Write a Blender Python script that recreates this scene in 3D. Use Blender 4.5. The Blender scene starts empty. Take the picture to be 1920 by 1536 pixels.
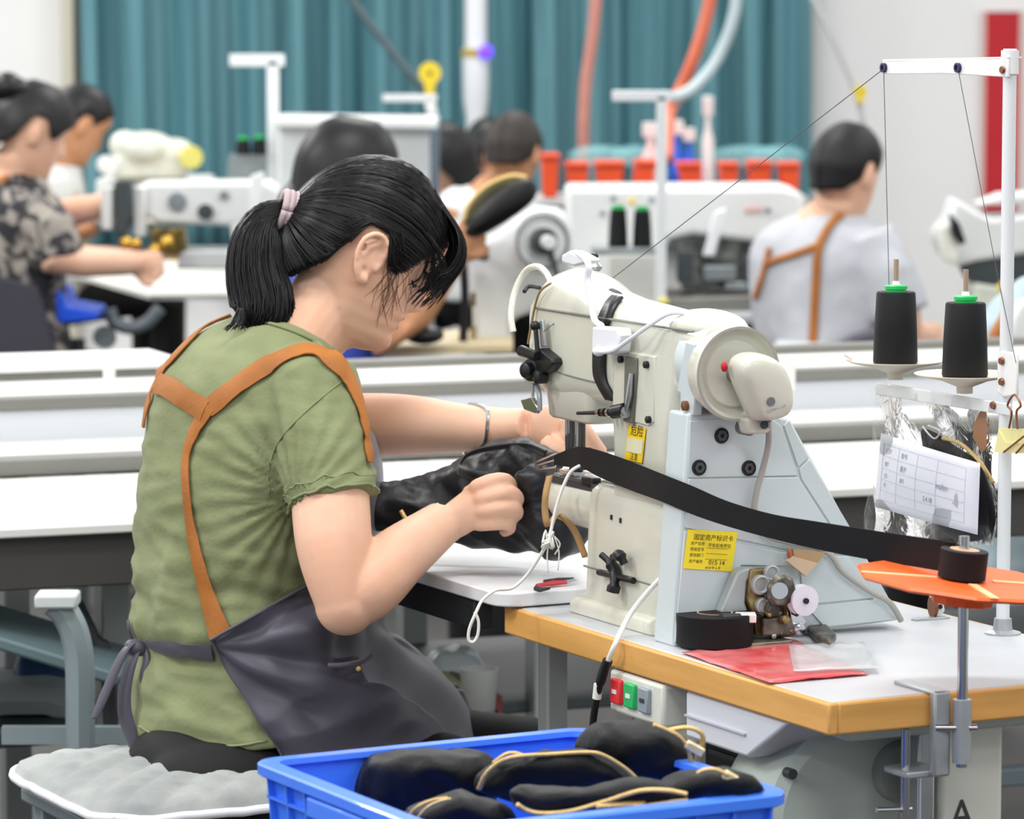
import bpy, bmesh, math, random
from mathutils import Vector, Matrix, noise
V3 = Vector
random.seed(7)
PI = math.pi
SC = bpy.context.scene
COL = SC.collection

# ---------------------------------------------------------------- camera
FPX, HCAM, HORIZ = 7500.0, 1.566, 0.0
PITCH = math.atan((768 - HORIZ) / FPX)
cam_d = bpy.data.cameras.new('camera'); cam = bpy.data.objects.new('camera', cam_d); COL.objects.link(cam)
cam.location = (0, 0, HCAM); cam.rotation_euler = (PI / 2 - PITCH, 0, 0)
cam_d.sensor_fit = 'HORIZONTAL'; cam_d.sensor_width = 36.0; cam_d.lens = 36.0 * FPX / 1920
cam_d.clip_start = 0.05; cam_d.clip_end = 60
cam_d.dof.use_dof = True; cam_d.dof.focus_distance = 4.85; cam_d.dof.aperture_fstop = 7.8
SC.camera = cam

# ---------------------------------------------------------------- light and exposure
SC.view_settings.view_transform = 'Standard'; SC.view_settings.look = 'None'
SC.view_settings.gamma = 1.0; SC.view_settings.use_curve_mapping = False
SC.view_settings.exposure = 0.08
world = bpy.data.worlds.new('world'); SC.world = world; world.use_nodes = True
bgn = world.node_tree.nodes['Background']; bgn.inputs[0].default_value = (0.93, 0.97, 1.0, 1); bgn.inputs[1].default_value = 0.72
def tube_lamp(x, y, z, sx, sy, watts, col=(1, 0.985, 0.96)):
    l = bpy.data.lights.new('ceiling_lamp_light', 'AREA'); l.shape = 'RECTANGLE'; l.size = sx; l.size_y = sy
    l.energy = watts; l.color = col
    o = bpy.data.objects.new('ceiling_lamp_light', l); COL.objects.link(o); o.location = (x, y, z)
for yy in (1.4, 4.4, 7.4, 10.4, 13.2):  # rearmost row is added to brighten the back wall
    for xx in (-3.0, 0.2, 3.4):
        tube_lamp(xx, yy, 3.35, 1.3, 0.5, {-3.0: 78, 0.2: 42, 3.4: 34}[xx])

# ---------------------------------------------------------------- pixel helper: where a pixel's ray meets a depth or a height
CP, SP = math.cos(PITCH), math.sin(PITCH)
def ray(px, py):
    x = (px - 960) / FPX; y = (768 - py) / FPX
    return V3((x, CP + y * SP, -SP + y * CP))
def W(px, py, Y):
    d = ray(px, py); t = Y / d.y
    return V3((d.x * t, Y, HCAM + d.z * t))
def Wz(px, py, z):
    d = ray(px, py); t = (z - HCAM) / d.z
    return V3((d.x * t, d.y * t, z))
def mpp(Y): return Y / FPX      # metres per pixel at depth Y

# ---------------------------------------------------------------- materials
def lin(c):
    return c / 12.92 if c <= 0.04045 else ((c + 0.055) / 1.055) ** 2.4
def hexc(h):
    h = h.lstrip('#'); return tuple(lin(int(h[i:i + 2], 16) / 255) for i in (0, 2, 4)) + (1,)
MATS = {}
def mat(name, col, rough=0.5, metal=0.0, var=0.0, vscale=8.0, col2=None, bump=0.0, bscale=60.0, spec=0.5,
        alpha=1.0, trans=0.0, coat=0.0, emit=0.0, stretch=(1, 1, 1), sheen=0.0, wave=None, sss=0.0, ior=1.45):
    if name in MATS: return MATS[name]
    m = bpy.data.materials.new(name); m.use_nodes = True; nt = m.node_tree; N = nt.nodes; L = nt.links
    b = N['Principled BSDF']
    c = hexc(col) if isinstance(col, str) else col
    b.inputs['Base Color'].default_value = c; b.inputs['Roughness'].default_value = rough
    b.inputs['Metallic'].default_value = metal; b.inputs['Specular IOR Level'].default_value = spec
    b.inputs['Alpha'].default_value = alpha; b.inputs['Transmission Weight'].default_value = trans
    b.inputs['Coat Weight'].default_value = coat; b.inputs['IOR'].default_value = ior
    if sheen: b.inputs['Sheen Weight'].default_value = sheen; b.inputs['Sheen Roughness'].default_value = 0.4
    if sss:
        b.inputs['Subsurface Weight'].default_value = sss; b.inputs['Subsurface Radius'].default_value = (1.0, 0.35, 0.2)
        b.inputs['Subsurface Scale'].default_value = 0.006
    if emit:
        b.inputs['Emission Color'].default_value = c; b.inputs['Emission Strength'].default_value = emit
    if var or bump:
        tc = N.new('ShaderNodeTexCoord'); mp = N.new('ShaderNodeMapping'); L.new(tc.outputs['Object'], mp.inputs[0])
        mp.inputs['Scale'].default_value = stretch
    if var:
        n = N.new('ShaderNodeTexNoise'); n.inputs['Scale'].default_value = vscale; n.inputs['Detail'].default_value = 5
        L.new(mp.outputs[0], n.inputs['Vector'])
        r = N.new('ShaderNodeValToRGB'); r.color_ramp.elements[0].position = 0.35; r.color_ramp.elements[1].position = 0.65
        c2 = hexc(col2) if col2 else tuple(x * (1 - var) for x in c[:3]) + (1,)
        r.color_ramp.elements[0].color = c2; r.color_ramp.elements[1].color = c
        L.new(n.outputs['Fac'], r.inputs[0]); L.new(r.outputs[0], b.inputs['Base Color'])
    if bump:
        n2 = N.new('ShaderNodeTexNoise'); n2.inputs['Scale'].default_value = bscale; n2.inputs['Detail'].default_value = 4
        L.new(mp.outputs[0], n2.inputs['Vector'])
        bp = N.new('ShaderNodeBump'); bp.inputs['Strength'].default_value = bump; bp.inputs['Distance'].default_value = 0.004
        L.new(n2.outputs['Fac'], bp.inputs['Height']); L.new(bp.outputs[0], b.inputs['Normal'])
    MATS[name] = m
    return m

# ---------------------------------------------------------------- mesh builder
def frame_from(d, up=V3((0, 0, 1))):
    d = d.normalized()
    if abs(d.dot(up)) > 0.98: up = V3((1, 0, 0))
    a = up.cross(d).normalized(); b = d.cross(a).normalized()
    return a, b
def catmull(pts, n):
    """n samples per span through every point (tuples of any length)"""
    P = [tuple(p) for p in pts]; out = []
    for i in range(len(P) - 1):
        p0, p1, p2, p3 = P[max(i - 1, 0)], P[i], P[i + 1], P[min(i + 2, len(P) - 1)]
        for k in range(n):
            t = k / n
            out.append(tuple(0.5 * (2 * b + (c - a) * t + (2 * a - 5 * b + 4 * c - d) * t * t + (3 * b - a - 3 * c + d) * t ** 3)
                             for a, b, c, d in zip(p0, p1, p2, p3)))
    out.append(P[-1]); return out
class MB:
    def __init__(s): s.v = []; s.f = []
    def add(s, vs, fs):
        o = len(s.v); s.v += [V3(p) for p in vs]; s.f += [tuple(i + o for i in f) for f in fs]; return s
    def box(s, c, size, axes=None, taper=None):
        A = axes or (V3((1, 0, 0)), V3((0, 1, 0)), V3((0, 0, 1)))
        c = V3(c); h = [x / 2 for x in size]; vs = []
        for z in (-1, 1):
            k = taper if (taper and z > 0) else 1
            for x, y in ((-1, -1), (1, -1), (1, 1), (-1, 1)):
                vs.append(c + A[0] * (x * h[0] * k) + A[1] * (y * h[1] * k) + A[2] * (z * h[2]))
        return s.add(vs, [(3, 2, 1, 0), (4, 5, 6, 7), (0, 1, 5, 4), (1, 2, 6, 5), (2, 3, 7, 6), (3, 0, 4, 7)])
    def loft(s, rings, cap=True, closed=True):
        n = len(rings[0]); vs = [p for r in rings for p in r]; fs = []
        for i in range(len(rings) - 1):
            for j in range(n if closed else n - 1):
                a, b = i * n + j, i * n + (j + 1) % n
                fs.append((a, b, b + n, a + n))
        if cap and closed:
            fs.append(tuple(range(n - 1, -1, -1))); k = (len(rings) - 1) * n; fs.append(tuple(range(k, k + n)))
        return s.add(vs, fs)
    def tube(s, pts, r, n=10, cap=True, flat=1.0, up=V3((0, 0, 1))):
        P = [V3(p) for p in pts]; R = r if isinstance(r, (list, tuple)) else [r] * len(P)
        rings = []; pa = None
        for i, p in enumerate(P):
            d = (P[min(i + 1, len(P) - 1)] - P[max(i - 1, 0)])
            if d.length < 1e-9: d = V3((0, 0, 1))
            d.normalize()
            if pa is None: a, b = frame_from(d, up)
            else:
                a = pa - d * pa.dot(d)
                if a.length < 1e-6: a, b = frame_from(d, up)
                else: a.normalize(); b = d.cross(a)
            pa = a
            rings.append([p + a * (math.cos(2 * PI * k / n) * R[i]) + b * (math.sin(2 * PI * k / n) * R[i] * flat) for k in range(n)])
        return s.loft(rings, cap)
    def cyl(s, p0, p1, r0, r1=None, n=20): return s.tube([p0, p1], [r0, r0 if r1 is None else r1], n)
    def lathe(s, c, axis, prof, n=32, cap=True, ring=False):
        if ring: prof = list(prof) + [prof[0]]; cap = False
        """prof: list of (along axis, radius)"""
        c = V3(c); d = V3(axis).normalized(); a, b = frame_from(d)
        return s.loft([[c + d * h + a * (math.cos(2 * PI * k / n) * r) + b * (math.sin(2 * PI * k / n) * r) for k in range(n)] for h, r in prof], cap)
    def prism(s, poly, vec):
        n = len(poly); P = [V3(p) for p in poly]; v = V3(vec)
        return s.add(P + [p + v for p in P], [tuple(range(n - 1, -1, -1)), tuple(range(n, 2 * n))] +
                     [(i, (i + 1) % n, (i + 1) % n + n, i + n) for i in range(n)])
    def ell(s, c, r, axes=None, nu=24, nv=14):
        A = axes or (V3((1, 0, 0)), V3((0, 1, 0)), V3((0, 0, 1))); c = V3(c); rings = []
        for i in range(nv + 1):
            t = PI * min(max(i / nv, 0.004), 0.996)
            rings.append([c + A[0] * (r[0] * math.sin(t) * math.cos(2 * PI * k / nu)) + A[1] * (r[1] * math.sin(t) * math.sin(2 * PI * k / nu))
                          - A[2] * (r[2] * math.cos(t)) for k in range(nu)])
        return s.loft(rings)
    def grid(s, G, thick=0.0):
        """G rows of points: open sheet; thick > 0 gives it a back"""
        nr, nc = len(G), len(G[0]); vs = [V3(p) for r in G for p in r]
        fs = [(i * nc + j, i * nc + j + 1, (i + 1) * nc + j + 1, (i + 1) * nc + j) for i in range(nr - 1) for j in range(nc - 1)]
        if thick:
            nm = [V3((0, 0, 0)) for _ in vs]
            for f in fs:
                q = (vs[f[2]] - vs[f[0]]).cross(vs[f[3]] - vs[f[1]])
                for k in f: nm[k] += q
            m = len(vs); vs = vs + [p - (q.normalized() if q.length else q) * thick for p, q in zip(vs, nm)]
            back = [tuple(k + m for k in reversed(f)) for f in fs]
            ed = [(i * nc, (i + 1) * nc) for i in range(nr - 1)] + [((i + 1) * nc + nc - 1, i * nc + nc - 1) for i in range(nr - 1)] + \
                 [(j + 1, j) for j in range(nc - 1)] + [((nr - 1) * nc + j, (nr - 1) * nc + j + 1) for j in range(nc - 1)]
            fs = fs + back + [(a, b, b + m, a + m) for a, b in ed]
        return s.add(vs, fs)
    def ribbon(s, pts, widths, wdirs, thick=0.0015):
        P = [V3(p) for p in pts]; n = len(P)
        Wd = widths if isinstance(widths, (list, tuple)) else [widths] * n
        D = wdirs if isinstance(wdirs, list) else [wdirs] * n
        G = []
        for p, w, d in zip(P, Wd, D):
            d = V3(d).normalized(); G.append([p - d * w / 2, p + d * w / 2])
        return s.grid(G, thick)
    def mesh(s, name, org=V3((0, 0, 0))):
        me = bpy.data.meshes.new(name); me.from_pydata([p - org for p in s.v], [], s.f); me.update(); return me
    def build(s, name, m, parent=None, org=None, smooth=True, ang=35, bevel=0.0, seg=2, sub=0, label=None):
        o0 = org if org is not None else root_loc(parent)
        me = s.mesh(name, o0)
        bm = bmesh.new(); bm.from_mesh(me); bmesh.ops.recalc_face_normals(bm, faces=bm.faces); bm.to_mesh(me); bm.free()
        return finish(name, me, m, parent, smooth, ang, bevel, seg, sub, label, o0)
def root_loc(p):
    if p is None: return V3((0, 0, 0))
    while p.parent: p = p.parent
    return V3(p.location)
def finish(name, me, m, parent=None, smooth=True, ang=35, bevel=0.0, seg=2, sub=0, label=None, o0=None):
    me.materials.append(m)
    if smooth:
        me.shade_smooth()
        if ang < 180: me.set_sharp_from_angle(angle=math.radians(ang))
    o = bpy.data.objects.new(name, me); COL.objects.link(o)
    if parent: o.parent = parent
    elif o0 is not None: o.location = o0
    if bevel:
        b = o.modifiers.new('bevel', 'BEVEL'); b.width = bevel; b.segments = seg; b.limit_method = 'ANGLE'; b.angle_limit = math.radians(40)
        b.harden_normals = False
    if sub:
        q = o.modifiers.new('sub', 'SUBSURF'); q.levels = sub; q.render_levels = sub
    if label: o['label'] = label
    return o
def tag(o, label, cat, group=None, kind=None):
    o['label'] = label
    if cat: o['category'] = cat
    if group: o['group'] = group
    if kind: o['kind'] = kind
    return o
def thing(name, label, cat, loc=(0, 0, 0), group=None):
    o = bpy.data.objects.new(name, None); COL.objects.link(o); o.location = loc; o.empty_display_size = 0.05
    return tag(o, label, cat, group)
def struct(name, mb, m, label=None, **k):
    o = mb.build(name, m, **k); o['kind'] = 'structure'
    if label: o['label'] = label
    return o
def copy_tree(o, parent=None):
    c = o.copy(); COL.objects.link(c); c.parent = parent
    for ch in list(o.children): copy_tree(ch, c)
    return c
def remeshed(mb, voxel, smooth_it=4, name='m', factor=0.5, adapt=0):
    """one continuous surface out of overlapping closed shells"""
    me = mb.mesh(name); bm = bmesh.new(); bm.from_mesh(me); bmesh.ops.recalc_face_normals(bm, faces=bm.faces); bm.to_mesh(me); bm.free()
    o = bpy.data.objects.new(name, me); COL.objects.link(o)
    r = o.modifiers.new('r', 'REMESH'); r.mode = 'VOXEL'; r.voxel_size = voxel
    if smooth_it:
        q = o.modifiers.new('s', 'SMOOTH'); q.iterations = smooth_it; q.factor = factor
    dg = bpy.context.evaluated_depsgraph_get(); out = bpy.data.meshes.new_from_object(o.evaluated_get(dg))
    bpy.data.objects.remove(o); bpy.data.meshes.remove(me)
    return out
def displaced(me, fn):
    """move every vertex along its normal by fn(co, normal)"""
    nm = [v.normal.copy() for v in me.vertices]
    for v, n in zip(me.vertices, nm): v.co = v.co + n * fn(v.co, n)
    me.update(); return me
def rect_ring(c, a, b, ha, hb, r, n=4):
    """rounded rectangle ring in the plane of a and b"""
    c = V3(c); pts = []; r = min(r, ha, hb)
    for sx, sy, t0 in ((1, 1, 0), (-1, 1, 90), (-1, -1, 180), (1, -1, 270)):
        for k in range(n + 1):
            t = math.radians(t0 + 90 * k / n)
            pts.append(c + a * (sx * (ha - r) + r * math.cos(t)) + b * (sy * (hb - r) + r * math.sin(t)))
    return pts
def vnoise(p, s=1.0): return noise.noise(V3(p) * s)
def text_obj(s, name, m, parent, size, origin, xdir, ydir, extrude=0.0):
    """flat lettering turned into a mesh, standing at origin with the given axes"""
    cu = bpy.data.curves.new(name, 'FONT'); cu.body = s; cu.size = size; cu.extrude = extrude; cu.align_x = 'LEFT'
    t = bpy.data.objects.new(name, cu); COL.objects.link(t)
    dg = bpy.context.evaluated_depsgraph_get(); me = bpy.data.meshes.new_from_object(t.evaluated_get(dg))
    bpy.data.objects.remove(t)
    X = V3(xdir).normalized(); Y = V3(ydir).normalized(); O = V3(origin) - root_loc(parent)
    for v in me.vertices: v.co = O + X * v.co.x + Y * v.co.y + X.cross(Y) * v.co.z
    return finish(name, me, m, parent, smooth=False)
UX = V3((math.cos(math.radians(26.5)), math.sin(math.radians(26.5)), 0))    # along the table's short side
VX = V3((-UX.y, UX.x, 0)); ZX = V3((0, 0, 1))
AX = (UX, VX, ZX)
# ================================================================ setting
WALLY = 15.5
m_wall = mat('wall_paint', '#e9e9e8', 0.8, var=0.04, vscale=1.5)
m_floor = mat('floor_concrete', '#363433', 0.55, var=0.25, vscale=3, bump=0.1, bscale=30)
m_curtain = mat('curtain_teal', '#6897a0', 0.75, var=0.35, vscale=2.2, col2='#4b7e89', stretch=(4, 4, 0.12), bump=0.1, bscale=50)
m_white = mat('white_paint', '#e6e7e6', 0.4, var=0.03, vscale=6)
m_red = mat('red_banner', '#c01f2a', 0.6, var=0.08, vscale=6)
mb = MB().box((0, 8, -0.05), (16, 22, 0.1)); struct('floor', mb, m_floor, 'grey concrete workshop floor', smooth=False)
mb = MB().box((0, WALLY + 0.1, 1.7), (16, 0.2, 3.5)); struct('wall_back', mb, m_wall, 'white painted back wall', smooth=False)
mb = MB().box((-5.2, 9, 1.7), (0.2, 13, 3.5)); struct('wall_left', mb, m_wall, 'white painted side wall', smooth=False)
mb = MB().box((5.2, 9, 1.7), (0.2, 13, 3.5)); struct('wall_right', mb, m_wall, 'white painted side wall', smooth=False)
def curtain(px0, px1, label, seed):
    Y = WALLY - 0.16
    x0, x1 = W(px0, 100, Y).x, W(px1, 100, Y).x
    rnd = random.Random(seed); n = 150; G = []
    ph = [rnd.uniform(0, 6.28) for _ in range(4)]
    for i in range(15):
        z = 0.62 + (2.95 - 0.62) * i / 14; row = []
        for j in range(n + 1):
            t = j / n; x = x0 + (x1 - x0) * t; k = x * 2 * PI
            d = 0.06 * math.sin(k / 0.19 + ph[0] + 1.3 * math.sin(k / 0.9 + ph[1])) + 0.02 * math.sin(k / 0.061 + ph[2] + z * 0.5) + 0.02 * math.sin(k / 0.4 + z * 0.7)
            row.append((x + 0.012 * math.sin(z * 2 + j), Y + d * (1.05 - 0.12 * z), z))
        G.append(row)
    o = MB().grid(G, 0.004).build('curtain', m_curtain, None, ang=180)
    return tag(o, label, 'curtain')
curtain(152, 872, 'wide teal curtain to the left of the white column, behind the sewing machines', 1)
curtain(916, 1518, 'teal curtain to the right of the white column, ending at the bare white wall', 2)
# red banner on the wall
Y = WALLY - 0.02
p0, p1 = W(1842, 396, Y), W(1913, 20, Y)
t = thing('wall_banner', 'tall red banner hanging on the white wall at the right edge', 'banner', (p0.x, Y, p0.z))
MB().box(((p0.x + p1.x) / 2, Y, (p0.z + p1.z) / 2), (p1.x - p0.x, 0.02, p1.z - p0.z)).build('cloth', m_red, t, smooth=False)
for xx in (p0.x, p1.x): MB().box((xx, Y - 0.002, (p0.z + p1.z) / 2), (0.008, 0.028, p1.z - p0.z)).build('edge_strip', mat('banner_edge', '#e6b9b0', 0.6), t)
MB().cyl((p0.x - 0.01, Y - 0.01, p1.z), (p1.x + 0.01, Y - 0.01, p1.z), 0.006).build('top_rod', m_white, t)
# white column between the curtains with a lit indicator
Y = WALLY - 0.45
a = W(892, 40, Y)
t = thing('air_column', 'white vertical air pipe between the two teal curtains', 'pipe', (a.x, Y, 0))
r = 23 * mpp(Y)
MB().lathe((a.x, Y, 0), ZX, [(0, r * 0.8), (1.12, r * 0.8), (1.2, r * 1.05), (1.36, r * 1.1), (1.40, r * 0.9), (3.3, r * 0.9)], 20).build('pipe', mat('white_plastic', '#dfe2e6', 0.4), t)
MB().lathe((a.x, Y, 1.355), ZX, [(0, r * 1.2), (0.03, r * 1.2)], 20).build('clamp_ring', mat('yellow_dull', '#b7a04a', 0.5), t)
MB().ell(W(911, 97, Y - r - 0.01), (0.026, 0.02, 0.026)).build('indicator_light', mat('violet_light', '#6a3cff', 0.4, emit=1.3), t, label='round violet indicator light')
# left pillar edge
mb = MB().box((W(128, 100, WALLY - 0.1).x, WALLY - 0.06, 1.6), (0.05, 0.12, 3.2)); tag(mb.build('conduit', mat('conduit_beige', '#c3bfae', 0.6), None, bevel=0.006),
    'beige vertical conduit on the wall beside the left curtain', 'conduit')
# ---------------------------------------------------------------- ceiling hoses and cables
def hose(pts, r, m, name, label, cat, seg=8):
    Q = [tuple(W(*p)) for p in pts]; q0, q1 = V3(Q[0]), V3(Q[1]); up = (q0 - q1).normalized(); up = (up + ZX * .6).normalized()
    P = catmull([tuple(q0 + up * ((3.2 - q0.z) / up.z)), tuple(q0 + (q0 - q1).normalized() * .25)] + Q, seg)
    return tag(MB().tube(P, r, 10).build(name, m, None, ang=180), label, cat)
m_hose = mat('hose_orange', '#c98a7c', 0.4, var=0.15, vscale=10); m_hose2 = mat('hose_orange_bright', '#dd7355', 0.4)
m_clear = mat('hose_grey', '#b9c9cd', 0.3)
hose([(1122, -60, 13.6), (1112, 60, 13.6), (1098, 160, 13.6), (1094, 250, 13.6), (1093, 340, 13.6)], 0.021, m_hose, 'air_hose', 'salmon air hose hanging straight down before the right curtain', 'hose')
hose([(1340, -50, 12.6), (1325, 30, 12.6), (1300, 110, 12.6), (1270, 180, 12.6), (1254, 215, 12.4), (1250, 300, 12.2)], 0.021, m_hose2, 'air_hose', 'orange air hose sweeping down to the white thread stand', 'hose')
hose([(1384, -50, 12.5), (1376, 30, 12.5), (1345, 110, 12.5), (1300, 165, 12.45), (1262, 185, 12.4)], 0.019, m_clear, 'air_hose', 'pale grey translucent air hose beside the orange one', 'hose')
hose([(630, -40, 12.2), (690, 40, 12.2), (750, 115, 12.2), (798, 178, 12.2), (812, 230, 12.2), (815, 380, 12.2)], 0.014, mat('cable_dark', '#4b5f66', 0.5), 'power_cable', 'dark cable running diagonally down across the left curtain', 'cable')
hose([(1515, -20, 12.0), (1555, 60, 12.0), (1595, 150, 12.0), (1612, 200, 12.0), (1622, 262, 12.0)], 0.009, mat('cable_grey', '#b4b6b6', 0.5), 'power_cable', 'thin grey cable running down the bare white wall', 'cable')
# yellow hanging tags
def yellow_tag(px, py, Y, r, label):
    c = W(px, py, Y); t = thing('hanging_tag', label, 'tag', c)
    m = mat('yellow_tag', '#e2c832', 0.5)
    MB().lathe(c, V3((0, 1, 0)), [(-0.008, r * 0.8), (-0.008, r), (0.008, r), (0.008, r * 0.8)], 24).build('disc', m, t)
    MB().lathe(c + V3((0, -0.006, 0)), V3((0, 1, 0)), [(-0.006, r * 0.22), (0, r * 0.3)], 16).build('hub', mat('tag_hub', '#a2922e', 0.5), t)
    MB().box(c + V3((0, 0, -r * 1.35)), (r * 0.8, 0.016, r * 1.1), None, 1.3).build('stem', m, t, bevel=0.003)
yellow_tag(806, 137, 12.1, 0.034, 'yellow round tag on the stand before the left curtain')
yellow_tag(1613, 172, 11.985, 0.020, 'small yellow round tag on the cable by the white wall')
# ================================================================ sewing table in front
ZT = 0.80
C0 = Wz(1555, 1320, ZT)
def T(a, b, z=ZT): return V3((C0.x, C0.y, 0)) + UX * a + VX * b + ZX * z
m_lam = mat('laminate_white', '#c3c6ca', 0.4, var=0.06, vscale=5, col2='#b8babd')
m_wood = mat('edge_wood', '#e6ad62', 0.42, var=0.3, vscale=4, col2='#d09a50', stretch=(1, 1, 9), bump=0.05, bscale=40)
m_beige = mat('beige_metal', '#d3d4c9', 0.45, var=0.04, vscale=4)
m_steel = mat('steel', '#b9bcbe', 0.3, metal=0.85, var=0.15, vscale=20)
m_black = mat('black_plastic', '#17181b', 0.38)
m_dark = mat('dark_steel', '#3b3d40', 0.5, metal=0.2)
TU, TV = 0.465, 0.80
tb = thing('sewing_table', 'sewing table with grey-white laminate top and orange wooden edging, in front', 'table', T(TU / 2, TV / 2, 0))
th = 0.036
top = MB().box(T(TU / 2, TV / 2, ZT - th / 2 + 0.001), (TU - 0.012, TV - 0.012, th), AX).build('table_top', m_lam, tb, bevel=0.002)
# wooden edging, each side its own strip
for a0, a1, b0, b1 in ((0, 0.012, 0, TV), (TU - 0.012, TU, 0, TV), (0.012, TU - 0.012, 0, 0.012), (0.012, TU - 0.012, TV - 0.012, TV)):
    MB().box(T((a0 + a1) / 2, (b0 + b1) / 2, ZT - th / 2), (a1 - a0 + 0.001, b1 - b0, th), AX).build('wood_edging', m_wood, tb, bevel=0.003)
# metal channel under the top
mb = MB(); mb.box(T(TU / 2 + 0.02, 0.16, ZT - th - 0.011), (TU - 0.08, 0.2, 0.022), AX)
mb.build('under_plate', mat('under_plate_grey', '#b7bdb6', 0.5), tb, bevel=0.004)
# leg column on the right
lg = MB(); lg.box(T(0.235, 0.10, 0.40), (0.085, 0.055, 0.72), AX)
leg = lg.build('leg', m_beige, tb, bevel=0.008)
MB().box(T(0.172, 0.085, 0.40), (0.022, 0.03, 0.72), AX).build('leg_rail', m_steel, tb, bevel=0.003)
MB().box(T(0.215, 0.64, 0.40), (0.085, 0.055, 0.72), AX).build('leg', m_beige, tb, bevel=0.008)
for b in (0.10, 0.64): MB().box(T(0.22, b, 0.02), (0.50, 0.07, 0.04), AX).build('foot', m_beige, tb, bevel=0.01)
MB().box(T(0.24, 0.50, ZT - th - 0.03), (0.04, 0.56, 0.05), AX).build('frame_rail', m_dark, tb, bevel=.003)
MB().box(T(0.22, 0.37, 0.12), (0.05, 0.55, 0.04), AX).build('cross_bar', m_beige, tb, bevel=0.006)
m_ink = mat('ink', '#3a3c3e', 0.6)
f0 = T(0.200, 0.0715, 0.0)
text_obj('A', 'leg_mark', m_ink, tb, 0.048, f0 + ZX * 0.628 + UX * 0.004, UX, ZX)
text_obj('缝', 'leg_mark', m_ink, tb, 0.04, f0 + ZX * 0.552, UX, ZX)
# motor below
mo = thing('clutch_motor', 'pale green-grey round sewing motor under the table', 'motor', T(0.10, 0.30, 0.6))
c = T(0.125, 0.20, 0.635)
MB().lathe(c, VX, [(-0.055, 0.03), (-0.055, 0.098), (-0.045, 0.112), (0.02, 0.115), (0.06, 0.105), (0.11, 0.08), (0.13, 0.04)], 40).build('motor_housing', mat('motor_green', '#b4bdb4', 0.45, var=0.08, vscale=6), mo)
MB().lathe(c + UX * 0.055 + ZX * 0.05, VX, [(-0.075, 0.02), (-0.075, 0.034), (-0.05, 0.036)], 28).build('end_cap', mat('motor_cap', '#8d938d', 0.5), mo)
for dx, dz in ((-0.09, 0.06), (-0.03, -0.105)): MB().cyl(c + UX * dx + ZX * dz - VX * 0.064, c + UX * dx + ZX * dz - VX * 0.05, 0.006).build('bolt', m_dark, mo)
MB().box(c + ZX * 0.115 + VX * 0.03, (0.06, 0.10, 0.05), AX).build('mount', m_dark, mo, bevel=0.004)
cx = thing('dark_filler_box', 'black box added under the table to darken the gap behind the blue crate', 'filler box', T(0.2, 0.47, 0.55))  # black box added to deepen the dark under the table
MB().box(T(0.22, 0.43, 0.60), (0.16, 0.20, 0.22), AX).build('box_body', m_black, cx, bevel=.006)
for k in range(5): MB().box(T(0.138, 0.43, 0.53 + k * .03), (0.004, 0.16, 0.006), AX).build('filler_fin', m_dark, cx)
MB().tube(catmull([T(0.14, 0.38, 0.62), T(0.08, 0.34, 0.60), T(0.09, 0.30, 0.50), T(0.16, 0.30, 0.40)], 5), 0.008, 10).build('cable', m_dark, cx, ang=180)
# white plastic drawer under the long side
dr = thing('table_drawer', 'white plastic drawer hanging under the long table edge', 'drawer', T(0.10, 0.24, 0.7))
q = [T(0.006, 0.335, ZT - th - 0.002), T(0.006, 0.10, ZT - th - 0.002), T(0.006, 0.19, ZT - th - 0.057), T(0.006, 0.335, ZT - th - 0.057)]
MB().prism(q, UX * 0.26).build('drawer_body', mat('drawer_white', '#d5d7df', 0.4), dr, bevel=0.004)
MB().box(T(0.0045, 0.262, ZT - th - 0.030), (0.004, 0.14, 0.002), AX).build('moulded_line', mat('drawer_line', '#bcbec8'), dr)
# switch box
sb = thing('switch_box', 'beige switch box with red, green and grey buttons under the table edge', 'switch box', T(0.03, 0.5, 0.7))
bc = T(0.03, 0.445, ZT - th - 0.028)
SBX = (UX, VX, ZX)
MB().box(bc, (0.062, 0.135, 0.052), AX).build('housing', mat('switch_beige', '#d6d7cd', 0.45), sb, bevel=0.005)
for k, (cc, nm) in enumerate((('#e0353a', 'red'), ('#28b463', 'green'), ('#8d98a2', 'grey'))):
    pc = bc - UX * 0.033 + VX * (0.043 - k * 0.035) + ZX * 0.002
    bt = MB().box(pc, (0.008, 0.025, 0.030), AX).build('button', mat('button_' + nm, cc, 0.35), sb, bevel=0.002, label=nm + ' push button')
    MB().box(pc - UX * 0.0045, (0.001, 0.011, 0.005), AX).build('button_mark', m_white if k < 2 else m_dark, bt)
MB().tube(catmull([bc + VX * -0.02 - ZX * 0.024, bc - ZX * 0.06 + VX * -0.03, bc - ZX * 0.14 + VX * -0.02 + UX * .02], 6), 0.004, 8).build('cord', mat('cord_grey', '#9fa2a4', 0.5), sb)
# ---------------------------------------------------------------- white board at the far end
m_board = mat('board_white', '#e9e9ec', 0.45, var=0.08, vscale=12, col2='#d9d9db', bump=0.03)
bd = thing('extension_board', 'white sewing extension board lying at the far end of the table', 'board', T(0.2, 1.05, ZT))
ring = lambda z: rect_ring(T(0.235, 1.02, z), UX, VX, 0.26, 0.26, 0.03, 4)
MB().loft([ring(ZT + 0.003), ring(ZT + 0.021)]).build('board', m_board, bd, bevel=0.002)
MB().box(T(0.0, 1.06, ZT - 0.02), (0.028, 0.40, 0.038), AX).build('side_rail', m_dark, bd, bevel=0.003)
MB().box(T(0.43, 1.06, ZT - 0.02), (0.028, 0.40, 0.038), AX).build('side_rail', m_dark, bd, bevel=0.003)
for a, b in ((0.10, 0.86), (0.43, 1.24)): MB().box(T(a, b, 0.39), (0.03, 0.03, 0.78), AX).build('leg', mat('leg_pale', '#a2a6a3', .45), bd, bevel=0.003)
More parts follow.
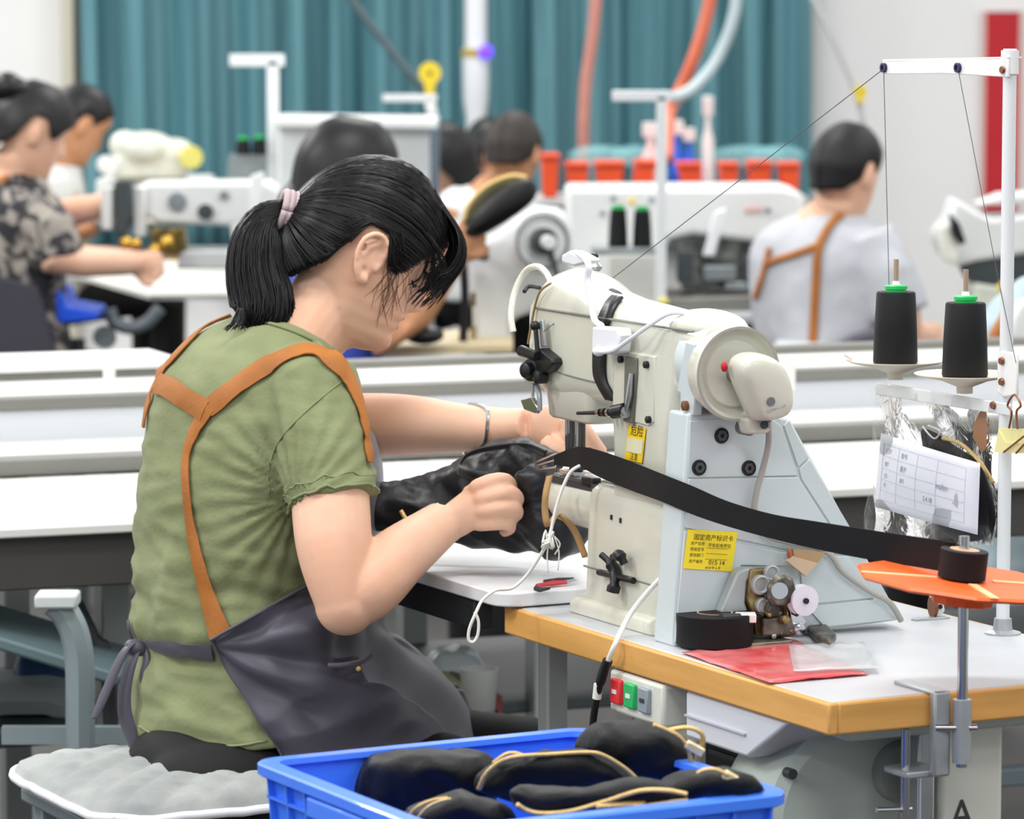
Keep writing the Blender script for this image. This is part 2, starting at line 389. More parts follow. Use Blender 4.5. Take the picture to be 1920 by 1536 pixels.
# ---------------------------------------------------------------- tape stand: clamp, rod, orange disc
ts = thing('tape_stand', 'orange disc tape stand clamped to the near table edge on a chrome rod', 'tape stand', T(0.2, 0, ZT))
m_orange = mat('orange_plastic', '#ff6a2c', 0.35, var=0.06, vscale=6)
m_chrome = mat('chrome', '#c6cacf', 0.18, metal=1.0)
m_clamp = mat('clamp_zinc', '#b4b9bc', 0.4, metal=0.6, var=0.15, vscale=25)
ca = 0.138
rod0 = T(ca + 0.02, -0.022, ZT - 0.02)
dtop = W(1832, 1098, rod0.y)
MB().cyl(rod0 - ZX * 0.06, V3((rod0.x, rod0.y, dtop.z + 0.055)), 0.006, None, 16).build('rod', m_chrome, ts)
MB().box(T(ca, 0.03, ZT + 0.003), (0.022, 0.085, 0.005), AX).build('clamp_top', m_clamp, ts, bevel=0.002)
MB().box(T(ca, -0.008, ZT - 0.043), (0.022, 0.012, 0.096), AX).build('clamp_back', m_clamp, ts, bevel=0.003)
MB().box(T(ca - 0.015, 0.02, ZT - 0.088), (0.05, 0.05, 0.008), AX).build('clamp_jaw', m_clamp, ts, bevel=0.002)
MB().cyl(T(ca - 0.028, 0.018, ZT - 0.14), T(ca - 0.028, 0.018, ZT - 0.04), 0.005).build('clamp_screw', m_chrome, ts)
MB().cyl(T(ca - 0.065, 0.018, ZT - 0.128), T(ca - 0.02, 0.018, ZT - 0.131), 0.003).build('screw_bar', m_chrome, ts)
MB().cyl(V3((rod0.x, rod0.y, ZT - 0.075)), V3((rod0.x, rod0.y, ZT - 0.004)), 0.0105).build('sleeve', m_clamp, ts)
MB().cyl(V3((rod0.x - 0.03, rod0.y - .004, ZT - 0.035)), V3((rod0.x + 0.016, rod0.y - .004, ZT - 0.035)), 0.004).build('set_screw', m_chrome, ts)
dc = V3((rod0.x, rod0.y, dtop.z)); dr_ = 0.122
prof = [(-0.020, 0.018), (-0.020, 0.034), (-0.001, 0.037), (0.001, dr_ - 0.004), (0.004, dr_), (0.007, dr_ - 0.003), (0.0062, 0.01)]
# the disc leans a little towards the camera side
dax = (ZX + V3((0.10, -0.02, 0))).normalized()
MB().lathe(dc, dax, prof, 10).build('disc', m_orange, ts, ang=25)
for ang in (10, 100, 190, 280):
    da = V3((math.cos(math.radians(ang)), math.sin(math.radians(ang)), 0)); da = (da - dax * da.dot(dax)).normalized()
    MB().box(dc + da * 0.075 + dax * 0.0072, (0.085, 0.010, 0.0012), (da, dax.cross(da), dax)).build('disc_rib', mat('disc_cream', '#f2c08d', 0.4), ts)
# tape roll on the disc
m_tape = mat('black_tape', '#07080d', 0.62, bump=0.06, bscale=300, spec=0.35, var=0.15, vscale=30)
m_card = mat('cardboard', '#c8a283', 0.75, var=0.12, vscale=20)
rc = dc + dax * 0.0085 - UX * 0.004
RR = 0.0265
tr = thing('tape_roll', 'roll of black webbing tape lying on the orange disc', 'tape roll', rc)
MB().lathe(rc, dax, [(0, 0.016), (0, RR), (0.032, RR), (0.032, 0.016)], 40).build('wound_tape', m_tape, tr, bevel=0.001)
MB().lathe(rc, dax, [(0.0005, 0.008), (0.0005, 0.0165), (0.0326, 0.0165), (0.0326, 0.0135)], 32).build('core', m_card, tr)
# tape roll on the table, lying on a red plastic sheet
m_redsheet = mat('red_sheet', '#e04a4d', 0.25, var=0.25, vscale=14, col2='#e88a8a', bump=0.25, bscale=40, coat=0.5)
tl = Wz(1340, 1208, ZT + 0.004)
tr = thing('tape_roll', 'roll of black webbing tape standing on the table by the yellow label', 'tape roll', tl)
rr = 0.046
MB().lathe(tl, ZX, [(0, 0.018), (0, rr), (0.038, rr), (0.038, 0.018)], 48).build('wound_tape', m_tape, tr, bevel=0.0015)
MB().lathe(tl, ZX, [(0.003, 0.006), (0.003, 0.0215), (0.0385, 0.0215), (0.0385, 0.020), (0.036, 0.019), (0.034, 0.005)], 32).build('core', m_card, tr)
MB().box(tl + V3((0.036, -0.012, 0.034)), (0.024, 0.022, 0.010)).build('paper_end', m_white, tr, bevel=0.001)
S = [Wz(1278, 1222, ZT), Wz(1450, 1280, ZT), Wz(1655, 1262, ZT), Wz(1600, 1200, ZT), Wz(1450, 1165, ZT)]
G = []
A0, A1, B1, B0 = Wz(1278, 1224, ZT + .003), Wz(1442, 1281, ZT + .003), Wz(1628, 1264, ZT + .003), Wz(1480, 1196, ZT + .003)
for i in range(13):
    row = []
    for j in range(13):
        p = (A0.lerp(A1, j / 12)).lerp(B0.lerp(B1, j / 12), i / 12); row.append(p + ZX * (0.0018 * vnoise(p, 60) + 0.001))
    G.append(row)
nt_m = m_redsheet.node_tree; b_ = nt_m.nodes['Principled BSDF']
tag(MB().grid(G, 0.0008).build('plastic_sheet', m_redsheet, None, ang=180), 'crumpled red plastic sheet lying on the table under the tape roll', 'plastic sheet')
G = []
A0, A1, B1, B0 = Wz(1478, 1210, ZT + .006), Wz(1488, 1262, ZT + .006), Wz(1648, 1256, ZT + .006), Wz(1620, 1206, ZT + .006)
for i in range(11):
    row = []
    for j in range(11):
        p = (A0.lerp(A1, j / 10)).lerp(B0.lerp(B1, j / 10), i / 10); row.append(p + ZX * (0.003 * vnoise(p, 40) + 0.002))
    G.append(row)
tag(MB().grid(G, 0.0005).build('plastic_film', mat('clear_film', '#e9eaec', 0.2, alpha=0.45, coat=0.6), None, ang=180), 'clear plastic film lying over the end of the red sheet', 'plastic film')
# ================================================================ cylinder-arm sewing machine
def planeA(px, py, a):
    d = ray(px, py); t = (a + C0.dot(UX)) / d.dot(UX); return V3((0, 0, HCAM)) + d * t
def planeB(px, py, b):
    d = ray(px, py); t = (b + C0.dot(VX)) / d.dot(VX); return V3((0, 0, HCAM)) + d * t
C0 = V3((C0.x, C0.y, 0))
m_ivory = mat('machine_ivory', '#d4d4c6', 0.32, var=0.05, vscale=7, col2='#cac9ba', coat=0.4, bump=0.02, bscale=25)
m_tower = mat('tower_bluegrey', '#c8d2d4', 0.38, var=0.03, vscale=5, coat=0.3)
m_seam = mat('seam_dark', '#7d7f78', 0.7)
sm = thing('sewing_machine', 'cream cylinder-arm sewing machine the woman in front is working at', 'sewing machine', T(0.1, 0.55, ZT))
AC = 0.105
def bring(b, z0, z1, hu, r=0.02, a=AC):
    return rect_ring(T(a, b, (z0 + z1) / 2), UX, ZX, hu, (z1 - z0) / 2, r, 5)
# arm
MB().loft([bring(b, z0, z1, hu, r) for b, z0, z1, hu, r in (
    (0.40, 1.100, 1.172, 0.036, 0.03), (0.405, 1.085, 1.182, 0.043, 0.03), (0.47, 1.080, 1.186, 0.044, 0.028), (0.56, 1.068, 1.192, 0.043, 0.03),
    (0.65, 1.062, 1.198, 0.042, 0.032), (0.70, 1.060, 1.206, 0.042, 0.036), (0.735, 1.056, 1.220, 0.042, 0.040), (0.77, 1.052, 1.227, 0.043, 0.043), (0.80, 1.052, 1.227, 0.043, 0.043), (0.83, 1.055, 1.220, 0.043, 0.042),
    (0.858, 1.07, 1.203, 0.040, 0.04), (0.876, 1.09, 1.18, 0.030, 0.03))]).build('arm', m_ivory, sm, ang=60)
# head below the arm end
MB().loft([rect_ring(T(AC, 0.765, z), UX, VX, hu, hb, r, 5) for z, hu, hb, r in
           ((1.036, 0.030, 0.058, 0.014), (1.040, 0.034, 0.062, 0.018), (1.075, 0.036, 0.070, 0.02), (1.12, 0.036, 0.075, 0.02))]).build('head', m_ivory, sm, ang=60)
# top cover seam lines and dome
def seam(pts, a, w=0.0016, name='seam'):
    P = [planeA(x, y, a) for x, y in pts]
    return MB().tube(catmull(P, 3), w, 6).build(name, m_seam, sm)
seam([(1003, 577), (1100, 592), (1200, 607), (1300, 622)], 0.0605)
seam([(1045, 698), (1080, 708), (1118, 717)], 0.0620, 0.001)
MB().ell(T(AC, 0.462, 1.176), (0.042, 0.066, 0.022), AX).build('top_dome', m_ivory, sm)
# column between arm and bed, then the lower column and its foot
MB().loft([rect_ring(T(AC, b, z), UX, VX, hu, hb, 0.02, 5) for b, z, hu, hb in
           ((0.555, 0.955, 0.044, 0.078), (0.555, 1.02, 0.044, 0.078), (0.55, 1.06, 0.045, 0.085), (0.545, 1.10, 0.046, 0.088), (0.54, 1.14, 0.044, 0.09))]).build('upper_column', m_ivory, sm, ang=60)
MB().loft([rect_ring(T(AC, 0.585, z), UX, VX, hu, hb, 0.022, 5) for z, hu, hb in
           ((0.818, 0.049, 0.114), (0.90, 0.047, 0.113), (0.945, 0.046, 0.112), (0.958, 0.044, 0.108), (0.966, 0.038, 0.1))]).build('lower_column', m_ivory, sm, ang=60)
MB().loft([rect_ring(T(AC, 0.60, z), UX, VX, hu, hb, 0.03, 6) for z, hu, hb in
           ((0.801, 0.060, 0.128), (0.816, 0.060, 0.128), (0.822, 0.055, 0.122))]).build('foot', m_ivory, sm, ang=50, bevel=0.002)
seam([(1095, 1061), (1160, 1079), (1222, 1097)], 0.0575, 0.0014)
seam([(1128, 902), (1180, 916), (1235, 934)], 0.0575, 0.0008)
for p in ((1147, 970), (1164, 976)): MB().box(planeA(p[0], p[1], 0.0585), (0.003, 0.0035, 0.006), AX).build('slot', m_black, sm)
# cylinder bed
MB().loft([[T(AC - 0.002, b, 0.931) + UX * (ru * math.cos(2 * PI * k / 28)) + ZX * (min(rz * math.sin(2 * PI * k / 28), 0.026)) for k in range(28)]
           for b, ru, rz in ((0.66, 0.036, 0.034), (0.78, 0.035, 0.033), (0.815, 0.034, 0.032), (0.828, 0.030, 0.027), (0.833, 0.022, 0.02))]).build('cylinder_bed', m_ivory, sm, ang=60)
MB().box(T(AC, 0.775, 0.960), (0.045, 0.10, 0.006), AX).build('needle_plate', m_steel, sm, bevel=0.001)
MB().box(T(AC - 0.025, 0.755, 0.957), (0.012, 0.13, 0.010), AX).build('plate_slide', m_dark, sm, bevel=0.001)
MB().box(T(AC - 0.024, 0.717, 0.962), (0.014, 0.030, 0.014), AX).build('guide_block', m_black, sm, bevel=0.002)
MB().prism([T(AC - 0.034, 0.70, 0.956), T(AC - 0.034, 0.665, 0.953), T(AC - 0.034, 0.672, 0.968)], UX * 0.02).build('guide_wedge', m_chrome, sm)
m_mgun = mat('gun_metal', '#5c5a55', .3, metal=.8)
# needle bar, presser bars, foot
for b, z0, r in ((0.775, 0.985, 0.0035), (0.792, 0.968, 0.004), (0.806, 1.0, 0.003), (0.765, 0.972, 0.0045)):
    MB().cyl(T(AC - 0.012, b, z0), T(AC - 0.012, b, 1.045), r).build('needle_bar', m_steel if r < .004 else m_mgun, sm)
MB().box(T(AC - 0.012, 0.797, 0.995), (0.012, 0.010, 0.04), AX).build('presser_clamp', m_dark, sm, bevel=0.002)
MB().box(T(AC - 0.014, 0.772, 0.984), (0.012, 0.008, 0.035), AX).build('presser_clamp', m_dark, sm, bevel=0.002)
MB().box(T(AC - 0.016, 0.785, 0.967), (0.016, 0.04, 0.006), AX).build('presser_foot', m_chrome, sm, bevel=0.001)
for (p0, p1) in (((1003, 868), (1045, 850)), ((1004, 874), (1046, 862)), ((1006, 882), (1044, 876)), ((1046, 850), (1042, 876))):
    MB().tube([planeA(*p0, 0.082), planeA(*p1, 0.078)], 0.0015, 8).build('tape_guide_wire', m_chrome, sm)
# cover plate on the column with its stitch lever and screws
q = [(1150, 655), (1228, 668), (1226, 792), (1215, 800), (1152, 783)]
MB().prism([planeA(x, y, 0.0585) for x, y in q], UX * 0.004).build('cover_plate', m_ivory, sm, bevel=0.003)
for x, y in ((1163, 674), (1211, 684), (1215, 787)):
    MB().lathe(planeA(x, y, 0.056), -UX, [(-0.004, 0.0045), (0.002, 0.0045), (0.003, 0.003)], 16).build('screw', m_black, sm)
MB().prism([planeA(x, y, 0.0555) for x, y in ((1171, 668), (1193, 671), (1193, 700), (1186, 795), (1168, 790))], UX * 0.004).build('slot_plate', mat('slot_grey', '#7b7a72', 0.45, metal=0.5), sm, bevel=0.001)
MB().tube([planeA(1184, 700, 0.053), planeA(1180, 740, 0.051), planeA(1174, 770, 0.051)], [0.003, 0.0042, 0.003], 10).build('stitch_lever', m_steel, sm)
kn = planeA(1165, 772, 0.05)
MB().tube([kn + VX * 0.01, kn - UX * 0.0 + VX * -0.012], 0.007, 14).build('lever_hub', m_clamp, sm)
e0, e1 = planeA(1150, 773, 0.045), planeA(1083, 775, 0.045)
MB().tube([planeA(1172, 768, 0.05), e0], 0.0085, 14).build('lever_collar', m_black, sm)
for k in range(3):
    p = e0.lerp(e1, 0.08 + 0.13 * k); MB().cyl(p, e0.lerp(e1, 0.15 + 0.13 * k), 0.0052).build('lever_ring', m_chrome if k % 2 == 0 else m_black, sm)
MB().tube([e0.lerp(e1, 0.42), e1], [0.0028, 0.0022], 10).build('lever_rod', m_black, sm)
# tension unit on the head
def Hd(px, py, a=0.055): return planeA(px, py, a)
tn = MB(); tn.prism([Hd(x, y, 0.048) for x, y in ((1000, 665), (1010, 652), (1034, 672), (1037, 682), (1025, 698), (1010, 702), (998, 690))], UX * 0.016)
tn = tn.build('tension_body', m_black, sm, bevel=0.003)
MB().lathe(Hd(994, 694, 0.045), (-UX - VX * 0.3), [(-0.012, 0.008), (-0.008, 0.0145), (0.0, 0.0145), (0.001, 0.010), (0.010, 0.0095), (0.012, 0.006)], 24).build('tension_dial', m_black, tn)
MB().lathe(Hd(994, 694, 0.046), (-UX - VX * 0.3), [(-0.004, 0.012), (-0.004, 0.0172), (-0.001, 0.0172), (-0.001, 0.012)], 24, ring=True).build('tension_ring', m_chrome, tn)
MB().lathe(Hd(1010, 707, 0.047), -UX, [(-0.01, 0.009), (0.004, 0.009), (0.006, 0.006)], 18).build('tension_knob', m_black, tn)
MB().tube([Hd(1008, 668, 0.045), Hd(978, 658, 0.045)], [0.006, 0.0075], 14).build('lever_arm', m_black, tn)
MB().tube([Hd(1008, 660, 0.047), Hd(1004, 612, 0.047)], [0.0035, 0.003], 10).build('lever_post', m_black, tn)
MB().ell(Hd(1003, 611, 0.047), (0.0065,) * 3).build('lever_ball', m_black, tn)
MB().prism([Hd(x, y, 0.052) for x, y in ((1009, 603), (1017, 600), (1021, 650), (1013, 652))], UX * 0.004).build('guide_plate', m_clamp, sm, bevel=0.001)
MB().tube([Hd(998, 706, 0.05), Hd(999, 745, 0.05)], 0.002, 8).build('thread_rod', m_clamp, sm)
MB().prism([Hd(x, y, 0.050) for x, y in ((975, 750), (995, 745), (1008, 765), (1005, 776), (982, 768))], UX * 0.006).build('lifter_lug', m_chrome, sm, bevel=0.001)
MB().tube(catmull([Hd(1005, 722, .055), Hd(1011, 740, .053), Hd(1012, 770, .053)], 4), 0.0035, 8).build('lifter_bar', m_clamp, sm)
# oil tube loop, oil pot, hook on the crown
MB().tube(catmull([Hd(962, 622, .07), Hd(958, 590, .07), Hd(966, 545, .08), Hd(986, 508, .09), Hd(1008, 500, .09), Hd(1024, 512, .09), Hd(1033, 530, .09)], 6), 0.0042, 10).build('oil_tube', mat('oil_tube', '#dfded2', 0.3), sm)
MB().tube(catmull([Hd(1033, 531, .062), Hd(1014, 545, .058), Hd(1004, 570, .058), Hd(996, 610, .058), Hd(990, 645, .058)], 5), 0.0016, 8).build('thread_tube', mat('tube_brown', '#9a8250', 0.4), sm)
MB().tube(catmull([Hd(983, 547, .06), Hd(992, 537, .07), Hd(1012, 540, .075)], 4), 0.0028, 8).build('crown_hook', m_dark, sm)
op = T(AC + 0.01, 0.775, 1.212); 
MB().lathe(op, ZX, [(0, 0.007), (0.012, 0.007), (0.014, 0.010), (0.018, 0.0105), (0.021, 0.008), (0.024, 0.006), (0.026, 0.005), (0.03, 0.0045)], 20).build('oil_post', m_steel, sm)
MB().ell(op + ZX * 0.031, (0.0055, 0.0055, 0.004)).build('oil_cap', m_black, sm)
# black strap round the arm
P = [planeA(1157, 560, .085) + ZX * .004, planeA(1143, 575, .070) + ZX * .003, planeA(1131, 597, .059), planeA(1124, 620, .058), planeA(1121, 665, .058), planeA(1122, 705, .0585), planeA(1132, 730, .060), planeA(1145, 752, .064)]
MB().ribbon(catmull(P, 4), 0.030, VX, 0.003).build('arm_strap', m_black, sm, ang=180)
MB().tube(catmull([planeA(1122, 553, .10), planeA(1150, 550, .10), planeA(1172, 567, .10)], 5), 0.006, 8).build('strap_buckle', m_black, sm)
MB().box(planeA(1128, 548, .1), (0.012, 0.04, 0.008), AX).build('strap_clip', m_chrome, sm, bevel=0.002)
# red spot on the arm top
MB().ell(T(AC - 0.02, 0.625, 1.191), (0.005, 0.008, 0.0015), AX).build('red_mark', m_red, sm)
# ---------------------------------------------------------------- blue-grey tower behind the wheel
m_bolt = mat('bolt_dark', '#55595a', 0.4, metal=0.5)
tw = MB().prism([planeB(x, y, 0.410) for x, y in ((1291, 775), (1440, 775), (1482, 785), (1692, 1163), (1545, 1182), (1262, 1215))], VX * 0.050).build('tower_body', m_tower, sm, bevel=0.004)
def plate(poly, name='tower_plate', th=0.003):
    return MB().prism([planeB(x, y, 0.4075) for x, y in poly], VX * th).build(name, m_tower, sm, bevel=0.0008)
plate([(1294, 790), (1440, 780), (1466, 800), (1496, 892), (1292, 896)])
plate([(1291, 899), (1497, 895), (1564, 1000), (1590, 1040), (1470, 1030), (1285, 990)])
plate([(1470, 798), (1480, 788), (1516, 858), (1497, 876)])
plate([(1499, 879), (1518, 861), (1592, 985), (1625, 1047), (1592, 1036), (1503, 898)])
plate([(1284, 996), (1466, 1036), (1592, 1044), (1640, 1121), (1508, 1134), (1500, 1062), (1390, 1060), (1352, 1160), (1266, 1205)])
plate([(1512, 1138), (1642, 1124), (1686, 1162), (1546, 1176)])
for x, y in ((1353, 817), (1311, 877), (1404, 878)):
    p = planeB(x, y, 0.4065); MB().lathe(p, -VX, [(-0.002, 0.0095), (0.001, 0.0095), (0.001, 0.007)], 20).build('bolt_recess', m_black, sm)
    MB().lathe(p, -VX, [(0, 0.0068), (0.0022, 0.0068), (0.0022, 0.003), (0.001, 0.003)], 6).build('bolt', m_bolt, sm)
# strap bracket holding the arm to the tower
MB().prism([planeA(x, y, 0.054) for x, y in ((1285, 640), (1302, 645), (1297, 735), (1302, 738), (1300, 780), (1274, 775), (1275, 738), (1268, 735))], UX * 0.012).build('bracket', m_tower, sm, bevel=0.002)
MB().loft([[T(AC, b, 1.135) + UX * (0.0500 * math.cos(t)) + ZX * (0.053 * math.sin(t)) for t in [2 * PI * k / 32 for k in range(32)]] for b in (0.425, 0.455)]).build('arm_collar', m_tower, sm, ang=50)
MB().lathe(planeA(1285, 761, 0.052), -UX, [(-0.004, 0.006), (0.003, 0.006), (0.004, 0.003)], 12).build('bracket_screw', mat('copper', '#8a5a44', 0.4, metal=0.7), sm)
# handwheel
wc = planeB(1377, 700, 0.378)
MB().lathe(wc, -VX, [(-0.026, 0.040), (-0.024, 0.050), (-0.006, 0.0535), (0.004, 0.0565), (0.009, 0.0560), (0.0095, 0.0530), (0.003, 0.050), (-0.002, 0.044), (-0.002, 0.0415), (0.001, 0.040), (0.003, 0.0385), (0.001, 0.015)], 56).build('handwheel', m_ivory, sm, ang=40)
MB().lathe(wc, -VX, [(0.0088, 0.0552), (0.0104, 0.0562), (0.0104, 0.0532), (0.0088, 0.0530)], 56, ring=True).build('wheel_rim', mat('rim_steel', '#b9b4ae', 0.3, metal=0.5), sm)
MB().lathe(wc, -VX, [(0.0, 0.012), (0.022, 0.012)], 20).build('wheel_hub', m_seam, sm)
# motor box on the wheel
mc = wc - VX * 0.018
def mring(k, dv, zz=0.0):
    pts = [(1362, 672), (1378, 660), (1402, 657), (1430, 664), (1448, 682), (1462, 715), (1466, 752), (1460, 776), (1440, 785), (1408, 790), (1395, 781), (1376, 735), (1360, 700)]
    c = planeB(1412, 722, 0.36); out = []
    for x, y in pts:
        p = planeB(x, y, 0.36); out.append(c + (p - c) * k - VX * dv)
    return out
mo = MB().loft([mring(0.92, -0.002), mring(1.0, 0.004), mring(1.0, 0.018), mring(0.93, 0.034), mring(0.78, 0.042)]).build('wheel_motor', m_ivory, sm, sub=2, ang=180)
MB().ell(planeB(1358, 688, 0.352), (0.004, 0.004, 0.006)).build('red_button', m_red, sm)
MB().lathe(planeB(1446, 753, 0.317), -VX, [(-0.006, 0.0052), (0.0005, 0.0052), (0.0005, 0.003)], 18).build('motor_emblem', mat('emblem_grey', '#6d7072', 0.4), sm)
text_obj('COMPUTER', 'motor_lettering', mat('letter_blue', '#7d88a5', 0.5), sm, 0.0050, planeB(1438, 775, 0.3195), UX * 0.9 + ZX * 0.22, ZX)
MB().box(planeB(1415, 797, 0.365), (0.03, 0.02, 0.02), AX, 1.3).build('motor_mount', m_ivory, sm, bevel=0.004)
MB().lathe(planeB(1398, 802, 0.385), -VX, [(-0.01, 0.009), (0.01, 0.009)], 16).build('mount_pin', m_seam, sm)
MB().cyl(planeB(1433, 797, 0.35), planeB(1433, 797, 0.343), 0.005).build('mount_screw', m_dark, sm)
# grey cord from the motor down the tower
MB().tube(catmull([planeB(x, y, b) for x, y, b in ((1440, 788, 0.35), (1441, 830, 0.375), (1430, 880, 0.395), (1418, 925, 0.399), (1416, 965, 0.399), (1440, 1005, .399), (1545, 1032, .399), (1580, 1072, 0.398), (1630, 1108, 0.397), (1668, 1130, 0.397), (1690, 1164, 0.40))], 6), 0.0038, 10).build('motor_cord', mat('cord_grey2', '#a8a6a0', 0.45), sm)
# lever cross on the lower column
MB().tube([planeA(1123, 1073, .05), planeA(1188, 1089, .05)], 0.0042, 10).build('column_lever_bar', m_black, sm)
MB().tube(catmull([planeA(1127, 1040, .04), planeA(1141, 1053, .045), planeA(1153, 1072, .05), planeA(1152, 1095, .045), planeA(1149, 1110, .043)], 4), [0.004] * 5 + [0.0075] * 6 + [0.006] * 2 + [0.0085] * 4, 12).build('column_lever', m_black, sm)
MB().tube(catmull([planeA(1150, 1045, .045), planeA(1162, 1042, .042), planeA(1171, 1058, .045)], 4), [0.005] * 3 + [0.0075] * 3 + [0.005] * 3, 12).build('column_lever_knob', m_black, sm)
# ---------------------------------------------------------------- yellow labels
m_yel = mat('label_yellow', '#f4df2c', 0.45); m_ink2 = mat('label_ink', '#3b3510', 0.6)
lab = thing('asset_label', 'yellow printed asset label stuck on the blue-grey machine tower', 'label', planeB(1333, 1033, 0.406))
Q = [planeB(x, y, 0.4062) for x, y in ((1290, 993), (1383, 998), (1372, 1072), (1281, 1066))]
MB().add(Q + [p + VX * 0.0006 for p in Q], [(0, 1, 2, 3), (7, 6, 5, 4), (0, 4, 5, 1), (1, 5, 6, 2), (2, 6, 7, 3), (3, 7, 4, 0)]).build('label_sheet', m_yel, lab, smooth=False)
lx = (Q[1] - Q[0]).normalized(); ly = (Q[0] - Q[3]).normalized(); off = -VX * 0.0004
def onlab(u, v): return Q[0].lerp(Q[1], u).lerp(Q[3].lerp(Q[2], u), v) + off
text_obj('固定资产标识卡', 'label_heading', m_ink2, lab, 0.0078, onlab(0.13, 0.24), lx, ly)
text_obj('资产名称', 'label_line', m_ink2, lab, 0.0048, onlab(0.09, 0.38), lx, ly)
text_obj('平车机电罗拉', 'label_line', m_ink2, lab, 0.0053, onlab(0.44, 0.41), lx, ly)
text_obj('规格型号', 'label_line', m_ink2, lab, 0.0048, onlab(0.09, 0.53), lx, ly)
text_obj('使用部门', 'label_line', m_ink2, lab, 0.0048, onlab(0.09, 0.68), lx, ly)
text_obj('资产编号', 'label_line', m_ink2, lab, 0.0048, onlab(0.09, 0.84), lx, ly)
text_obj('015 14', 'label_line', m_ink2, lab, 0.0080, onlab(0.50, 0.86), lx, ly)
text_obj('2018 年 6 月', 'label_line', m_ink2, lab, 0.0040, onlab(0.44, 0.97), lx, ly)
for v in (0.44, 0.58, 0.72): MB().box(onlab(0.64, v), (0.03, 0.0002, 0.0003), (lx, VX, ly)).build('label_rule', m_ink2, lab)
lab = thing('warning_label', 'small yellow warning label on the cream machine column', 'label', planeA(1190, 830, 0.0595))
Q = [planeA(x, y, 0.0588) for x, y in ((1178, 797), (1211, 804), (1203, 869), (1171, 861))]
MB().add(Q + [p + UX * 0.0006 for p in Q], [(0, 1, 2, 3), (7, 6, 5, 4), (0, 4, 5, 1), (1, 5, 6, 2), (2, 6, 7, 3), (3, 7, 4, 0)]).build('label_sheet', mat('label_amber', '#f0c81e', 0.45), lab, smooth=False)
lx = (Q[1] - Q[0]).normalized(); ly = (Q[0] - Q[3]).normalized(); off = -UX * 0.0004
text_obj('危险', 'label_heading', m_ink2, lab, 0.016, onlab(0.18, 0.24), lx, ly)
c_ = onlab(0.5, 0.55)
MB().box(c_, (0.04, 0.018, 0.0004), (lx, ly, UX)).build('label_picture', mat('label_grey', '#d8d6b4', 0.5), lab)
text_obj('注意', 'label_line', m_ink2, lab, 0.010, onlab(0.3, 0.95), lx, ly)
# ---------------------------------------------------------------- clip lamp on the arm
lp = thing('clip_lamp', 'white clip-on lamp box with bent neck on the machine arm', 'lamp', planeA(1130, 640, .05))
m_lamp = mat('lamp_white', '#e6e8ee', 0.35)
MB().prism([planeA(x, y, 0.036) for x, y in ((1110, 612), (1157, 616), (1160, 630), (1156, 662), (1146, 666), (1108, 662))], UX * 0.02).build('lamp_box', m_lamp, lp, bevel=0.003)
MB().tube(catmull([planeA(1128, 611, .042), planeA(1115, 600, .042), planeA(1108, 565, .042), planeA(1102, 525, .042), planeA(1104, 500, .042), planeA(1096, 484, .042), planeA(1080, 474, .045)], 6), 0.0042, 10).build('lamp_neck', m_lamp, lp)
MB().prism([planeA(x, y, 0.040) for x, y in ((1052, 478), (1066, 470), (1098, 486), (1096, 494), (1075, 500), (1052, 492))], UX * 0.022).build('lamp_head', m_lamp, lp, bevel=0.003)
MB().tube(catmull([planeA(1122, 660, .036), planeA(1150, 657, .034), planeA(1180, 637, .035), planeA(1215, 612, .045), planeA(1250, 590, .06), planeA(1280, 587, .075), planeA(1308, 600, .09)], 6), 0.0028, 8).build('lamp_cord', m_lamp, lp)
MB().ell(planeA(1123, 659, .037), (0.008, 0.006, 0.006)).build('cord_grip', m_lamp, lp)
# ---------------------------------------------------------------- bobbin winder on the table in front of the tower
bw = thing('bobbin_winder', 'greasy metal bobbin winder standing before the machine tower', 'bobbin winder', T(0.1, 0.39, ZT))
m_grease = mat('greasy_metal', '#8d887c', 0.4, metal=0.7, var=0.6, vscale=45, col2='#3f3a33')
m_cast = mat('cast_grey', '#b3b9b9', 0.45, metal=0.3, var=0.1, vscale=20)
m_brass = mat('tarnished_brass', '#b09a6a', 0.4, metal=0.7, var=0.4, vscale=50, col2='#6b5a38')
PB = planeB
MB().prism([PB(x, y, .388) for x, y in ((1352, 1150), (1384, 1072), (1398, 1066), (1420, 1066), (1402, 1090), (1398, 1130), (1408, 1160))], VX * 0.018).build('cast_bracket', m_cast, bw, bevel=0.003)
MB().prism([PB(x, y, .384) for x, y in ((1408, 1068), (1450, 1066), (1456, 1085), (1470, 1090), (1482, 1110), (1478, 1150), (1484, 1195), (1418, 1192), (1412, 1150), (1402, 1120))], VX * 0.014).build('body_plate', m_brass, bw, bevel=0.002)
for x, y, r, d in ((1423, 1096, .012, .012), (1444, 1074, .010, .010), (1428, 1135, .010, .012), (1446, 1142, .013, .016)):
    MB().lathe(PB(x, y, .384), -VX, [(0, r), (d * .5, r), (d * .6, r * .8), (d * .4, r * .6)], 22).build('gear_disc', m_cast if r < .0125 else m_grease, bw)
MB().tube([PB(1462, 1108, .384), PB(1462, 1108, .355)], [0.014, 0.010], 18).build('spindle', m_chrome, bw)
MB().lathe(PB(1462, 1108, .37), -VX, [(0, 0.019), (0.004, 0.0205), (0.009, 0.017)], 9).build('cam', m_grease, bw)
pw = PB(1499, 1124, .366)
MB().lathe(pw, -VX, [(0, 0.010), (0, 0.0185), (0.003, 0.0185), (0.004, 0.015), (0.009, 0.015), (0.010, 0.0182), (0.014, 0.0182), (0.014, 0.004)], 32).build('pulley', mat('pulley_white', '#dcd9e4', 0.35), bw)
MB().lathe(pw - VX * 0.012, -VX, [(0, 0.0035), (0.005, 0.0035)], 14).build('pulley_pin', m_black, bw)
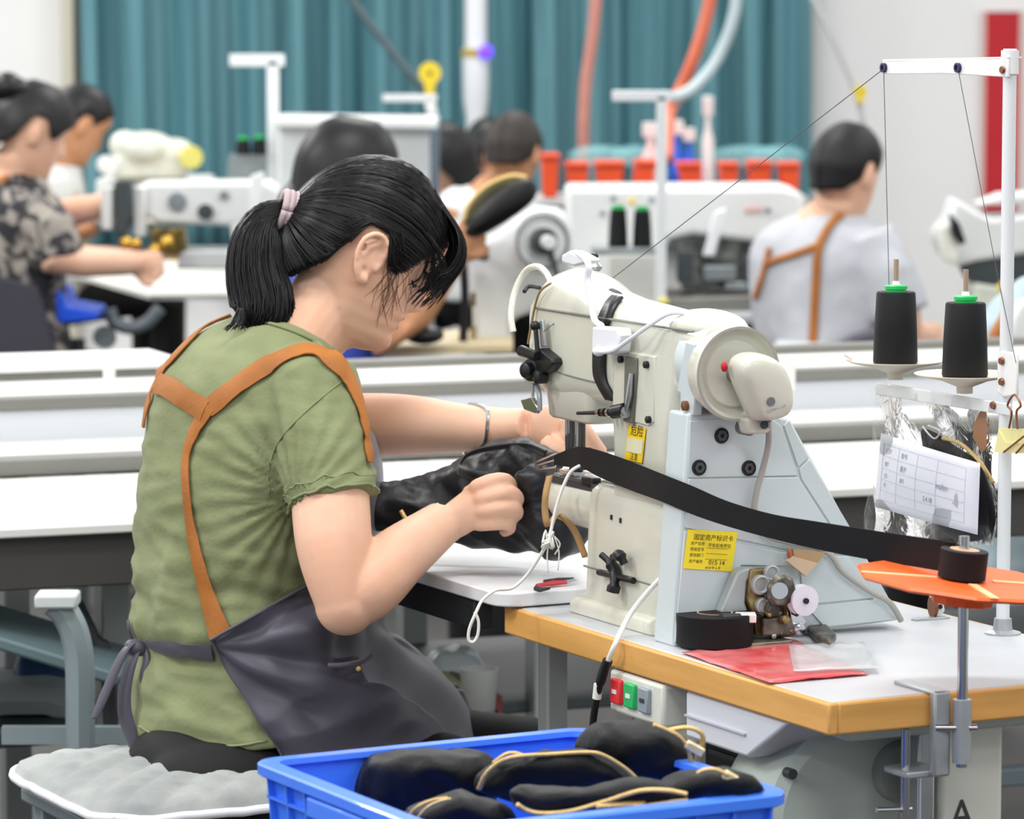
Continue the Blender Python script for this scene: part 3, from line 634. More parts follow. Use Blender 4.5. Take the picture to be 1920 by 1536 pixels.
MB().prism([PB(x, y, .372) for x, y in ((1478, 1132), (1486, 1128), (1512, 1165), (1506, 1180), (1488, 1180))], VX * 0.006).build('link_arm', m_chrome, bw, bevel=0.001)
MB().lathe(PB(1497, 1180, .370), -VX, [(-0.004, 0.0075), (0.004, 0.0075), (0.006, 0.004)], 18).build('pivot', m_chrome, bw)
MB().prism([PB(x, y, .38) for x, y in ((1425, 1158), (1480, 1152), (1486, 1192), (1424, 1192))], VX * 0.012 - VX * 0.02).build('lower_block', m_grease, bw, bevel=0.003)
rb = random.Random(5)
for k in range(16):
    x, y = rb.uniform(1412, 1482), rb.uniform(1085, 1190); r = rb.uniform(.0025, .0065); d_ = rb.uniform(.008, .02)
    MB().lathe(PB(x, y, .382), (-VX + UX * rb.uniform(-.3, .3) + ZX * rb.uniform(-.2, .2)), [(0, r), (d_, r), (d_ + .001, r * .6)], rb.choice((6, 12, 14))).build('small_screw', rb.choice((m_chrome, m_dark, m_grease, m_brass)), bw)
MB().box(T(0.115, 0.372, ZT + 0.004), (0.10, 0.03, 0.007), AX).build('base_plate', m_grease, bw, bevel=0.002)
MB().prism([Wz(x, y, ZT + .004) for x, y in ((1505, 1178), (1542, 1176), (1568, 1203), (1556, 1216), (1530, 1205))], ZX * 0.010).build('foot_lug', m_grease, bw, bevel=0.003)
MB().cyl(PB(1352, 1161, .36), PB(1386, 1161, .36), 0.007).build('hidden_shaft', m_dark, bw)
# table fittings at the back of the top: hinge with leather pad, oil hole ring
hg = thing('thread_post_bracket', 'small white bracket with brown leather pad at the back of the table', 'bracket', Wz(1745, 1160, ZT))
pb = lambda x, y: planeB(x, y, 0.45)
hb = Wz(1750, 1160, ZT); bb = (hb - C0).dot(VX)
MB().prism([planeB(x, y, bb) for x, y in ((1742, 1110), (1749, 1110), (1770, 1132), (1772, 1145), (1762, 1160), (1750, 1160), (1756, 1138))], VX * 0.006).build('bracket_arm', m_white, hg, bevel=0.001)
MB().lathe(planeB(1752, 1137, bb), -UX + VX * 0.2, [(0, 0.014), (0.004, 0.014)], 24).build('leather_pad', mat('leather_brown', '#7a4a30', 0.6), hg)
MB().cyl(planeB(1763, 1138, bb - .004), planeB(1763, 1138, bb), 0.003).build('rivet', m_black, hg)
MB().box(Wz(1745, 1160, ZT + 0.002), (0.05, 0.012, 0.003), AX).build('bracket_base', m_clamp, hg, bevel=0.001)
# ================================================================ thread stand
PA_, PB_ = 0.4365, 0.3192
def TS(b, z, a=PA_): return T(a, b, z)
m_pole = mat('pole_white', '#dde1e3', 0.3, coat=0.3)
st = thing('thread_stand', 'tall white thread stand with eyelet arm and two saucer spool holders', 'thread stand', TS(PB_, ZT))
MB().cyl(TS(PB_, ZT), TS(PB_, 1.508), 0.0082, None, 20).build('pole', m_pole, st)
MB().lathe(TS(PB_, ZT), ZX, [(0, 0.022), (0.003, 0.022), (0.006, 0.012), (0.02, 0.0105)], 28).build('base_flange', m_clamp, st)
def onS(px, py): return planeA(px, py, PA_ - 0.009)
MB().prism([onS(x, y) for x, y in ((1655, 116), (1770, 111), (1890, 110), (1890, 145), (1770, 138), (1655, 139))], UX * 0.003).build('eyelet_arm', m_white, st, bevel=0.001)
MB().prism([onS(x, y) + ZX * 0.0005 for x, y in ((1655, 112), (1890, 107), (1890, 110), (1655, 116))], UX * 0.02).build('arm_flange', m_white, st)
MB().lathe(TS(PB_, 1.478), ZX, [(0, 0.0085), (0, 0.0108), (0.028, 0.0108), (0.028, 0.0085)], 20).build('arm_clamp', m_white, st)
for px, m_ in ((1659, m_black), (1798, m_black)):
    MB().lathe(onS(px, 127) - UX * 0.002, -UX, [(-0.003, 0.0035), (-0.003, 0.006), (0.002, 0.006), (0.002, 0.0035)], 18, ring=True).build('eyelet', mat('eyelet_blue', '#26264f', 0.3), st)
MB().lathe(onS(1882, 131) - UX * 0.001, -UX, [(0, 0.005), (0.003, 0.004)], 14).build('arm_screw', MATS['copper'], st)
MB().prism([onS(x, y) for x, y in ((1640, 722), (1645, 717), (1893, 758), (1893, 780), (1640, 740))], UX * 0.004).build('spool_bar', m_pole, st, bevel=0.001)
MB().prism([onS(x, y) for x, y in ((1869, 665), (1876, 658), (1906, 662), (1906, 742), (1880, 745), (1869, 735))], UX * 0.004).build('bar_bracket', m_white, st, bevel=0.002)
for x, y in ((1880, 677), (1880, 716), (1864, 760)): MB().lathe(onS(x, y) - UX * 0.001, -UX, [(0, 0.005), (0.003, 0.004)], 14).build('bracket_screw', MATS['copper'], st)
m_cream = mat('saucer_cream', '#e2d8c8', 0.45, var=0.08, vscale=10)
m_thread = mat('black_thread', '#07090d', 0.6, bump=0.25, bscale=400, spec=0.35, stretch=(1, 1, 6))
for k, (px, ptop, pbot, ysau) in enumerate(((1667, 550, 687, 712), (1797, 566, 708, 738))):
    base = onS(px, ysau); bb = (base - C0).dot(VX)
    c = TS(bb, base.z); s_ = 7500 / c.y
    MB().cyl(c, c + ZX * 0.152, 0.0032).build('spool_pin', mat('pin_brass', '#b49a86', 0.35, metal=0.6), st)
    MB().lathe(c, ZX, [(0, 0.010), (0.008, 0.010), (0.016, 0.030), (0.021, 0.056), (0.0235, 0.062), (0.0245, 0.062), (0.0225, 0.055), (0.0195, 0.02)], 40).build('spool_saucer', m_cream, st)
    if k == 0: MB().box(c + V3((-0.06, 0, 0.028)), (0.012, 0.012, 0.003), (V3((.8, 0, -.5)), V3((0, 1, 0)), V3((.5, 0, .8)))).build('saucer_tab', m_cream, st)
    c = c + ZX * 0.0205
    cn = thing('thread_cone', ('cone of black thread on the left saucer of the thread stand', 'cone of black thread on the saucer next to the white pole')[k], 'thread cone', c)
    h = (pbot - ptop) / s_ * 0.985
    MB().lathe(c, ZX, [(0, 0.006), (0, 0.0272), (0.003, 0.0282), (h * .5, 0.0268), (h - 0.002, 0.0246), (h, 0.0232), (h, 0.006)], 48).build('thread', m_thread, cn, ang=50)
    MB().lathe(c + ZX * h, ZX, [(0, 0.0132), (0.0035, 0.0132), (0.0035, 0.0145), (0.0075, 0.0145), (0.0085, 0.012), (0.0085, 0.004)], 28).build('cone_cap', mat('cap_green', '#19b85a', 0.4), cn, ang=50)
    MB().lathe(c + ZX * (h + 0.0075), ZX, [(0, 0.0055), (0.006, 0.004)], 14).build('cap_tip', m_white, cn)
# threads
m_th = mat('thread_line', '#4a4d52', 0.6)
def thread(pts, label, r=0.0006):
    tag(MB().tube(pts, r, 5).build('sewing_thread', m_th, None), label, 'thread')
e1 = onS(1657, 129); hd = planeA(1019, 622, .05)
thread([e1, hd], 'dark thread running slantwise from the eyelet arm down to the machine head')
thread([e1, onS(1667, 540)], 'dark thread rising straight from the left cone to the eyelet arm', 0.0005)
thread([onS(1797, 132), onS(1848, 400), onS(1875, 540), onS(1905, 680)], 'slack thread hanging from the second eyelet past the white pole', 0.0005)
# ---------------------------------------------------------------- plastic bag hanging on the spool bar
bg = thing('hanging_bag', 'clear plastic bag with a black sample pouch hanging from the spool bar', 'bag', onS(1750, 900))
AB = PA_ + 0.004
def onG(px, py, da=0.0): return planeA(px, py, AB + da)
def sheet(px0, px1, py0, py1, da, amp, n=18, seed=0):
    G = []
    for i in range(n):
        row = []
        for j in range(n):
            u, v = j / (n - 1), i / (n - 1); x = px0 + (px1 - px0) * u; y = py0 + (py1 - py0) * v + 40 * (u - .5) * (1 - v) * .9
            x += 6 * math.sin(5 * v + seed)
            p = onG(x, y, da); k = math.sin(PI * min(1, v * 1.2)) if v < .8 else 1
            row.append(p + UX * (amp * vnoise((u * 5 + seed, v * 3, seed), 1.0) + (-0.012 if da < 0 else 0.012) * math.sin(PI * u) * math.sin(PI * min(1, v))))
        G.append(row)
    return G
m_bag = bpy.data.materials.new('bag_film'); m_bag.use_nodes = True; nt = m_bag.node_tree; nt.nodes.remove(nt.nodes['Principled BSDF'])
N = nt.nodes; L = nt.links; tr = N.new('ShaderNodeBsdfTransparent'); gl = N.new('ShaderNodeBsdfGlossy'); gl.inputs['Roughness'].default_value = .22; mx = N.new('ShaderNodeMixShader'); fr = N.new('ShaderNodeFresnel'); fr.inputs[0].default_value = 1.22
tx = N.new('ShaderNodeTexNoise'); tx.inputs['Scale'].default_value = 34; tx.inputs['Distortion'].default_value = 1.5; bp = N.new('ShaderNodeBump'); bp.inputs['Strength'].default_value = .16; bp.inputs['Distance'].default_value = .02
tcb = N.new('ShaderNodeTexCoord'); L.new(tcb.outputs['Object'], tx.inputs['Vector']); L.new(tx.outputs['Fac'], bp.inputs['Height']); L.new(bp.outputs[0], gl.inputs['Normal']); L.new(bp.outputs[0], fr.inputs['Normal'])
L.new(fr.outputs[0], mx.inputs[0]); L.new(tr.outputs[0], mx.inputs[1]); L.new(gl.outputs[0], mx.inputs[2]); L.new(mx.outputs[0], N['Material Output'].inputs[0])
MB().grid(sheet(1632, 1862, 742, 1022, -0.014, 0.016, seed=1.3)).build('bag_front', m_bag, bg, ang=180)
MB().grid(sheet(1632, 1862, 742, 1022, 0.014, 0.016, seed=4.1)).build('bag_back', m_bag, bg, ang=180)
# pouch inside the bag: thing of its own
m_cloth_b = mat('black_nylon', '#06070a', 0.55, var=0.25, vscale=25, bump=0.15, bscale=200, sheen=0.06, spec=.35)
m_gold = mat('gold_zip', '#d9b978', 0.38, metal=0.55, bump=0.5, bscale=400)
def pouch_solid(poly, conv, depth, sub=1, seedn=0, wr=0.004):
    """pillow-like solid: outline from the photo given real thickness along depth"""
    n = len(poly); P = [conv(x, y) for x, y in poly]; c = sum(P, V3()) / n; mbp = MB()
    rings = []
    for k, off in ((0.0, -1.0), (0.45, -0.98), (0.80, -0.72), (0.96, -0.30), (1.0, 0), (0.96, 0.30), (0.80, 0.72), (0.45, 0.98), (0.0, 1.0)):
        rings.append([c + (p - c) * max(k, 0.02) + depth * (off * 0.5) for p in P])
    mbp.loft(rings)
    if wr:
        for i, v in enumerate(mbp.v): mbp.v[i] = v + V3((vnoise(v + V3((seedn, 0, 0)), 22), vnoise(v + V3((0, seedn, 0)), 22), vnoise(v + V3((0, 0, seedn)), 22))) * wr
    return mbp
sp = thing('sample_pouch', 'black sample pouch with gold piping inside the clear hanging bag', 'pouch', onG(1795, 910))
pp = pouch_solid(catmull([(1725, 800), (1750, 808), (1790, 830), (1830, 860), (1855, 900), (1866, 950), (1862, 1000), (1835, 1018), (1790, 1012), (1750, 985), (1742, 930), (1735, 860), (1725, 800)], 2)[:-1], lambda x, y: onG(x, y, 0.0), UX * 0.022, seedn=3)
pp.build('pouch_body', m_cloth_b, sp, ang=180, sub=1)
MB().tube(catmull([onG(x, y, -0.010) for x, y in ((1768, 822), (1800, 832), (1830, 858), (1850, 885), (1862, 905))], 5), 0.0025, 8).build('gold_piping', m_gold, sp)
MB().tube(catmull([onG(x, y, -0.006) for x, y in ((1730, 800), (1745, 818), (1755, 822), (1762, 808), (1740, 798))], 4), 0.0012, 6).build('inner_loop', m_white, sp)
pt = MB(); pt.add([onG(x, y, 0.006) for x, y in ((1838, 770), (1850, 772), (1850, 840), (1840, 850), (1824, 820), (1826, 795))], [(0, 1, 2, 3, 4, 5)])
tag(pt.build('swatch', mat('tan_leather', '#a87a5c', 0.5), None), 'tan leather swatch inside the clear hanging bag', 'swatch')
# paper in the bag
pr = thing('work_order', 'printed white work order sheet in the clear hanging bag', 'paper', onG(1740, 910, -.02))
Q = [onG(x, y, d_) for x, y, d_ in ((1652, 812, -.024), (1838, 869, -.03), (1833, 1003, -.027), (1640, 950, -.022))]
def onpap(u, v, o=0): return Q[0].lerp(Q[1], u).lerp(Q[3].lerp(Q[2], u), v) - UX * (0.006 * math.sin(PI * u) * math.sin(PI * (v * .8 + .1)) + o)
MB().grid([[onpap(j / 10, i / 10) for j in range(11)] for i in range(11)], 0.0003).build('sheet', mat('paper_white', '#e2e3ee', 0.6), pr, ang=180)
m_rule = mat('rule_grey', '#bcc3d3', 0.7)
def rule(u0, v0, u1, v1, r=0.00035):
    MB().tube([onpap(u0 + (u1 - u0) * k / 8, v0 + (v1 - v0) * k / 8, .0004) for k in range(9)], r, 4).build('ruled_line', m_rule, pr)
for v in (0.12, 0.28, 0.45, 0.6, 0.75, 0.88): rule(0.05, v, 0.88, v)
for u in (0.05, 0.22, 0.42, 0.62, 0.88): rule(u, 0.12, u, 0.88)
px_ = (Q[1] - Q[0]).normalized(); py_ = (Q[0] - Q[3]).normalized()
for s_, u, v, z_ in (('订单', .08, .24, .008), ('款号', .25, .24, .008), ('数量', .08, .41, .007), ('黑色', .25, .42, .009), ('日期', .08, .57, .007), ('8/3', .26, .57, .008), ('mallen', .62, .50, .011), ('2.4.18', .5, .72, .009), ('尺寸', .08, .7, .007)):
    text_obj(s_, 'written_text', mat('pen_ink', '#7f88a3', 0.7), pr, z_, onpap(u, v, .0009), px_, py_)
# note pad on a clip at the pole
nc = TS(PB_ - 0.02, onS(1905, 828).z, PA_ - 0.02)
nt_ = thing('note_pad', 'pale yellow folded card hanging by a wire clip on the white pole', 'note', nc)
m_note = mat('note_yellow', '#dcd69a', 0.6)
Np = lambda x, y, d_=0: planeA(x, y, PA_ - 0.018 + d_)
MB().prism([Np(x, y) for x, y in ((1871, 803), (1960, 806), (1960, 832), (1885, 830))], UX * 0.004).build('upper_flap', m_note, nt_)
MB().prism([Np(x, y, -.002) for x, y in ((1864, 848), (1872, 806), (1885, 830), (1960, 832), (1960, 852))], UX * 0.004).build('lower_flap', m_note, nt_)
MB().tube(catmull([Np(x, y, -.004) for x, y in ((1892, 803), (1897, 772), (1889, 760), (1902, 740), (1914, 760), (1906, 772), (1908, 805))], 4), 0.0014, 8).build('wire_clip', MATS['copper'], nt_)
for x0, y0, x1, y1 in ((1882, 848, 1920, 818), (1905, 850, 1925, 828)): MB().tube([Np(x0, y0, -.005), Np(x1, y1, -.005)], 0.0013, 6).build('wire_leg', MATS['copper'], nt_)
# ================================================================ black webbing from the disc to the needle
path = [(1792, 1018, 1076, 4.385), (1770, 1014, 1072, 4.39), (1700, 1004, 1060, 4.43), (1640, 995, 1051, 4.46), (1532, 978, 1030, 4.52), (1448, 964, 1010, 4.57), (1365, 940, 987, 4.63), (1300, 912, 965, 4.68), (1240, 888, 940, 4.74),
        (1180, 864, 918, 4.83), (1128, 846, 896, 4.90), (1092, 838, 878, 4.96), (1066, 843, 876, 5.02), (1040, 855, 872, 5.07)]
G = [[tuple(W(x, y0, Y)), tuple(W(x, y1, Y))] for x, y0, y1, Y in path]
up_ = catmull([g[0] for g in G], 6); lo_ = catmull([g[1] for g in G], 6)
tag(MB().grid([[V3(a), V3(a).lerp(V3(b), .5), V3(b)] for a, b in zip(up_, lo_)], 0.0012).build('webbing_tape', m_tape, None, ang=40),
    'long black webbing tape stretched from the orange disc to the needle', 'tape')
# small folded cardboard behind the webbing
cb = thing('cardboard_scrap', 'folded tan cardboard scrap tucked behind the black webbing', 'cardboard', planeB(1510, 1050, .39))
m_cb2 = mat('cardboard_pale', '#cfb397', 0.75, var=0.1, vscale=20)
MB().prism([planeB(x, y, .393) for x, y in ((1487, 1030), (1548, 1036), (1532, 1058), (1489, 1045))], VX * 0.004).build('upper_fold', mat('cardboard_dark', '#a98d68', 0.75), cb)
MB().prism([planeB(x, y, .389) for x, y in ((1487, 1043), (1534, 1056), (1511, 1081), (1475, 1052))], VX * 0.004).build('lower_fold', m_cb2, cb)
MB().ell(planeB(1480, 1038, .391), (0.003, 0.002, 0.006)).build('red_edge', mat('red_dull', '#b5583f', 0.6), cb)
# ================================================================ cords
m_cordw = mat('cord_white', '#eceae4', 0.5)
P = catmull([planeA(1250, 1074, .055), planeA(1215, 1110, .04), planeA(1180, 1155, .02), planeA(1155, 1205, -.01), planeA(1140, 1240, -.015)], 6)
cd = thing('signal_cable', 'white cable with black sheath hanging over the wooden table edge', 'cable', planeA(1180, 1155, .02))
MB().tube(P, 0.0033, 10).build('white_lead', m_cordw, cd)
MB().tube(catmull([planeA(1140, 1238, -.015), planeA(1130, 1265, -.018), planeA(1121, 1300, -.02), planeA(1113, 1345, -.02), planeA(1108, 1400, -.02)], 5), [0.0062] * 8 + [0.0045] * 13, 12).build('black_sheath', m_black, cd)
MB().tube([planeA(1122, 1283, -.0198), planeA(1119, 1310, -.0202)], 0.0056, 12).build('white_sleeve', m_cordw, cd)
# white strings tied to the tape guide
P = [W(1088, 873, 4.93), W(1070, 885, 4.93), W(1055, 915, 4.93), W(1042, 955, 4.93), W(1033, 995, 4.93), W(1025, 1020, 4.93), W(1005, 1055, 4.94), W(985, 1082, 4.95), W(960, 1103, 4.95), W(930, 1107, 4.94), W(905, 1125, 4.93), W(892, 1150, 4.92), W(880, 1180, 4.92), W(879, 1200, 4.92), W(888, 1204, 4.92), W(896, 1190, 4.92), W(897, 1165, 4.92), W(890, 1148, 4.92)]
stg = thing('white_string', 'knotted white string hanging from the needle plate over the board edge', 'string', W(1040, 1000, 4.93))
MB().tube(catmull(P, 5), 0.0021, 8).build('string', m_cordw, stg, ang=180)
rnd = random.Random(3); K = []
for k in range(26): K.append(W(1027 + rnd.uniform(-11, 13), 1008 + rnd.uniform(-14, 22), 4.925 + rnd.uniform(-.01, .01)))
MB().tube(catmull(K, 3), 0.0014, 6).build('knot', m_cordw, stg, ang=180)
for q in ([(1040, 1008), (1048, 1035), (1046, 1070)], [(1032, 1010), (1026, 1040), (1028, 1075)], [(1035, 1002), (1050, 1020), (1040, 1040)]):
    MB().tube(catmull([W(x, y, 4.93) for x, y in q], 4), 0.001, 6).build('loose_end', m_cordw, stg, ang=180)
# tan leather belt on the bed
P = [W(1031, 893, 5.0), W(1024, 925, 4.99), W(1022, 955, 4.99), W(1028, 985, 4.99), W(1043, 965, 5.02), W(1062, 975, 5.02), W(1080, 1000, 5.03), W(1098, 1045, 5.03)]
tag(MB().ribbon(catmull(P, 5), 0.0085, [V3((1, -.2, .25))] * 36, 0.002).build('leather_belt', mat('belt_tan', '#b08a5c', 0.6), None, ang=180), 'tan belt looped round the cylinder bed of the machine', 'belt')
# thread snips on the board
sn = thing('thread_snips', 'red-handled thread snips lying on the white board', 'snips', Wz(1040, 1095, ZT + .022))
Zs = lambda x, y, h=0.026: Wz(x, y, ZT + h)
MB().tube([Zs(1008, 1098), Zs(1040, 1093), Zs(1062, 1092)], [0.004, 0.0055, 0.004], 10, flat=.6).build('handle', mat('snip_red', '#c8373c', 0.4), sn)
MB().tube([Zs(1005, 1103), Zs(1012, 1106, .025), Zs(1030, 1103, .025)], [0.004, 0.0035, 0.002], 8).build('spring', m_dark, sn)
MB().tube([Zs(1060, 1092), Zs(1080, 1087)], [0.003, 0.001], 8).build('blade', m_steel, sn)
MB().tube([Zs(1020, 1090, .028), Zs(1045, 1087, .028), Zs(1075, 1084, .027)], [0.002, 0.0025, 0.001], 8).build('blade', m_dark, sn)
# ================================================================ blue crate with pouches
m_blue = mat('crate_blue', '#4583ff', 0.35, var=0.08, vscale=5, coat=0.25)
ZC = 0.766
L_, B_, R_ = Wz(465, 1424, ZC), Wz(1102, 1361, ZC), Wz(1506, 1485, ZC)
cu = (B_ - L_).normalized(); cv = (L_ - B_ + (R_ - B_)); cw = (R_ - B_)
cl = (B_ - L_).length; cvv = (cw - cu * cw.dot(cu)); cd_ = cvv.length; cvv = cvv.normalized()      # cvv points towards the camera side
N_ = L_ + cvv * cd_; CC = L_ + cu * cl / 2 + cvv * cd_ / 2; HB = 0.165
CAX = (cu, cvv, ZX)
cr = thing('blue_crate', 'bright blue plastic crate full of black pouches, in the foreground', 'crate', (CC.x, CC.y, ZC - HB))
def crg(z, ins, r=0.03): return rect_ring((CC.x, CC.y, z), cu, cvv, cl / 2 - ins, cd_ / 2 - ins, max(r - ins * .5, 0.006), 6)
mbc = MB(); rs = [crg(ZC - HB, 0.030), crg(ZC - 0.012, 0.017), crg(ZC - 0.012, 0.013), crg(ZC - 0.002, 0.013)]
mbc.loft([crg(ZC - HB, 0.026), crg(ZC - 0.004, 0.0105), crg(ZC - 0.004, 0.0135), crg(ZC - HB + 0.006, 0.030)], cap=True)
mbc.build('crate_walls', m_blue, cr, ang=40)
mbr = MB(); mbr.loft([crg(ZC - 0.014, 0.003), crg(ZC - 0.012, 0.0), crg(ZC - 0.002, 0.0), crg(ZC, 0.002), crg(ZC, 0.020), crg(ZC - 0.006, 0.021), crg(ZC - 0.006, 0.004), crg(ZC - 0.014, 0.003)], cap=False)
mbr.build('rim', m_blue, cr, ang=40)
def wall_pt(side, t, z):   # point on the outside of a wall, t along it from its left end seen from outside
    k = (ZC - 0.004 - z) / (HB - .004); ins = 0.0110 + k * 0.0155
    if side == 'v': return N_.lerp(L_, t) * 1 + cu * ins + ZX * (z - ZC), -cu, cvv
    return N_.lerp(R_, t) - cvv * ins + ZX * (z - ZC), cvv, cu
for side, ln in (('v', cd_), ('u', cl)):
    for k in range(9):
        t = 0.085 + 0.83 * k / 8
        p0, n_, al = wall_pt(side, t, ZC - HB); p1, _, _ = wall_pt(side, t, ZC - 0.014)
        MB().prism([p0 - al * .002, p0 + al * .002, p0 + al * .002 + n_ * .013, p1 + al * .002 + n_ * .013, p1 + al * .002, p1 - al * .002][:0] or
                   [p0, p0 + n_ * 0.008, p1 + n_ * 0.0075, p1], al * 0.003).build('wall_rib', m_blue, cr)
    for z in (ZC - 0.036, ZC - 0.085, ZC - 0.15):
        p0, n_, al = wall_pt(side, 0.075, z); p1, _, _ = wall_pt(side, 0.925, z)
        MB().prism([p0, p0 + n_ * 0.0075, p1 + n_ * 0.0075, p1], ZX * 0.003).build('wall_ledge', m_blue, cr)
hp, n_, al = wall_pt('v', 0.52, ZC - 0.026)
MB().box(hp + n_ * 0.006, (0.014, 0.13, 0.022), CAX).build('handle_grip', m_blue, cr, bevel=0.003)
# stand that carries the crate, below the frame
sd = thing('crate_stand', 'low wooden stand under the blue crate', 'stand', (CC.x, CC.y, 0))
zt = ZC - HB - 0.002
MB().box((CC.x, CC.y, zt - 0.012), (cl * .9, cd_ * .9, 0.02), CAX).build('stand_top', m_wood, sd)
for i in (-1, 1):
    for j in (-1, 1): MB().box(V3((CC.x, CC.y, (zt - .02) / 2)) + cu * i * cl * .38 + cvv * j * cd_ * .38, (0.03, 0.03, zt - 0.022), CAX).build('leg', m_wood, sd)
# pouches: outline in the photo, own depth plane inside the crate
def pouch(label, poly, Y, thick, zips, seed, lean=0.35, extra=None):
    conv = lambda x, y: W(x, y, Y - lean * (W(960, 1450, Y).z - W(960, y, Y).z) * -1)
    c = conv(*poly[0]); cx = sum(p[0] for p in poly) / len(poly); cy = sum(p[1] for p in poly) / len(poly)
    t = thing('black_pouch', label, 'pouch', conv(cx, cy), 'black zip pouches in the blue crate')
    pl = catmull(poly + [poly[0]], 4)[:-1]
    me_ = remeshed(pouch_solid(pl, conv, V3((0.25, -1, 0.15)).normalized() * thick, seedn=seed, wr=0.004), .0055, 2, 'p'); sd_ = V3((seed * 3.1, 0, 0))
    displaced(me_, lambda co, n: .005 - .014 * abs(noise.noise(V3((co.x * 13 + co.z * 8, co.y * 10, co.z * 15)) + sd_)) ** 1.0 - .004 * abs(noise.noise(co * 34 + sd_)))
    for v in me_.vertices: v.co -= root_loc(t)
    finish('pouch_body', me_, m_cloth_b, t, ang=180)
    fr = V3((0.25, -1, 0.15)).normalized() * thick
    for z in zips:
        off = z[0] + .05; MB().tube(catmull([conv(x, y) + fr * off for x, y in z[1]], 5), (z[2] if len(z) > 2 else 0.003) * 1.2, 8, flat=.6).build('gold_zip', m_gold, t, ang=180)
    if extra:
        for x, y, off in extra: MB().box(conv(x, y) + fr * off, (0.022, 0.006, 0.010), (V3((.86, 0, -.5)), V3((0, 1, 0)), V3((.5, 0, .86)))).build('zip_pull', mat('pull_pale_gold', '#ecd9ae', 0.3, metal=0.5), t, bevel=0.002)
    return t
pouch('plump black pouch without visible zip at the left end of the crate', [(662, 1500), (670, 1455), (705, 1420), (780, 1402), (870, 1398), (912, 1415), (930, 1450), (920, 1510), (850, 1560), (700, 1560)], 4.22, 0.15,
      [], 1)
pouch('black pouch with tan cord edge in the near left corner of the crate', [(735, 1570), (765, 1520), (820, 1492), (900, 1492), (950, 1500), (960, 1560), (860, 1600)], 4.03, 0.10,
      [(0.42, [(735, 1545), (760, 1512), (790, 1497), (820, 1492)], .0022), (0.52, [(748, 1545), (775, 1512), (800, 1498), (822, 1493)], .0022)], 2)
pouch('black half-moon pouch with gold zip arched over its top, middle of the crate', [(886, 1480), (905, 1445), (945, 1420), (1030, 1412), (1100, 1410), (1140, 1425), (1175, 1450), (1190, 1475), (1120, 1500), (960, 1500)], 4.13, 0.07,
      [(0.30, [(888, 1478), (905, 1446), (945, 1420), (1030, 1413), (1095, 1410), (1125, 1418), (1160, 1440), (1180, 1458)], .0034), (0.1, [(920, 1430), (945, 1413), (965, 1412), (980, 1418)], .0025)], 3)
pouch('tall black pouch with forked gold zip in the far corner of the crate', [(1068, 1400), (1100, 1370), (1150, 1355), (1205, 1355), (1255, 1372), (1290, 1400), (1302, 1440), (1295, 1475), (1200, 1480), (1100, 1450)], 4.22, 0.11,
      [(0.42, [(1200, 1356), (1225, 1366), (1250, 1380), (1266, 1405), (1270, 1435)], .0034), (0.30, [(1235, 1367), (1270, 1362), (1295, 1372), (1298, 1390), (1288, 1415), (1282, 1442)], .0036)], 4, extra=[(1275, 1400, .5)])
pouch('flat black pouch with long curved gold zip at the near edge of the crate', [(948, 1485), (990, 1478), (1090, 1472), (1180, 1466), (1260, 1470), (1290, 1490), (1280, 1520), (1150, 1530), (1000, 1530), (955, 1512)], 4.00, 0.07,
      [(0.50, [(952, 1505), (975, 1518), (1010, 1522), (1060, 1516), (1120, 1498), (1180, 1480), (1230, 1479), (1268, 1486)], .0036), (0.53, [(1098, 1508), (1140, 1506), (1190, 1505)], .005), (.55, [(1190, 1506), (1230, 1501), (1268, 1496)], .0028)], 5)
pouch('floppy black pouch with gold zip pull lying over the right rim of the crate', [(1230, 1475), (1270, 1450), (1330, 1444), (1395, 1446), (1425, 1465), (1440, 1482), (1400, 1490), (1365, 1505), (1310, 1500), (1250, 1495)], 4.02, 0.09,
      [(0.42, [(1285, 1447), (1300, 1440), (1320, 1440), (1342, 1450)], .003)], 6, extra=[(1352, 1457, .45)])
# ================================================================ stool and quilted cushion
ZS = 0.555
k0, k1, k2 = Wz(70, 1438, ZS), Wz(228, 1536, ZS), Wz(345, 1388, ZS)
c4 = Wz(560, 1500, ZS)
sx = (Wz(470, 1512, ZS) - k1).normalized(); sy = V3((-sx.y, sx.x, 0))
sl = 0.36; sc_ = k1 + sx * (sl / 2) + sy * 0.19
SAX = (sx, sy, ZX)
m_cush = mat('cushion_grey', '#a3a5a2', 0.85, var=0.3, vscale=9, col2='#888d8d', bump=0.3, bscale=90, sheen=0.3)
cs = thing('seat_cushion', 'pale grey quilted cushion with white piping on the stool of the woman in front', 'cushion', sc_)
nq = 60; G = []
hx, hy = 0.205, 0.20
def cush(u, v, top=True):
    x, y = (u * 2 - 1), (v * 2 - 1)
    # rounded square
    k = (abs(x) ** 6 + abs(y) ** 6) ** (1 / 6) if (x or y) else 1; m_ = max(abs(x), abs(y)) or 1
    q = m_ / k if k else 1
    X, Y_ = x * q * hx, y * q * hy
    e = 1 - min(1, max(abs(x), abs(y))) ** 3
    quilt = abs(math.sin((X + Y_) * PI / 0.062)) ** 0.6 * abs(math.sin((X - Y_) * PI / 0.062)) ** 0.6
    z = 0.028 * e ** 0.5 + 0.010 * quilt * e ** 0.4 * .8 + 0.003 * vnoise((X, Y_, 0), 25)
    z -= 0.012 * math.exp(-((X - .06) ** 2 + (Y_ - .03) ** 2) / 0.012)
    return sc_ + sx * X + sy * Y_ + ZX * (z if top else -0.022 * e ** .6)
MB().grid([[cush(i / nq, j / nq) for j in range(nq + 1)] for i in range(nq + 1)]).build('cushion_top', m_cush, cs, ang=180)
MB().grid([[cush(i / 16, j / 16, False) for j in range(17)] for i in range(17)]).build('cushion_under', m_cush, cs, ang=180)
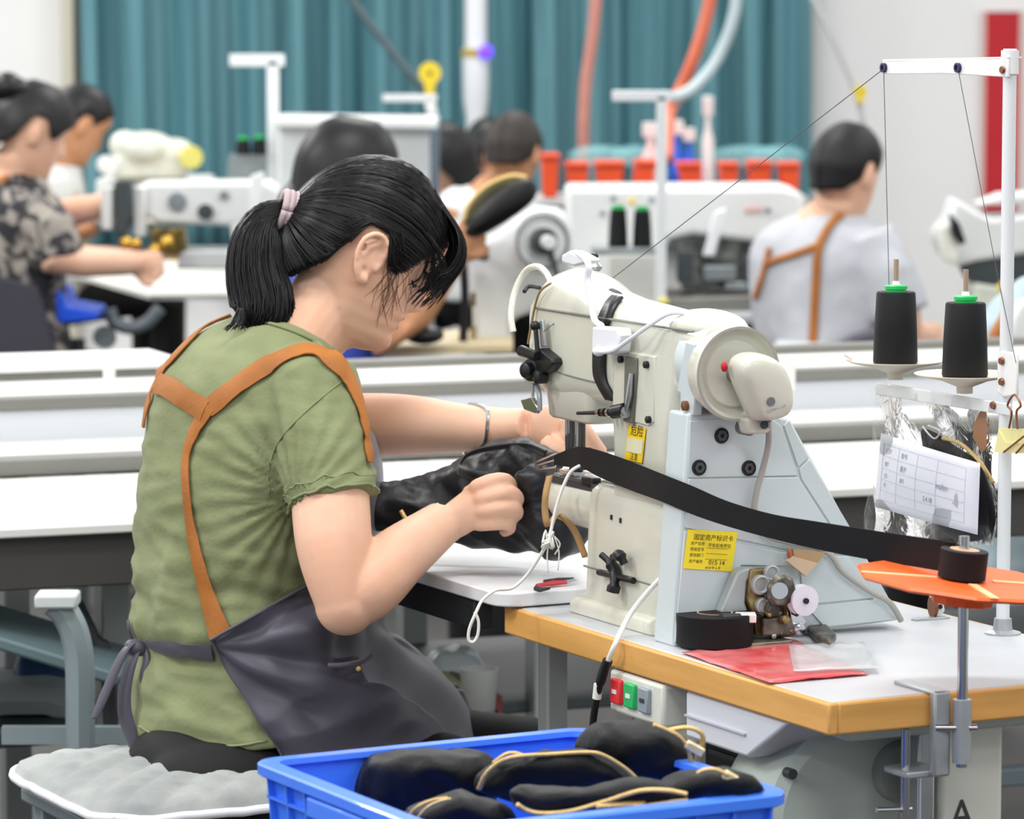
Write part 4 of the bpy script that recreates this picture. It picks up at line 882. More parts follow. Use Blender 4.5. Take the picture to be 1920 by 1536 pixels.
per = [cush(min(max(u, 0), 1), min(max(v, 0), 1)) - ZX * 0.003 for u, v in [(k / 20, 0) for k in range(20)] + [(1, k / 20) for k in range(20)] + [(1 - k / 20, 1) for k in range(20)] + [(0, 1 - k / 20) for k in range(21)]]
MB().tube(per, 0.0062, 8).build('piping', mat('piping_white', '#e4e6ea', 0.5), cs, ang=180)
tb0 = W(95, 1490, 5.12)
MB().tube(catmull([tb0 + ZX * .02, tb0, tb0 + V3((.012, 0, -.02)), tb0 + V3((.006, 0, -.045)), tb0 + V3((.018, 0, -.02)), tb0 + V3((.026, 0, -.05))], 5), 0.0045, 8, flat=.5).build('tie_string', mat('tie_beige', '#d4cfc2', 0.8), cs, ang=180)
so = thing('work_stool', 'square steel work stool under the grey quilted cushion', 'stool', (sc_.x, sc_.y, 0))
m_stool = mat('stool_grey', '#7f8c92', 0.4, metal=0.3)
MB().box(sc_ - ZX * 0.033, (0.36, 0.35, 0.02), SAX).build('seat_board', m_stool, so, bevel=0.004)
for i in (-1, 1):
    for j in (-1, 1): MB().box(sc_ + sx * i * .15 + sy * j * .15 - ZX * (0.043 + .255), (0.03, 0.03, 0.51), SAX).build('leg', m_stool, so, bevel=0.003)
for j in (-1, 1): MB().box(sc_ + sy * j * .15 - ZX * 0.4, (0.30, 0.02, 0.02), SAX).build('stretcher', m_stool, so)
# ================================================================ the woman at the machine
from mathutils.bvhtree import BVHTree
def R3(pts): return [W(*p) for p in pts]
FW = V3((0.809, 0.588, 0)); LT = V3((0.588, -0.809, 0))
m_skin = mat('skin', '#ecc2a8', 0.5, var=0.10, vscale=9, col2='#e4b195', sss=0.12, bump=0.04, bscale=220, spec=0.35)
m_lip = mat('lip', '#c0736a', 0.45)
m_hair = mat('hair_black', '#070608', 0.36, var=0.5, vscale=60, col2='#0e0d10', spec=0.45)
m_shirt = mat('shirt_olive', '#868d66', 0.85, var=0.10, vscale=14, col2='#7a815b', bump=0.22, bscale=160, sheen=0.1)
m_apron = mat('apron_slate', '#524f5c', 0.46, var=0.12, vscale=6, col2='#46434f', bump=0.05, bscale=200, sheen=0.15)
m_strap = mat('strap_tan', '#b06c2a', 0.65, var=0.15, vscale=14, col2='#995c22', bump=0.15, bscale=220)
m_trouser = mat('trouser_black', '#08090b', 0.8, bump=0.1, bscale=120)
wm = thing('person', 'woman in olive t-shirt and grey apron with tan straps, sewing at the front machine', 'person', (W(440, 1330, 5.25).x, 5.25, 0))
# ---- head frame
HC = W(684, 480, 5.30)
hp_, ht_ = math.radians(24), math.radians(12)
HF = V3((math.cos(hp_) * math.cos(ht_), math.cos(hp_) * math.sin(ht_), -math.sin(hp_)))
HU = V3((math.sin(hp_) * math.cos(ht_), math.sin(hp_) * math.sin(ht_), math.cos(hp_)))
HL = V3((math.sin(ht_), -math.cos(ht_), 0))
def Hh(f, l, u): return HC + HF * f + HL * l + HU * u
def interp(tab, x):
    if x <= tab[0][0]: return tab[0][1]
    for (a, b), (c, d) in zip(tab, tab[1:]):
        if x <= c:
            t = (x - a) / (c - a); t = t * t * (3 - 2 * t) * .5 + t * .5; return b + (d - b) * t
    return tab[-1][1]
TF = [(-.119, .030), (-.114, .055), (-.107, .072), (-.098, .079), (-.088, .078), (-.080, .073), (-.072, .077), (-.064, .075), (-.056, .080), (-.046, .076), (-.03, .076), (-.01, .078), (.008, .077), (.02, .084), (.04, .089), (.06, .086), (.08, .072), (.10, .046), (.114, .010)]
TBk = [(-.119, -.025), (-.11, -.012), (-.10, .0), (-.08, .03), (-.06, .055), (-.04, .074), (-.02, .088), (0, .096), (.03, .100), (.06, .095), (.08, .080), (.10, .05), (.114, .010)]
TWd = [(-.119, .012), (-.113, .026), (-.105, .038), (-.09, .050), (-.07, .059), (-.05, .065), (-.03, .070), (0, .074), (.03, .076), (.06, .073), (.08, .062), (.10, .042), (.114, .010)]
TNo = [(-.052, 0), (-.046, .010), (-.040, .024), (-.034, .027), (-.026, .023), (-.012, .016), (.002, .010), (.014, .004), (.03, 0)]
def head_pt(u, ph):
    F, B, w = interp(TF, u), interp(TBk, u), interp(TWd, u)
    c, s = math.cos(ph), math.sin(ph)
    f = (F if c > 0 else B) * math.copysign(abs(c) ** 0.92, c); l = w * math.copysign(abs(s) ** 0.92, s)
    if c > 0:
        sg = 0.0065 + 0.006 * max(0, min(1, (-u) / .035))
        f += interp(TNo, u) * math.exp(-(l / sg) ** 2)
        f -= 0.009 * math.exp(-((abs(l) - .031) / .014) ** 2) * math.exp(-((u - .002) / .012) ** 2)
        f += 0.004 * math.exp(-((abs(l) - .031) / .010) ** 2) * math.exp(-((u + .001) / .007) ** 2)
        f += 0.0045 * math.exp(-(l / .019) ** 2) * (math.exp(-((u + .056) / .005) ** 2) + math.exp(-((u + .071) / .005) ** 2))
        f -= 0.002 * math.exp(-(l / .02) ** 2) * math.exp(-((u + .0635) / .0025) ** 2)
    return Hh(f, l, u)
hb_ = MB(); us = [-.119 + .2335 * k / 70 for k in range(71)]
hb_.loft([[head_pt(u, 2 * PI * k / 72) for k in range(72)] for u in us])
# ears
def ear(sd):
    e = MB(); E = lambda f, u, l=0.0: Hh(f * 1.06 - .007, sd * (.0725 + l), u * 1.06 - .003)
    e.tube(catmull([E(.016, -.004, 0), E(.017, .014, .006), E(.010, .029, .010), E(-.004, .033, .013), E(-.016, .024, .015), E(-.019, .006, .014), E(-.013, -.012, .011), E(-.004, -.024, .008), E(.004, -.029, .005)], 5), [.0042] * 30 + [.005] * 11, 10)
    e.tube(catmull([E(.004, .022, .006), E(-.006, .016, .009), E(-.009, .002, .009), E(-.004, -.010, .007)], 4), .0035, 8)
    e.ell(E(.002, -.025, .005), (.008, .007, .008), (HF, HL, HU))
    e.ell(E(-.002, .003, .001), (.018, .006, .028), (HF, HL, HU))
    e.ell(E(.013, -.006, .004), (.004, .005, .006), (HF, HL, HU))
    return e
def merge(a, b): a.add(b.v, b.f); return a
merge(hb_, ear(1)); merge(hb_, ear(-1))
# neck
hb_.tube([W(548, 650, 5.27), W(570, 615, 5.27), W(600, 575, 5.28), Hh(-.022, 0, -.035)], [.062, .052, .049, .046], 20)
hb_.tube([W(600, 640, 5.29), W(628, 610, 5.29), Hh(.025, 0, -.085)], [.034, .036, .034], 16)
# torso core, pelvis, legs under the clothes
hb_.tube([W(445, 1345, 5.25), W(430, 1150, 5.25), W(455, 900, 5.26), W(490, 730, 5.27), W(545, 650, 5.28)], [.07, .085, .095, .085, .055], 20)
NK, FK = W(920, 1455, 5.28), W(985, 1402, 5.60)
for k, (h0, kn, ft) in enumerate(((W(505, 1390, 5.17), NK, V3((NK.x + .02, NK.y, .08))), (W(395, 1360, 5.33), FK, V3((FK.x + .02, FK.y, .08))))):
    hb_.tube([h0, h0.lerp(kn, .5), kn, kn.lerp(ft, .4), ft], [.052, .048, .042, .042, .032], 16)
    hb_.tube([ft + V3((-.04, 0, -.04)), ft + V3((.06, .03, -.045)), ft + V3((.15, .07, -.055))], [.03, .034, .022], 12)
# near arm and far arm
def limb(pts):
    C = catmull([tuple(W(*p[:3])) + (p[3],) for p in pts], 5); hb_.tube([c[:3] for c in C], [c[3] for c in C], 24)
limb([(560, 720, 5.17, .045), (606, 765, 5.135, .050), (617, 900, 5.09, .0505), (626, 1020, 5.05, .049), (644, 1118, 5.03, .0395), (652, 1142, 5.03, .033)])
limb([(640, 1128, 5.03, .028), (668, 1116, 5.035, .0415), (700, 1088, 5.05, .0445), (750, 1042, 5.09, .0395), (798, 1005, 5.13, .0335), (834, 978, 5.155, .0290)])
hb_.ell(W(648, 1134, 5.03), (.0395, .0395, .0395))
limb([(400, 720, 5.38, .05), (520, 765, 5.40, .048), (650, 795, 5.40, .043)])
limb([(630, 795, 5.40, .041), (720, 796, 5.38, .0425), (790, 798, 5.355, .0395), (860, 803, 5.33, .0335), (940, 802, 5.29, .0265), (990, 798, 5.265, .0235)])
# near hand: back of the hand to the camera, fingers curled away round the cloth
def palm(ctrs, hh, hd, nrm, upd):
    return [[c + upd * (a * math.cos(2 * PI * k / 20)) + nrm * (b * math.sin(2 * PI * k / 20)) for k in range(20)] for c, a, b in zip(ctrs, hh, hd)]
upd = V3((.38, 0, .92)).normalized(); nrm = V3((.15, -1, 0)).normalized()
hb_.loft(palm(R3([(800, 1003, 5.132), (822, 986, 5.148), (846, 973, 5.154), (872, 960, 5.154), (900, 948, 5.148), (918, 942, 5.150)]), [.026, .032, .0385, .0420, .0405, .030], [.024, .025, .023, .021, .0175, .012], nrm, upd))
HANDN = [[(876, 924, 5.156), (900, 911, 5.142), (926, 902, 5.136), (948, 902, 5.144), (957, 914, 5.164), (946, 927, 5.182)],
         [(882, 943, 5.152), (908, 934, 5.134), (938, 927, 5.127), (962, 927, 5.134), (969, 938, 5.156), (955, 949, 5.176)],
         [(884, 963, 5.151), (910, 957, 5.132), (940, 953, 5.125), (962, 953, 5.131), (968, 963, 5.153), (953, 971, 5.173)],
         [(880, 983, 5.153), (904, 983, 5.139), (930, 981, 5.132), (950, 981, 5.138), (956, 990, 5.156), (943, 996, 5.171)]]
for k, fg in enumerate(HANDN):
    hb_.tube(catmull(R3(fg), 4), [.0085] * 3 + [.0108] * 6 + [.0106] * 4 + [.0100] * 5 + [.0088] * 3 if k < 3 else [.0080] * 3 + [.0098] * 10 + [.0088] * 8, 12)
hb_.tube(catmull(R3([(858, 955, 5.17), (890, 935, 5.19), (925, 925, 5.20), (950, 922, 5.195)]), 4), [.015] * 5 + [.0115] * 4 + [.009] * 4, 12)
# far hand behind the needle
upd = V3((.1, 0, 1)).normalized(); nrm = V3((.45, -.9, 0)).normalized()
hb_.loft(palm(R3([(985, 797, 5.265), (1015, 800, 5.25), (1045, 805, 5.235), (1072, 808, 5.225)]), [.022, .029, .033, .026], [.019, .018, .016, .012], nrm, upd))
for k, fg in enumerate(([(1055, 792, 5.225), (1085, 793, 5.205), (1103, 812, 5.20), (1120, 835, 5.205), (1130, 848, 5.215)], [(1060, 805, 5.22), (1085, 806, 5.20), (1092, 830, 5.20), (1085, 852, 5.205)],
                        [(1058, 818, 5.22), (1076, 822, 5.20), (1080, 842, 5.20), (1070, 860, 5.21)], [(1048, 828, 5.225), (1062, 838, 5.21), (1060, 858, 5.21)])):
    P = catmull(R3(fg), 4); hb_.tube(P, [.0098 - .0025 * i / len(P) for i in range(len(P))], 12)
hb_.tube(catmull(R3([(1025, 830, 5.225), (1050, 850, 5.20), (1085, 858, 5.19), (1105, 856, 5.19)]), 4), [.0125] * 5 + [.010] * 4 + [.008] * 4, 12)
body = remeshed(hb_, 0.0031, 3, 'body')
body.materials.append(m_skin)
bo = finish('body', body, m_lip, wm, ang=180)
o0 = root_loc(wm)
for v in body.vertices: v.co -= o0
for p in body.polygons:
    d = p.center + o0 - HC; f, l, u = d.dot(HF), d.dot(HL), d.dot(HU)
    if f > .070 and abs(l) < .022 and -.077 < u < -.051 and (abs(l) / .024) ** 2 + ((u + .064) / .0115) ** 2 < 1: p.material_index = 1
m_lash = mat('lash', '#15110f', 0.6)
BV0 = BVHTree.FromPolygons([v.co + o0 for v in body.vertices], [tuple(p.vertices) for p in body.polygons])
def onface(p, off=.0008): h = BV0.find_nearest(p); return h[0] + h[1] * off
for sd in (1, -1):
    MB().tube([onface(V3(p)) for p in catmull([tuple(Hh(.064, sd * .046, -.005)), tuple(Hh(.076, sd * .037, -.009)), tuple(Hh(.082, sd * .028, -.010)), tuple(Hh(.082, sd * .019, -.007))], 4)], [.0008] + [.0017] * 11 + [.0006], 6).build('eyelashes', m_lash, wm)
    MB().tube([onface(V3(p)) for p in catmull([tuple(Hh(.070, sd * .050, .022)), tuple(Hh(.084, sd * .038, .027)), tuple(Hh(.088, sd * .024, .026)), tuple(Hh(.090, sd * .014, .022))], 4)], [.0008] + [.0022] * 11 + [.0012], 6, flat=.5).build('eyebrow', m_lash, wm)
# ---- hair
RF, RB, RL, RU = .104, .118, .088, .133
def hair_r(d):    # point on the hair shell in direction d (local f, l, u)
    f, l, u = d; a = (f / (RF if f > 0 else RB)) ** 2 + (l / RL) ** 2 + ((u - 0) / RU) ** 2
    k = 1 / math.sqrt(a); return V3((f * k, l * k, u * k))
HLN = [(0, .060), (30, .050), (52, .026), (66, .000), (75, -.006), (80, .018), (85, .038), (104, .042), (112, .004), (122, -.030), (135, -.05), (150, -.066), (180, -.072)]
def hairline(phd): return interp(HLN, abs(phd))
def Hv(v): return Hh(v[0], v[1], v[2])
hs = MB(); G = []
for i in range(73):
    ph = math.radians(-180 + 5 * i); row = []; u0 = hairline(-180 + 5 * i)
    for j in range(19):
        u = u0 + (RU * .996 - u0) * (j / 18); q = math.sqrt(max(1 - (u / RU) ** 2, 0.0004))
        f = (RF if math.cos(ph) > 0 else RB) * math.cos(ph) * q; l = RL * math.sin(ph) * q
        row.append(Hh(f * .985, l * .985, u * .985))
    G.append(row)
hs.grid(G, 0.006)
TIE = V3((-.122, 0, .014)); rnd = random.Random(11)
def strand(mb_, pts, r, n=3): mb_.tube(pts, [r * .7] + [r] * (len(pts) - 2) + [r * .35], n)
tdir = TIE.normalized()
for k in range(1500):
    phd = rnd.uniform(-165, 165); u0 = hairline(phd); top = .126
    u = u0 + (top - u0) * (0 if rnd.random() < .45 else rnd.random() ** 1.3) + rnd.uniform(-.004, .004)
    ph = math.radians(phd); q = math.sqrt(max(1 - (u / RU) ** 2, .01))
    d0 = V3(((RF if math.cos(ph) > 0 else RB) * math.cos(ph) * q, RL * math.sin(ph) * q, u)).normalized()
    ang_ = d0.angle(tdir); ax = d0.cross(tdir)
    if ax.length < 1e-3: continue
    ax.normalize(); lift = 0.997 + rnd.uniform(.0, .016); pts = []
    for i in range(11):
        t = i / 10; d = Matrix.Rotation(ang_ * t * .97, 3, ax) @ d0
        v = hair_r(d) * (lift + .012 * math.sin(PI * t))
        if -.040 < v[0] < .018 and v[2] < .042 and abs(v[1]) > .04: v = V3((v[0], v[1] * (.97 if v[2] > .02 else .93), .042 + .15 * (v[2] - .042) * 0 + .006 * rnd.random()))
        pts.append(Hv(v))
    strand(hs, pts, rnd.uniform(.0007, .0014))
# ponytail
PT = [(556, 398, 5.285, 10, 10), (528, 394, 5.275, 18, 16), (495, 412, 5.265, 30, 24), (480, 452, 5.255, 46, 32), (479, 505, 5.245, 52, 34), (490, 555, 5.235, 58, 34), (488, 590, 5.225, 54, 28), (474, 616, 5.22, 30, 14)]
PC = catmull(PT, 4)
def pony(t, ang_, k):
    x = t * (len(PC) - 1); i = min(int(x), len(PC) - 2); a, b = PC[i], PC[i + 1]; w = x - i
    c = [a[j] + (b[j] - a[j]) * w for j in range(5)]; p = W(c[0], c[1], c[2]); s_ = mpp(c[2])
    n0, n1 = PC[max(i - 1, 0)], PC[min(i + 2, len(PC) - 1)]; dx, dy = n1[0] - n0[0], n1[1] - n0[1]; L_2 = math.hypot(dx, dy) or 1
    nx, ny = -dy / L_2, dx / L_2
    return p + V3((nx, 0, -ny)) * (math.cos(ang_) * c[3] * s_ * k) + V3((0, -1, 0)) * (math.sin(ang_) * c[4] * s_ * k)
hs.loft([[pony(i / 27, 2 * PI * k / 16, .86) for k in range(16)] for i in range(26)])
for k in range(900):
    a0 = rnd.uniform(0, 2 * PI); kk = rnd.uniform(.80, 1.06); t1 = rnd.uniform(.80, 1.0); tw = rnd.uniform(-.35, .35); w1 = rnd.uniform(.0, .05)
    pts = [pony(t1 * i / 12, a0 + tw * i / 12, kk + w1 * math.sin(i * .9 + a0)) for i in range(13)]
    if t1 > .97: pts.append(pts[-1] + V3((rnd.uniform(-.012, .012), rnd.uniform(-.01, .01), -rnd.uniform(.004, .02))))
    strand(hs, pts, rnd.uniform(.0006, .0013))
for k in range(14):
    x0 = rnd.uniform(-12, 10); pts = R3([(452 + x0 * .4, 575, 5.21), (448 + x0, 600, 5.205), (430 + x0 * 1.2 + rnd.uniform(-6, 14), 613 + rnd.uniform(-4, 10), 5.20)]); strand(hs, catmull(pts, 3), .0009)
# fringe: a front lock that curls in, strands with forehead showing between
for k in range(150):
    l0 = rnd.uniform(-.052, .05); s_ = rnd.random(); side = l0 / .06; endu = rnd.uniform(-.014, .012) - .012 * s_ + (.016 if side > .25 else 0)
    P = [hair_r(V3((.050, l0 * .6, .095)).normalized()) * (1.0 + .015 * s_), V3((.096 + .010 * s_ - .012 * side ** 2, l0 * .9, .080)), V3((.116 + .010 * s_ - .022 * side ** 2, l0 * 1.05, .054)),
         V3((.116 + .010 * s_ - .028 * side ** 2, l0 * 1.12, .026)), V3((.104 + .012 * s_ - .030 * side ** 2, l0 * 1.14, endu))]
    strand(hs, [V3(p) for p in catmull([tuple(Hv(p)) for p in P], 3)], rnd.uniform(.0006, .0013))
for k in range(46):
    s_ = rnd.random(); f0 = rnd.uniform(.050, .085)
    P = [Hv(hair_r(V3((f0, .065, .06)).normalized()) * 1.01), Hh(f0 + .016, .074 - f0 * .35, .030), Hh(f0 + .018 + .008 * s_, .070 - f0 * .36, .004 - .012 * s_), Hh(f0 + .008 + .010 * s_, .066 - f0 * .34, -.012 - .028 * s_)]
    strand(hs, [V3(p) for p in catmull([tuple(p) for p in P], 3)], rnd.uniform(.0004, .0009))
hair = hs.build('hair', m_hair, wm, ang=180)
BV = BVHTree.FromPolygons([v.co + o0 for v in body.vertices], [tuple(p.vertices) for p in body.polygons])
wi = MB()
for k in range(26):
    x0, y0 = rnd.uniform(722, 795), rnd.uniform(470, 500); x1 = x0 - rnd.uniform(-5, 60); y1 = rnd.uniform(545, 620)
    pts = []
    for t in range(7):
        t /= 6; x = x0 + (x1 - x0) * t + 10 * math.sin(PI * t + k); y = y0 + (y1 - y0) * t; h = BV.ray_cast(V3((0, 0, HCAM)), ray(x, y).normalized())
        if h[0] is not None and h[0].y < 5.45: pts.append(h[0] + h[1] * .0012)
    if len(pts) > 3: strand(wi, pts, .00036)
wi.build('hair_wisps', mat('wisp_brown', '#5a4036', .5), wm, ang=180)
# hair tie
c0 = Hh(-.117, 0, .014); ax = (W(545, 397, 5.28) - W(575, 405, 5.285)).normalized(); a_, b_2 = frame_from(ax)
tie = MB()
for q in (-.006, .002, .009): tie.tube([c0 + ax * q + a_ * (.020 * math.cos(2 * PI * k / 24)) + b_2 * (.024 * math.sin(2 * PI * k / 24)) for k in range(25)], .0052, 8)
tie.build('hair_tie', mat('tie_mauve', '#b5a3a6', 0.7), wm, ang=180)
# ---- t-shirt
ts_ = MB()
def tring(px, py, Y, hw, hd, tau, n=40):
    c = W(px, py, Y); f2 = FW * math.cos(tau) - ZX * math.sin(tau)
    return [c + LT * (hw * math.copysign(abs(math.cos(t)) ** .88, math.cos(t))) + f2 * (hd * math.copysign(abs(math.sin(t)) ** .88, math.sin(t))) for t in [2 * PI * k / n for k in range(n)]]
RG = [(446, 1362, 5.25, .176, .136, -.06), (444, 1335, 5.25, .174, .133, -.04), (432, 1270, 5.25, .160, .117, .0), (424, 1190, 5.25, .150, .110, .04), (424, 1100, 5.25, .148, .109, .06), (434, 1000, 5.255, .153, .112, .10),
      (452, 900, 5.26, .162, .117, .16), (466, 820, 5.265, .168, .117, .22), (478, 765, 5.265, .168, .110, .28), (492, 710, 5.27, .158, .097, .34), (508, 665, 5.27, .125, .080, .40), (525, 638, 5.275, .090, .070, .45), (540, 622, 5.28, .070, .060, .5)]
ts_.loft([tring(*r) for r in [tuple(x) for x in catmull(RG, 3)]])
ts_.tube(R3([(560, 712, 5.18), (592, 728, 5.145), (602, 800, 5.12), (611, 870, 5.10), (626, 944, 5.08)]), [.055, .0605, .0605, .060, .0610], 28)
ts_.tube(R3([(420, 710, 5.37), (365, 715, 5.385), (400, 760, 5.39), (500, 790, 5.40)]), [.05, .055, .056, .055], 24)
shirt = remeshed(ts_, 0.0055, 5, 'shirt')
def ridge(x): return 1 - abs(2 * ((x) % 1) - 1)
def shirt_fold(co, n):
    z = co.z; low = min(1, max(0, (1.05 - z) / .25)); d = 0
    p = V3((co.x * 7, co.y * 7, z * 22)); d += .006 * low * noise.noise(p) - .007 * abs(noise.noise(p * 1.6)) * (.25 + low) + .002 * noise.noise(p * 3)
    for xa, ya, xb, yb, am in ((335, 980, 292, 1200, .006), (352, 1000, 318, 1190, .004), (480, 1010, 560, 1060, .005), (470, 1075, 575, 1120, .005), (300, 860, 275, 1010, .003)):
        A, B = W(xa, ya, co.y), W(xb, yb, co.y); t = min(1, max(0, (co - A).dot(B - A) / (B - A).length_squared)); q = (A.lerp(B, t) - co).length
        if co.y < 5.3: d += am * math.exp(-(q / .011) ** 2) * math.sin(PI * (t * .96 + .02)) ** .5
    q = V3((co.x * 16 - z * 5, co.y * 16, z * 3)); d += .003 * noise.noise(q)
    ap = W(560, 930, 5.10); r = (co - ap).length                                      # creases fan out from the armpit
    d += .0035 * math.exp(-(r / .12) ** 2) * math.sin(26 * math.atan2(co.z - ap.z, co.x - ap.x))
    wz = W(424, 1215, 5.25).z; d -= .007 * math.exp(-((z - wz) / .022) ** 2)           # drawn in by the apron string
    d += .004 * math.exp(-((z - wz - .04) / .03) ** 2) * (1 + noise.noise(V3((co.x * 30, co.y * 30, z * 18))))
    return d
displaced(shirt, shirt_fold)
sv = [v.co.copy() for v in shirt.vertices]; sf = [tuple(p.vertices) for p in shirt.polygons]
SBVH = BVHTree.FromPolygons(sv, sf)
for v in shirt.vertices: v.co -= o0
finish('t_shirt', shirt, m_shirt, wm, ang=180)
CAMP = V3((0, 0, HCAM))
def drape(px, py, off=.003, guess=5.2):
    h = SBVH.ray_cast(CAMP, ray(px, py).normalized())
    if h[0] is None or abs(h[0].y - 5.2) > .35:
        h = SBVH.find_nearest(W(px, py, guess))
    return h[0] + h[1] * off, h[1]
def strap(path, widths, name, m, off=.0035, thick=.0022, n=5, guess=5.2):
    P = catmull([tuple(map(float, p)) for p in path], n); Wd = catmull([(w,) for w in widths], n) if isinstance(widths, list) else [(widths,)] * len(P)
    pts = []; nr = []
    for p in P:
        a, b = drape(p[0], p[1], off, guess); pts.append(a); nr.append(b)
    for _ in range(5):
        pts = [pts[0]] + [(pts[i - 1] + pts[i] * 2 + pts[i + 1]) / 4 for i in range(1, len(pts) - 1)] + [pts[-1]]
    G = []
    for i, p in enumerate(pts):
        d = (pts[min(i + 1, len(pts) - 1)] - pts[max(i - 1, 0)]).normalized(); s_ = nr[i].cross(d).normalized(); w = Wd[i][0] * .5
        G.append([p - s_ * w - nr[i] * .001, p - s_ * w * .5 + nr[i] * .0005, p + nr[i] * .001, p + s_ * w * .5 + nr[i] * .0005, p + s_ * w - nr[i] * .001])
    return MB().grid(G, thick).build(name, m, wm, ang=50)
# collar and hems as raised edges of the shirt
def edge_line(path, r, name, off=.001):
    return MB().tube([drape(p[0], p[1], off)[0] for p in catmull([tuple(map(float, q)) for q in path], 5)], r, 6, flat=.6).build(name, m_shirt, wm, ang=180)
edge_line([(452, 600), (500, 606), (550, 622), (590, 642), (608, 662)], .004, 'collar')
sc0, sc1 = W(611, 870, 5.10), W(626, 944, 5.08); sdir = (sc1 - sc0).normalized(); sa, sb_ = frame_from(sdir)
MB().tube([SBVH.find_nearest(sc1 - sdir * .004 + sa * (.066 * math.cos(2 * PI * k / 48)) + sb_ * (.066 * math.sin(2 * PI * k / 48)))[0] for k in range(49)], .0020, 8).build('sleeve_hem', m_shirt, wm, ang=180)
MB().tube([SBVH.find_nearest(sc1 - sdir * .020 + sa * (.068 * math.cos(2 * PI * k / 48)) + sb_ * (.068 * math.sin(2 * PI * k / 48)))[0] for k in range(49)], .0008, 6).build('sleeve_stitch', mat('shirt_stitch', '#86906a', .9), wm, ang=180)
edge_line([(262, 1362), (310, 1386), (380, 1398), (440, 1398), (500, 1390)], .003, 'shirt_hem')
edge_line([(640, 715), (575, 770), (525, 825), (503, 880), (505, 925)], .0014, 'sleeve_seam', .0005)
strap([(690, 866), (686, 830), (680, 793), (668, 748), (648, 706), (622, 675), (590, 660), (555, 661), (505, 686), (450, 722), (395, 766)], [.016, .017, .018, .022, .026, .028, .029, .029, .029, .029, .027], 'apron_strap', m_strap)
strap([(395, 762), (378, 792), (360, 830), (352, 865), (354, 920), (360, 980), (374, 1050), (392, 1120), (416, 1196)], [.026, .022, .017, .013, .013, .014, .017, .021, .030], 'apron_strap', m_strap, off=.0045)
strap([(429, 582), (395, 606), (355, 645), (320, 683), (292, 722), (281, 762), (275, 800)], [.012, .014, .018, .022, .024, .018, .010], 'apron_strap', m_strap, off=.004, guess=5.3)
strap([(300, 722), (318, 728), (345, 744), (390, 772)], [.028, .028, .028, .029], 'cross_band', mat('strap_dark', '#9c6026', 0.7, bump=.3, bscale=120), off=.005)
# ---- trousers
tr_ = MB()
tr_.ell(W(455, 1378, 5.25), (.135, .105, .06), (LT, FW, ZX)); tr_.ell(W(432, 1440, 5.135), (.092, .115, .043), (LT, FW, ZX)); tr_.ell(W(365, 1418, 5.175), (.10, .085, .045), (LT, FW, ZX)); tr_.ell(W(400, 1415, 5.24), (.12, .10, .045), (LT, FW, ZX))
for h0, kn in ((W(505, 1390, 5.17), NK), (W(395, 1360, 5.33), FK)):
    ft = V3((kn.x + .02, kn.y, .12)); tr_.tube([h0, h0.lerp(kn, .5), kn, kn.lerp(ft, .4), ft], [.062, .056, .050, .052, .05], 20)
tro = remeshed(tr_, 0.008, 5, 'trousers')
displaced(tro, lambda co, n: .004 * noise.noise(co * 14))
for v in tro.vertices: v.co -= o0
finish('trousers', tro, m_trouser, wm, ang=180)
for kn in (NK, FK):
    ft = V3((kn.x + .02, kn.y, .0)); sh = MB(); sh.loft([rect_ring(ft + V3((.07, .035, z)), V3((.9, .43, 0)), V3((-.43, .9, 0)), hx_, hy_, .03, 5) for z, hx_, hy_ in ((.002, .12, .045), (.02, .125, .047), (.045, .115, .042), (.07, .08, .036))])
    sh.build('shoe', mat('shoe_dark', '#2c2a2c', 0.6), wm)
# ---- apron
def netsurf(net, n):
    rows = [catmull(r, n) for r in net]; cols = [catmull([r[j] for r in rows], n) for j in range(len(rows[0]))]
    return [[V3(cols[j][i]) for j in range(len(cols))] for i in range(len(cols[0]))]
NET = [[(396, 1200, 5.098), (470, 1158, 5.083), (580, 1098, 5.138), (640, 1090, 5.22), (670, 1085, 5.32), (690, 1085, 5.40)],
       [(420, 1245, 5.10), (500, 1215, 5.075), (605, 1180, 5.09), (650, 1188, 5.20), (690, 1170, 5.33), (725, 1175, 5.44)],
       [(450, 1290, 5.095), (540, 1280, 5.07), (650, 1258, 5.10), (690, 1278, 5.24), (745, 1212, 5.40), (785, 1225, 5.52)],
       [(485, 1345, 5.09), (590, 1348, 5.08), (735, 1300, 5.17), (765, 1338, 5.30), (810, 1262, 5.44), (850, 1280, 5.56)],
       [(520, 1400, 5.09), (640, 1425, 5.09), (800, 1345, 5.23), (825, 1392, 5.34), (862, 1325, 5.47), (886, 1345, 5.58)],
       [(545, 1455, 5.09), (680, 1500, 5.10), (850, 1420, 5.27), (860, 1450, 5.36), (888, 1410, 5.48), (905, 1430, 5.58)]]
S_ = netsurf([[tuple(W(*p)) for p in r] for r in NET], 14)
ap_ = MB().grid(S_); apm = ap_.mesh('apron'); 
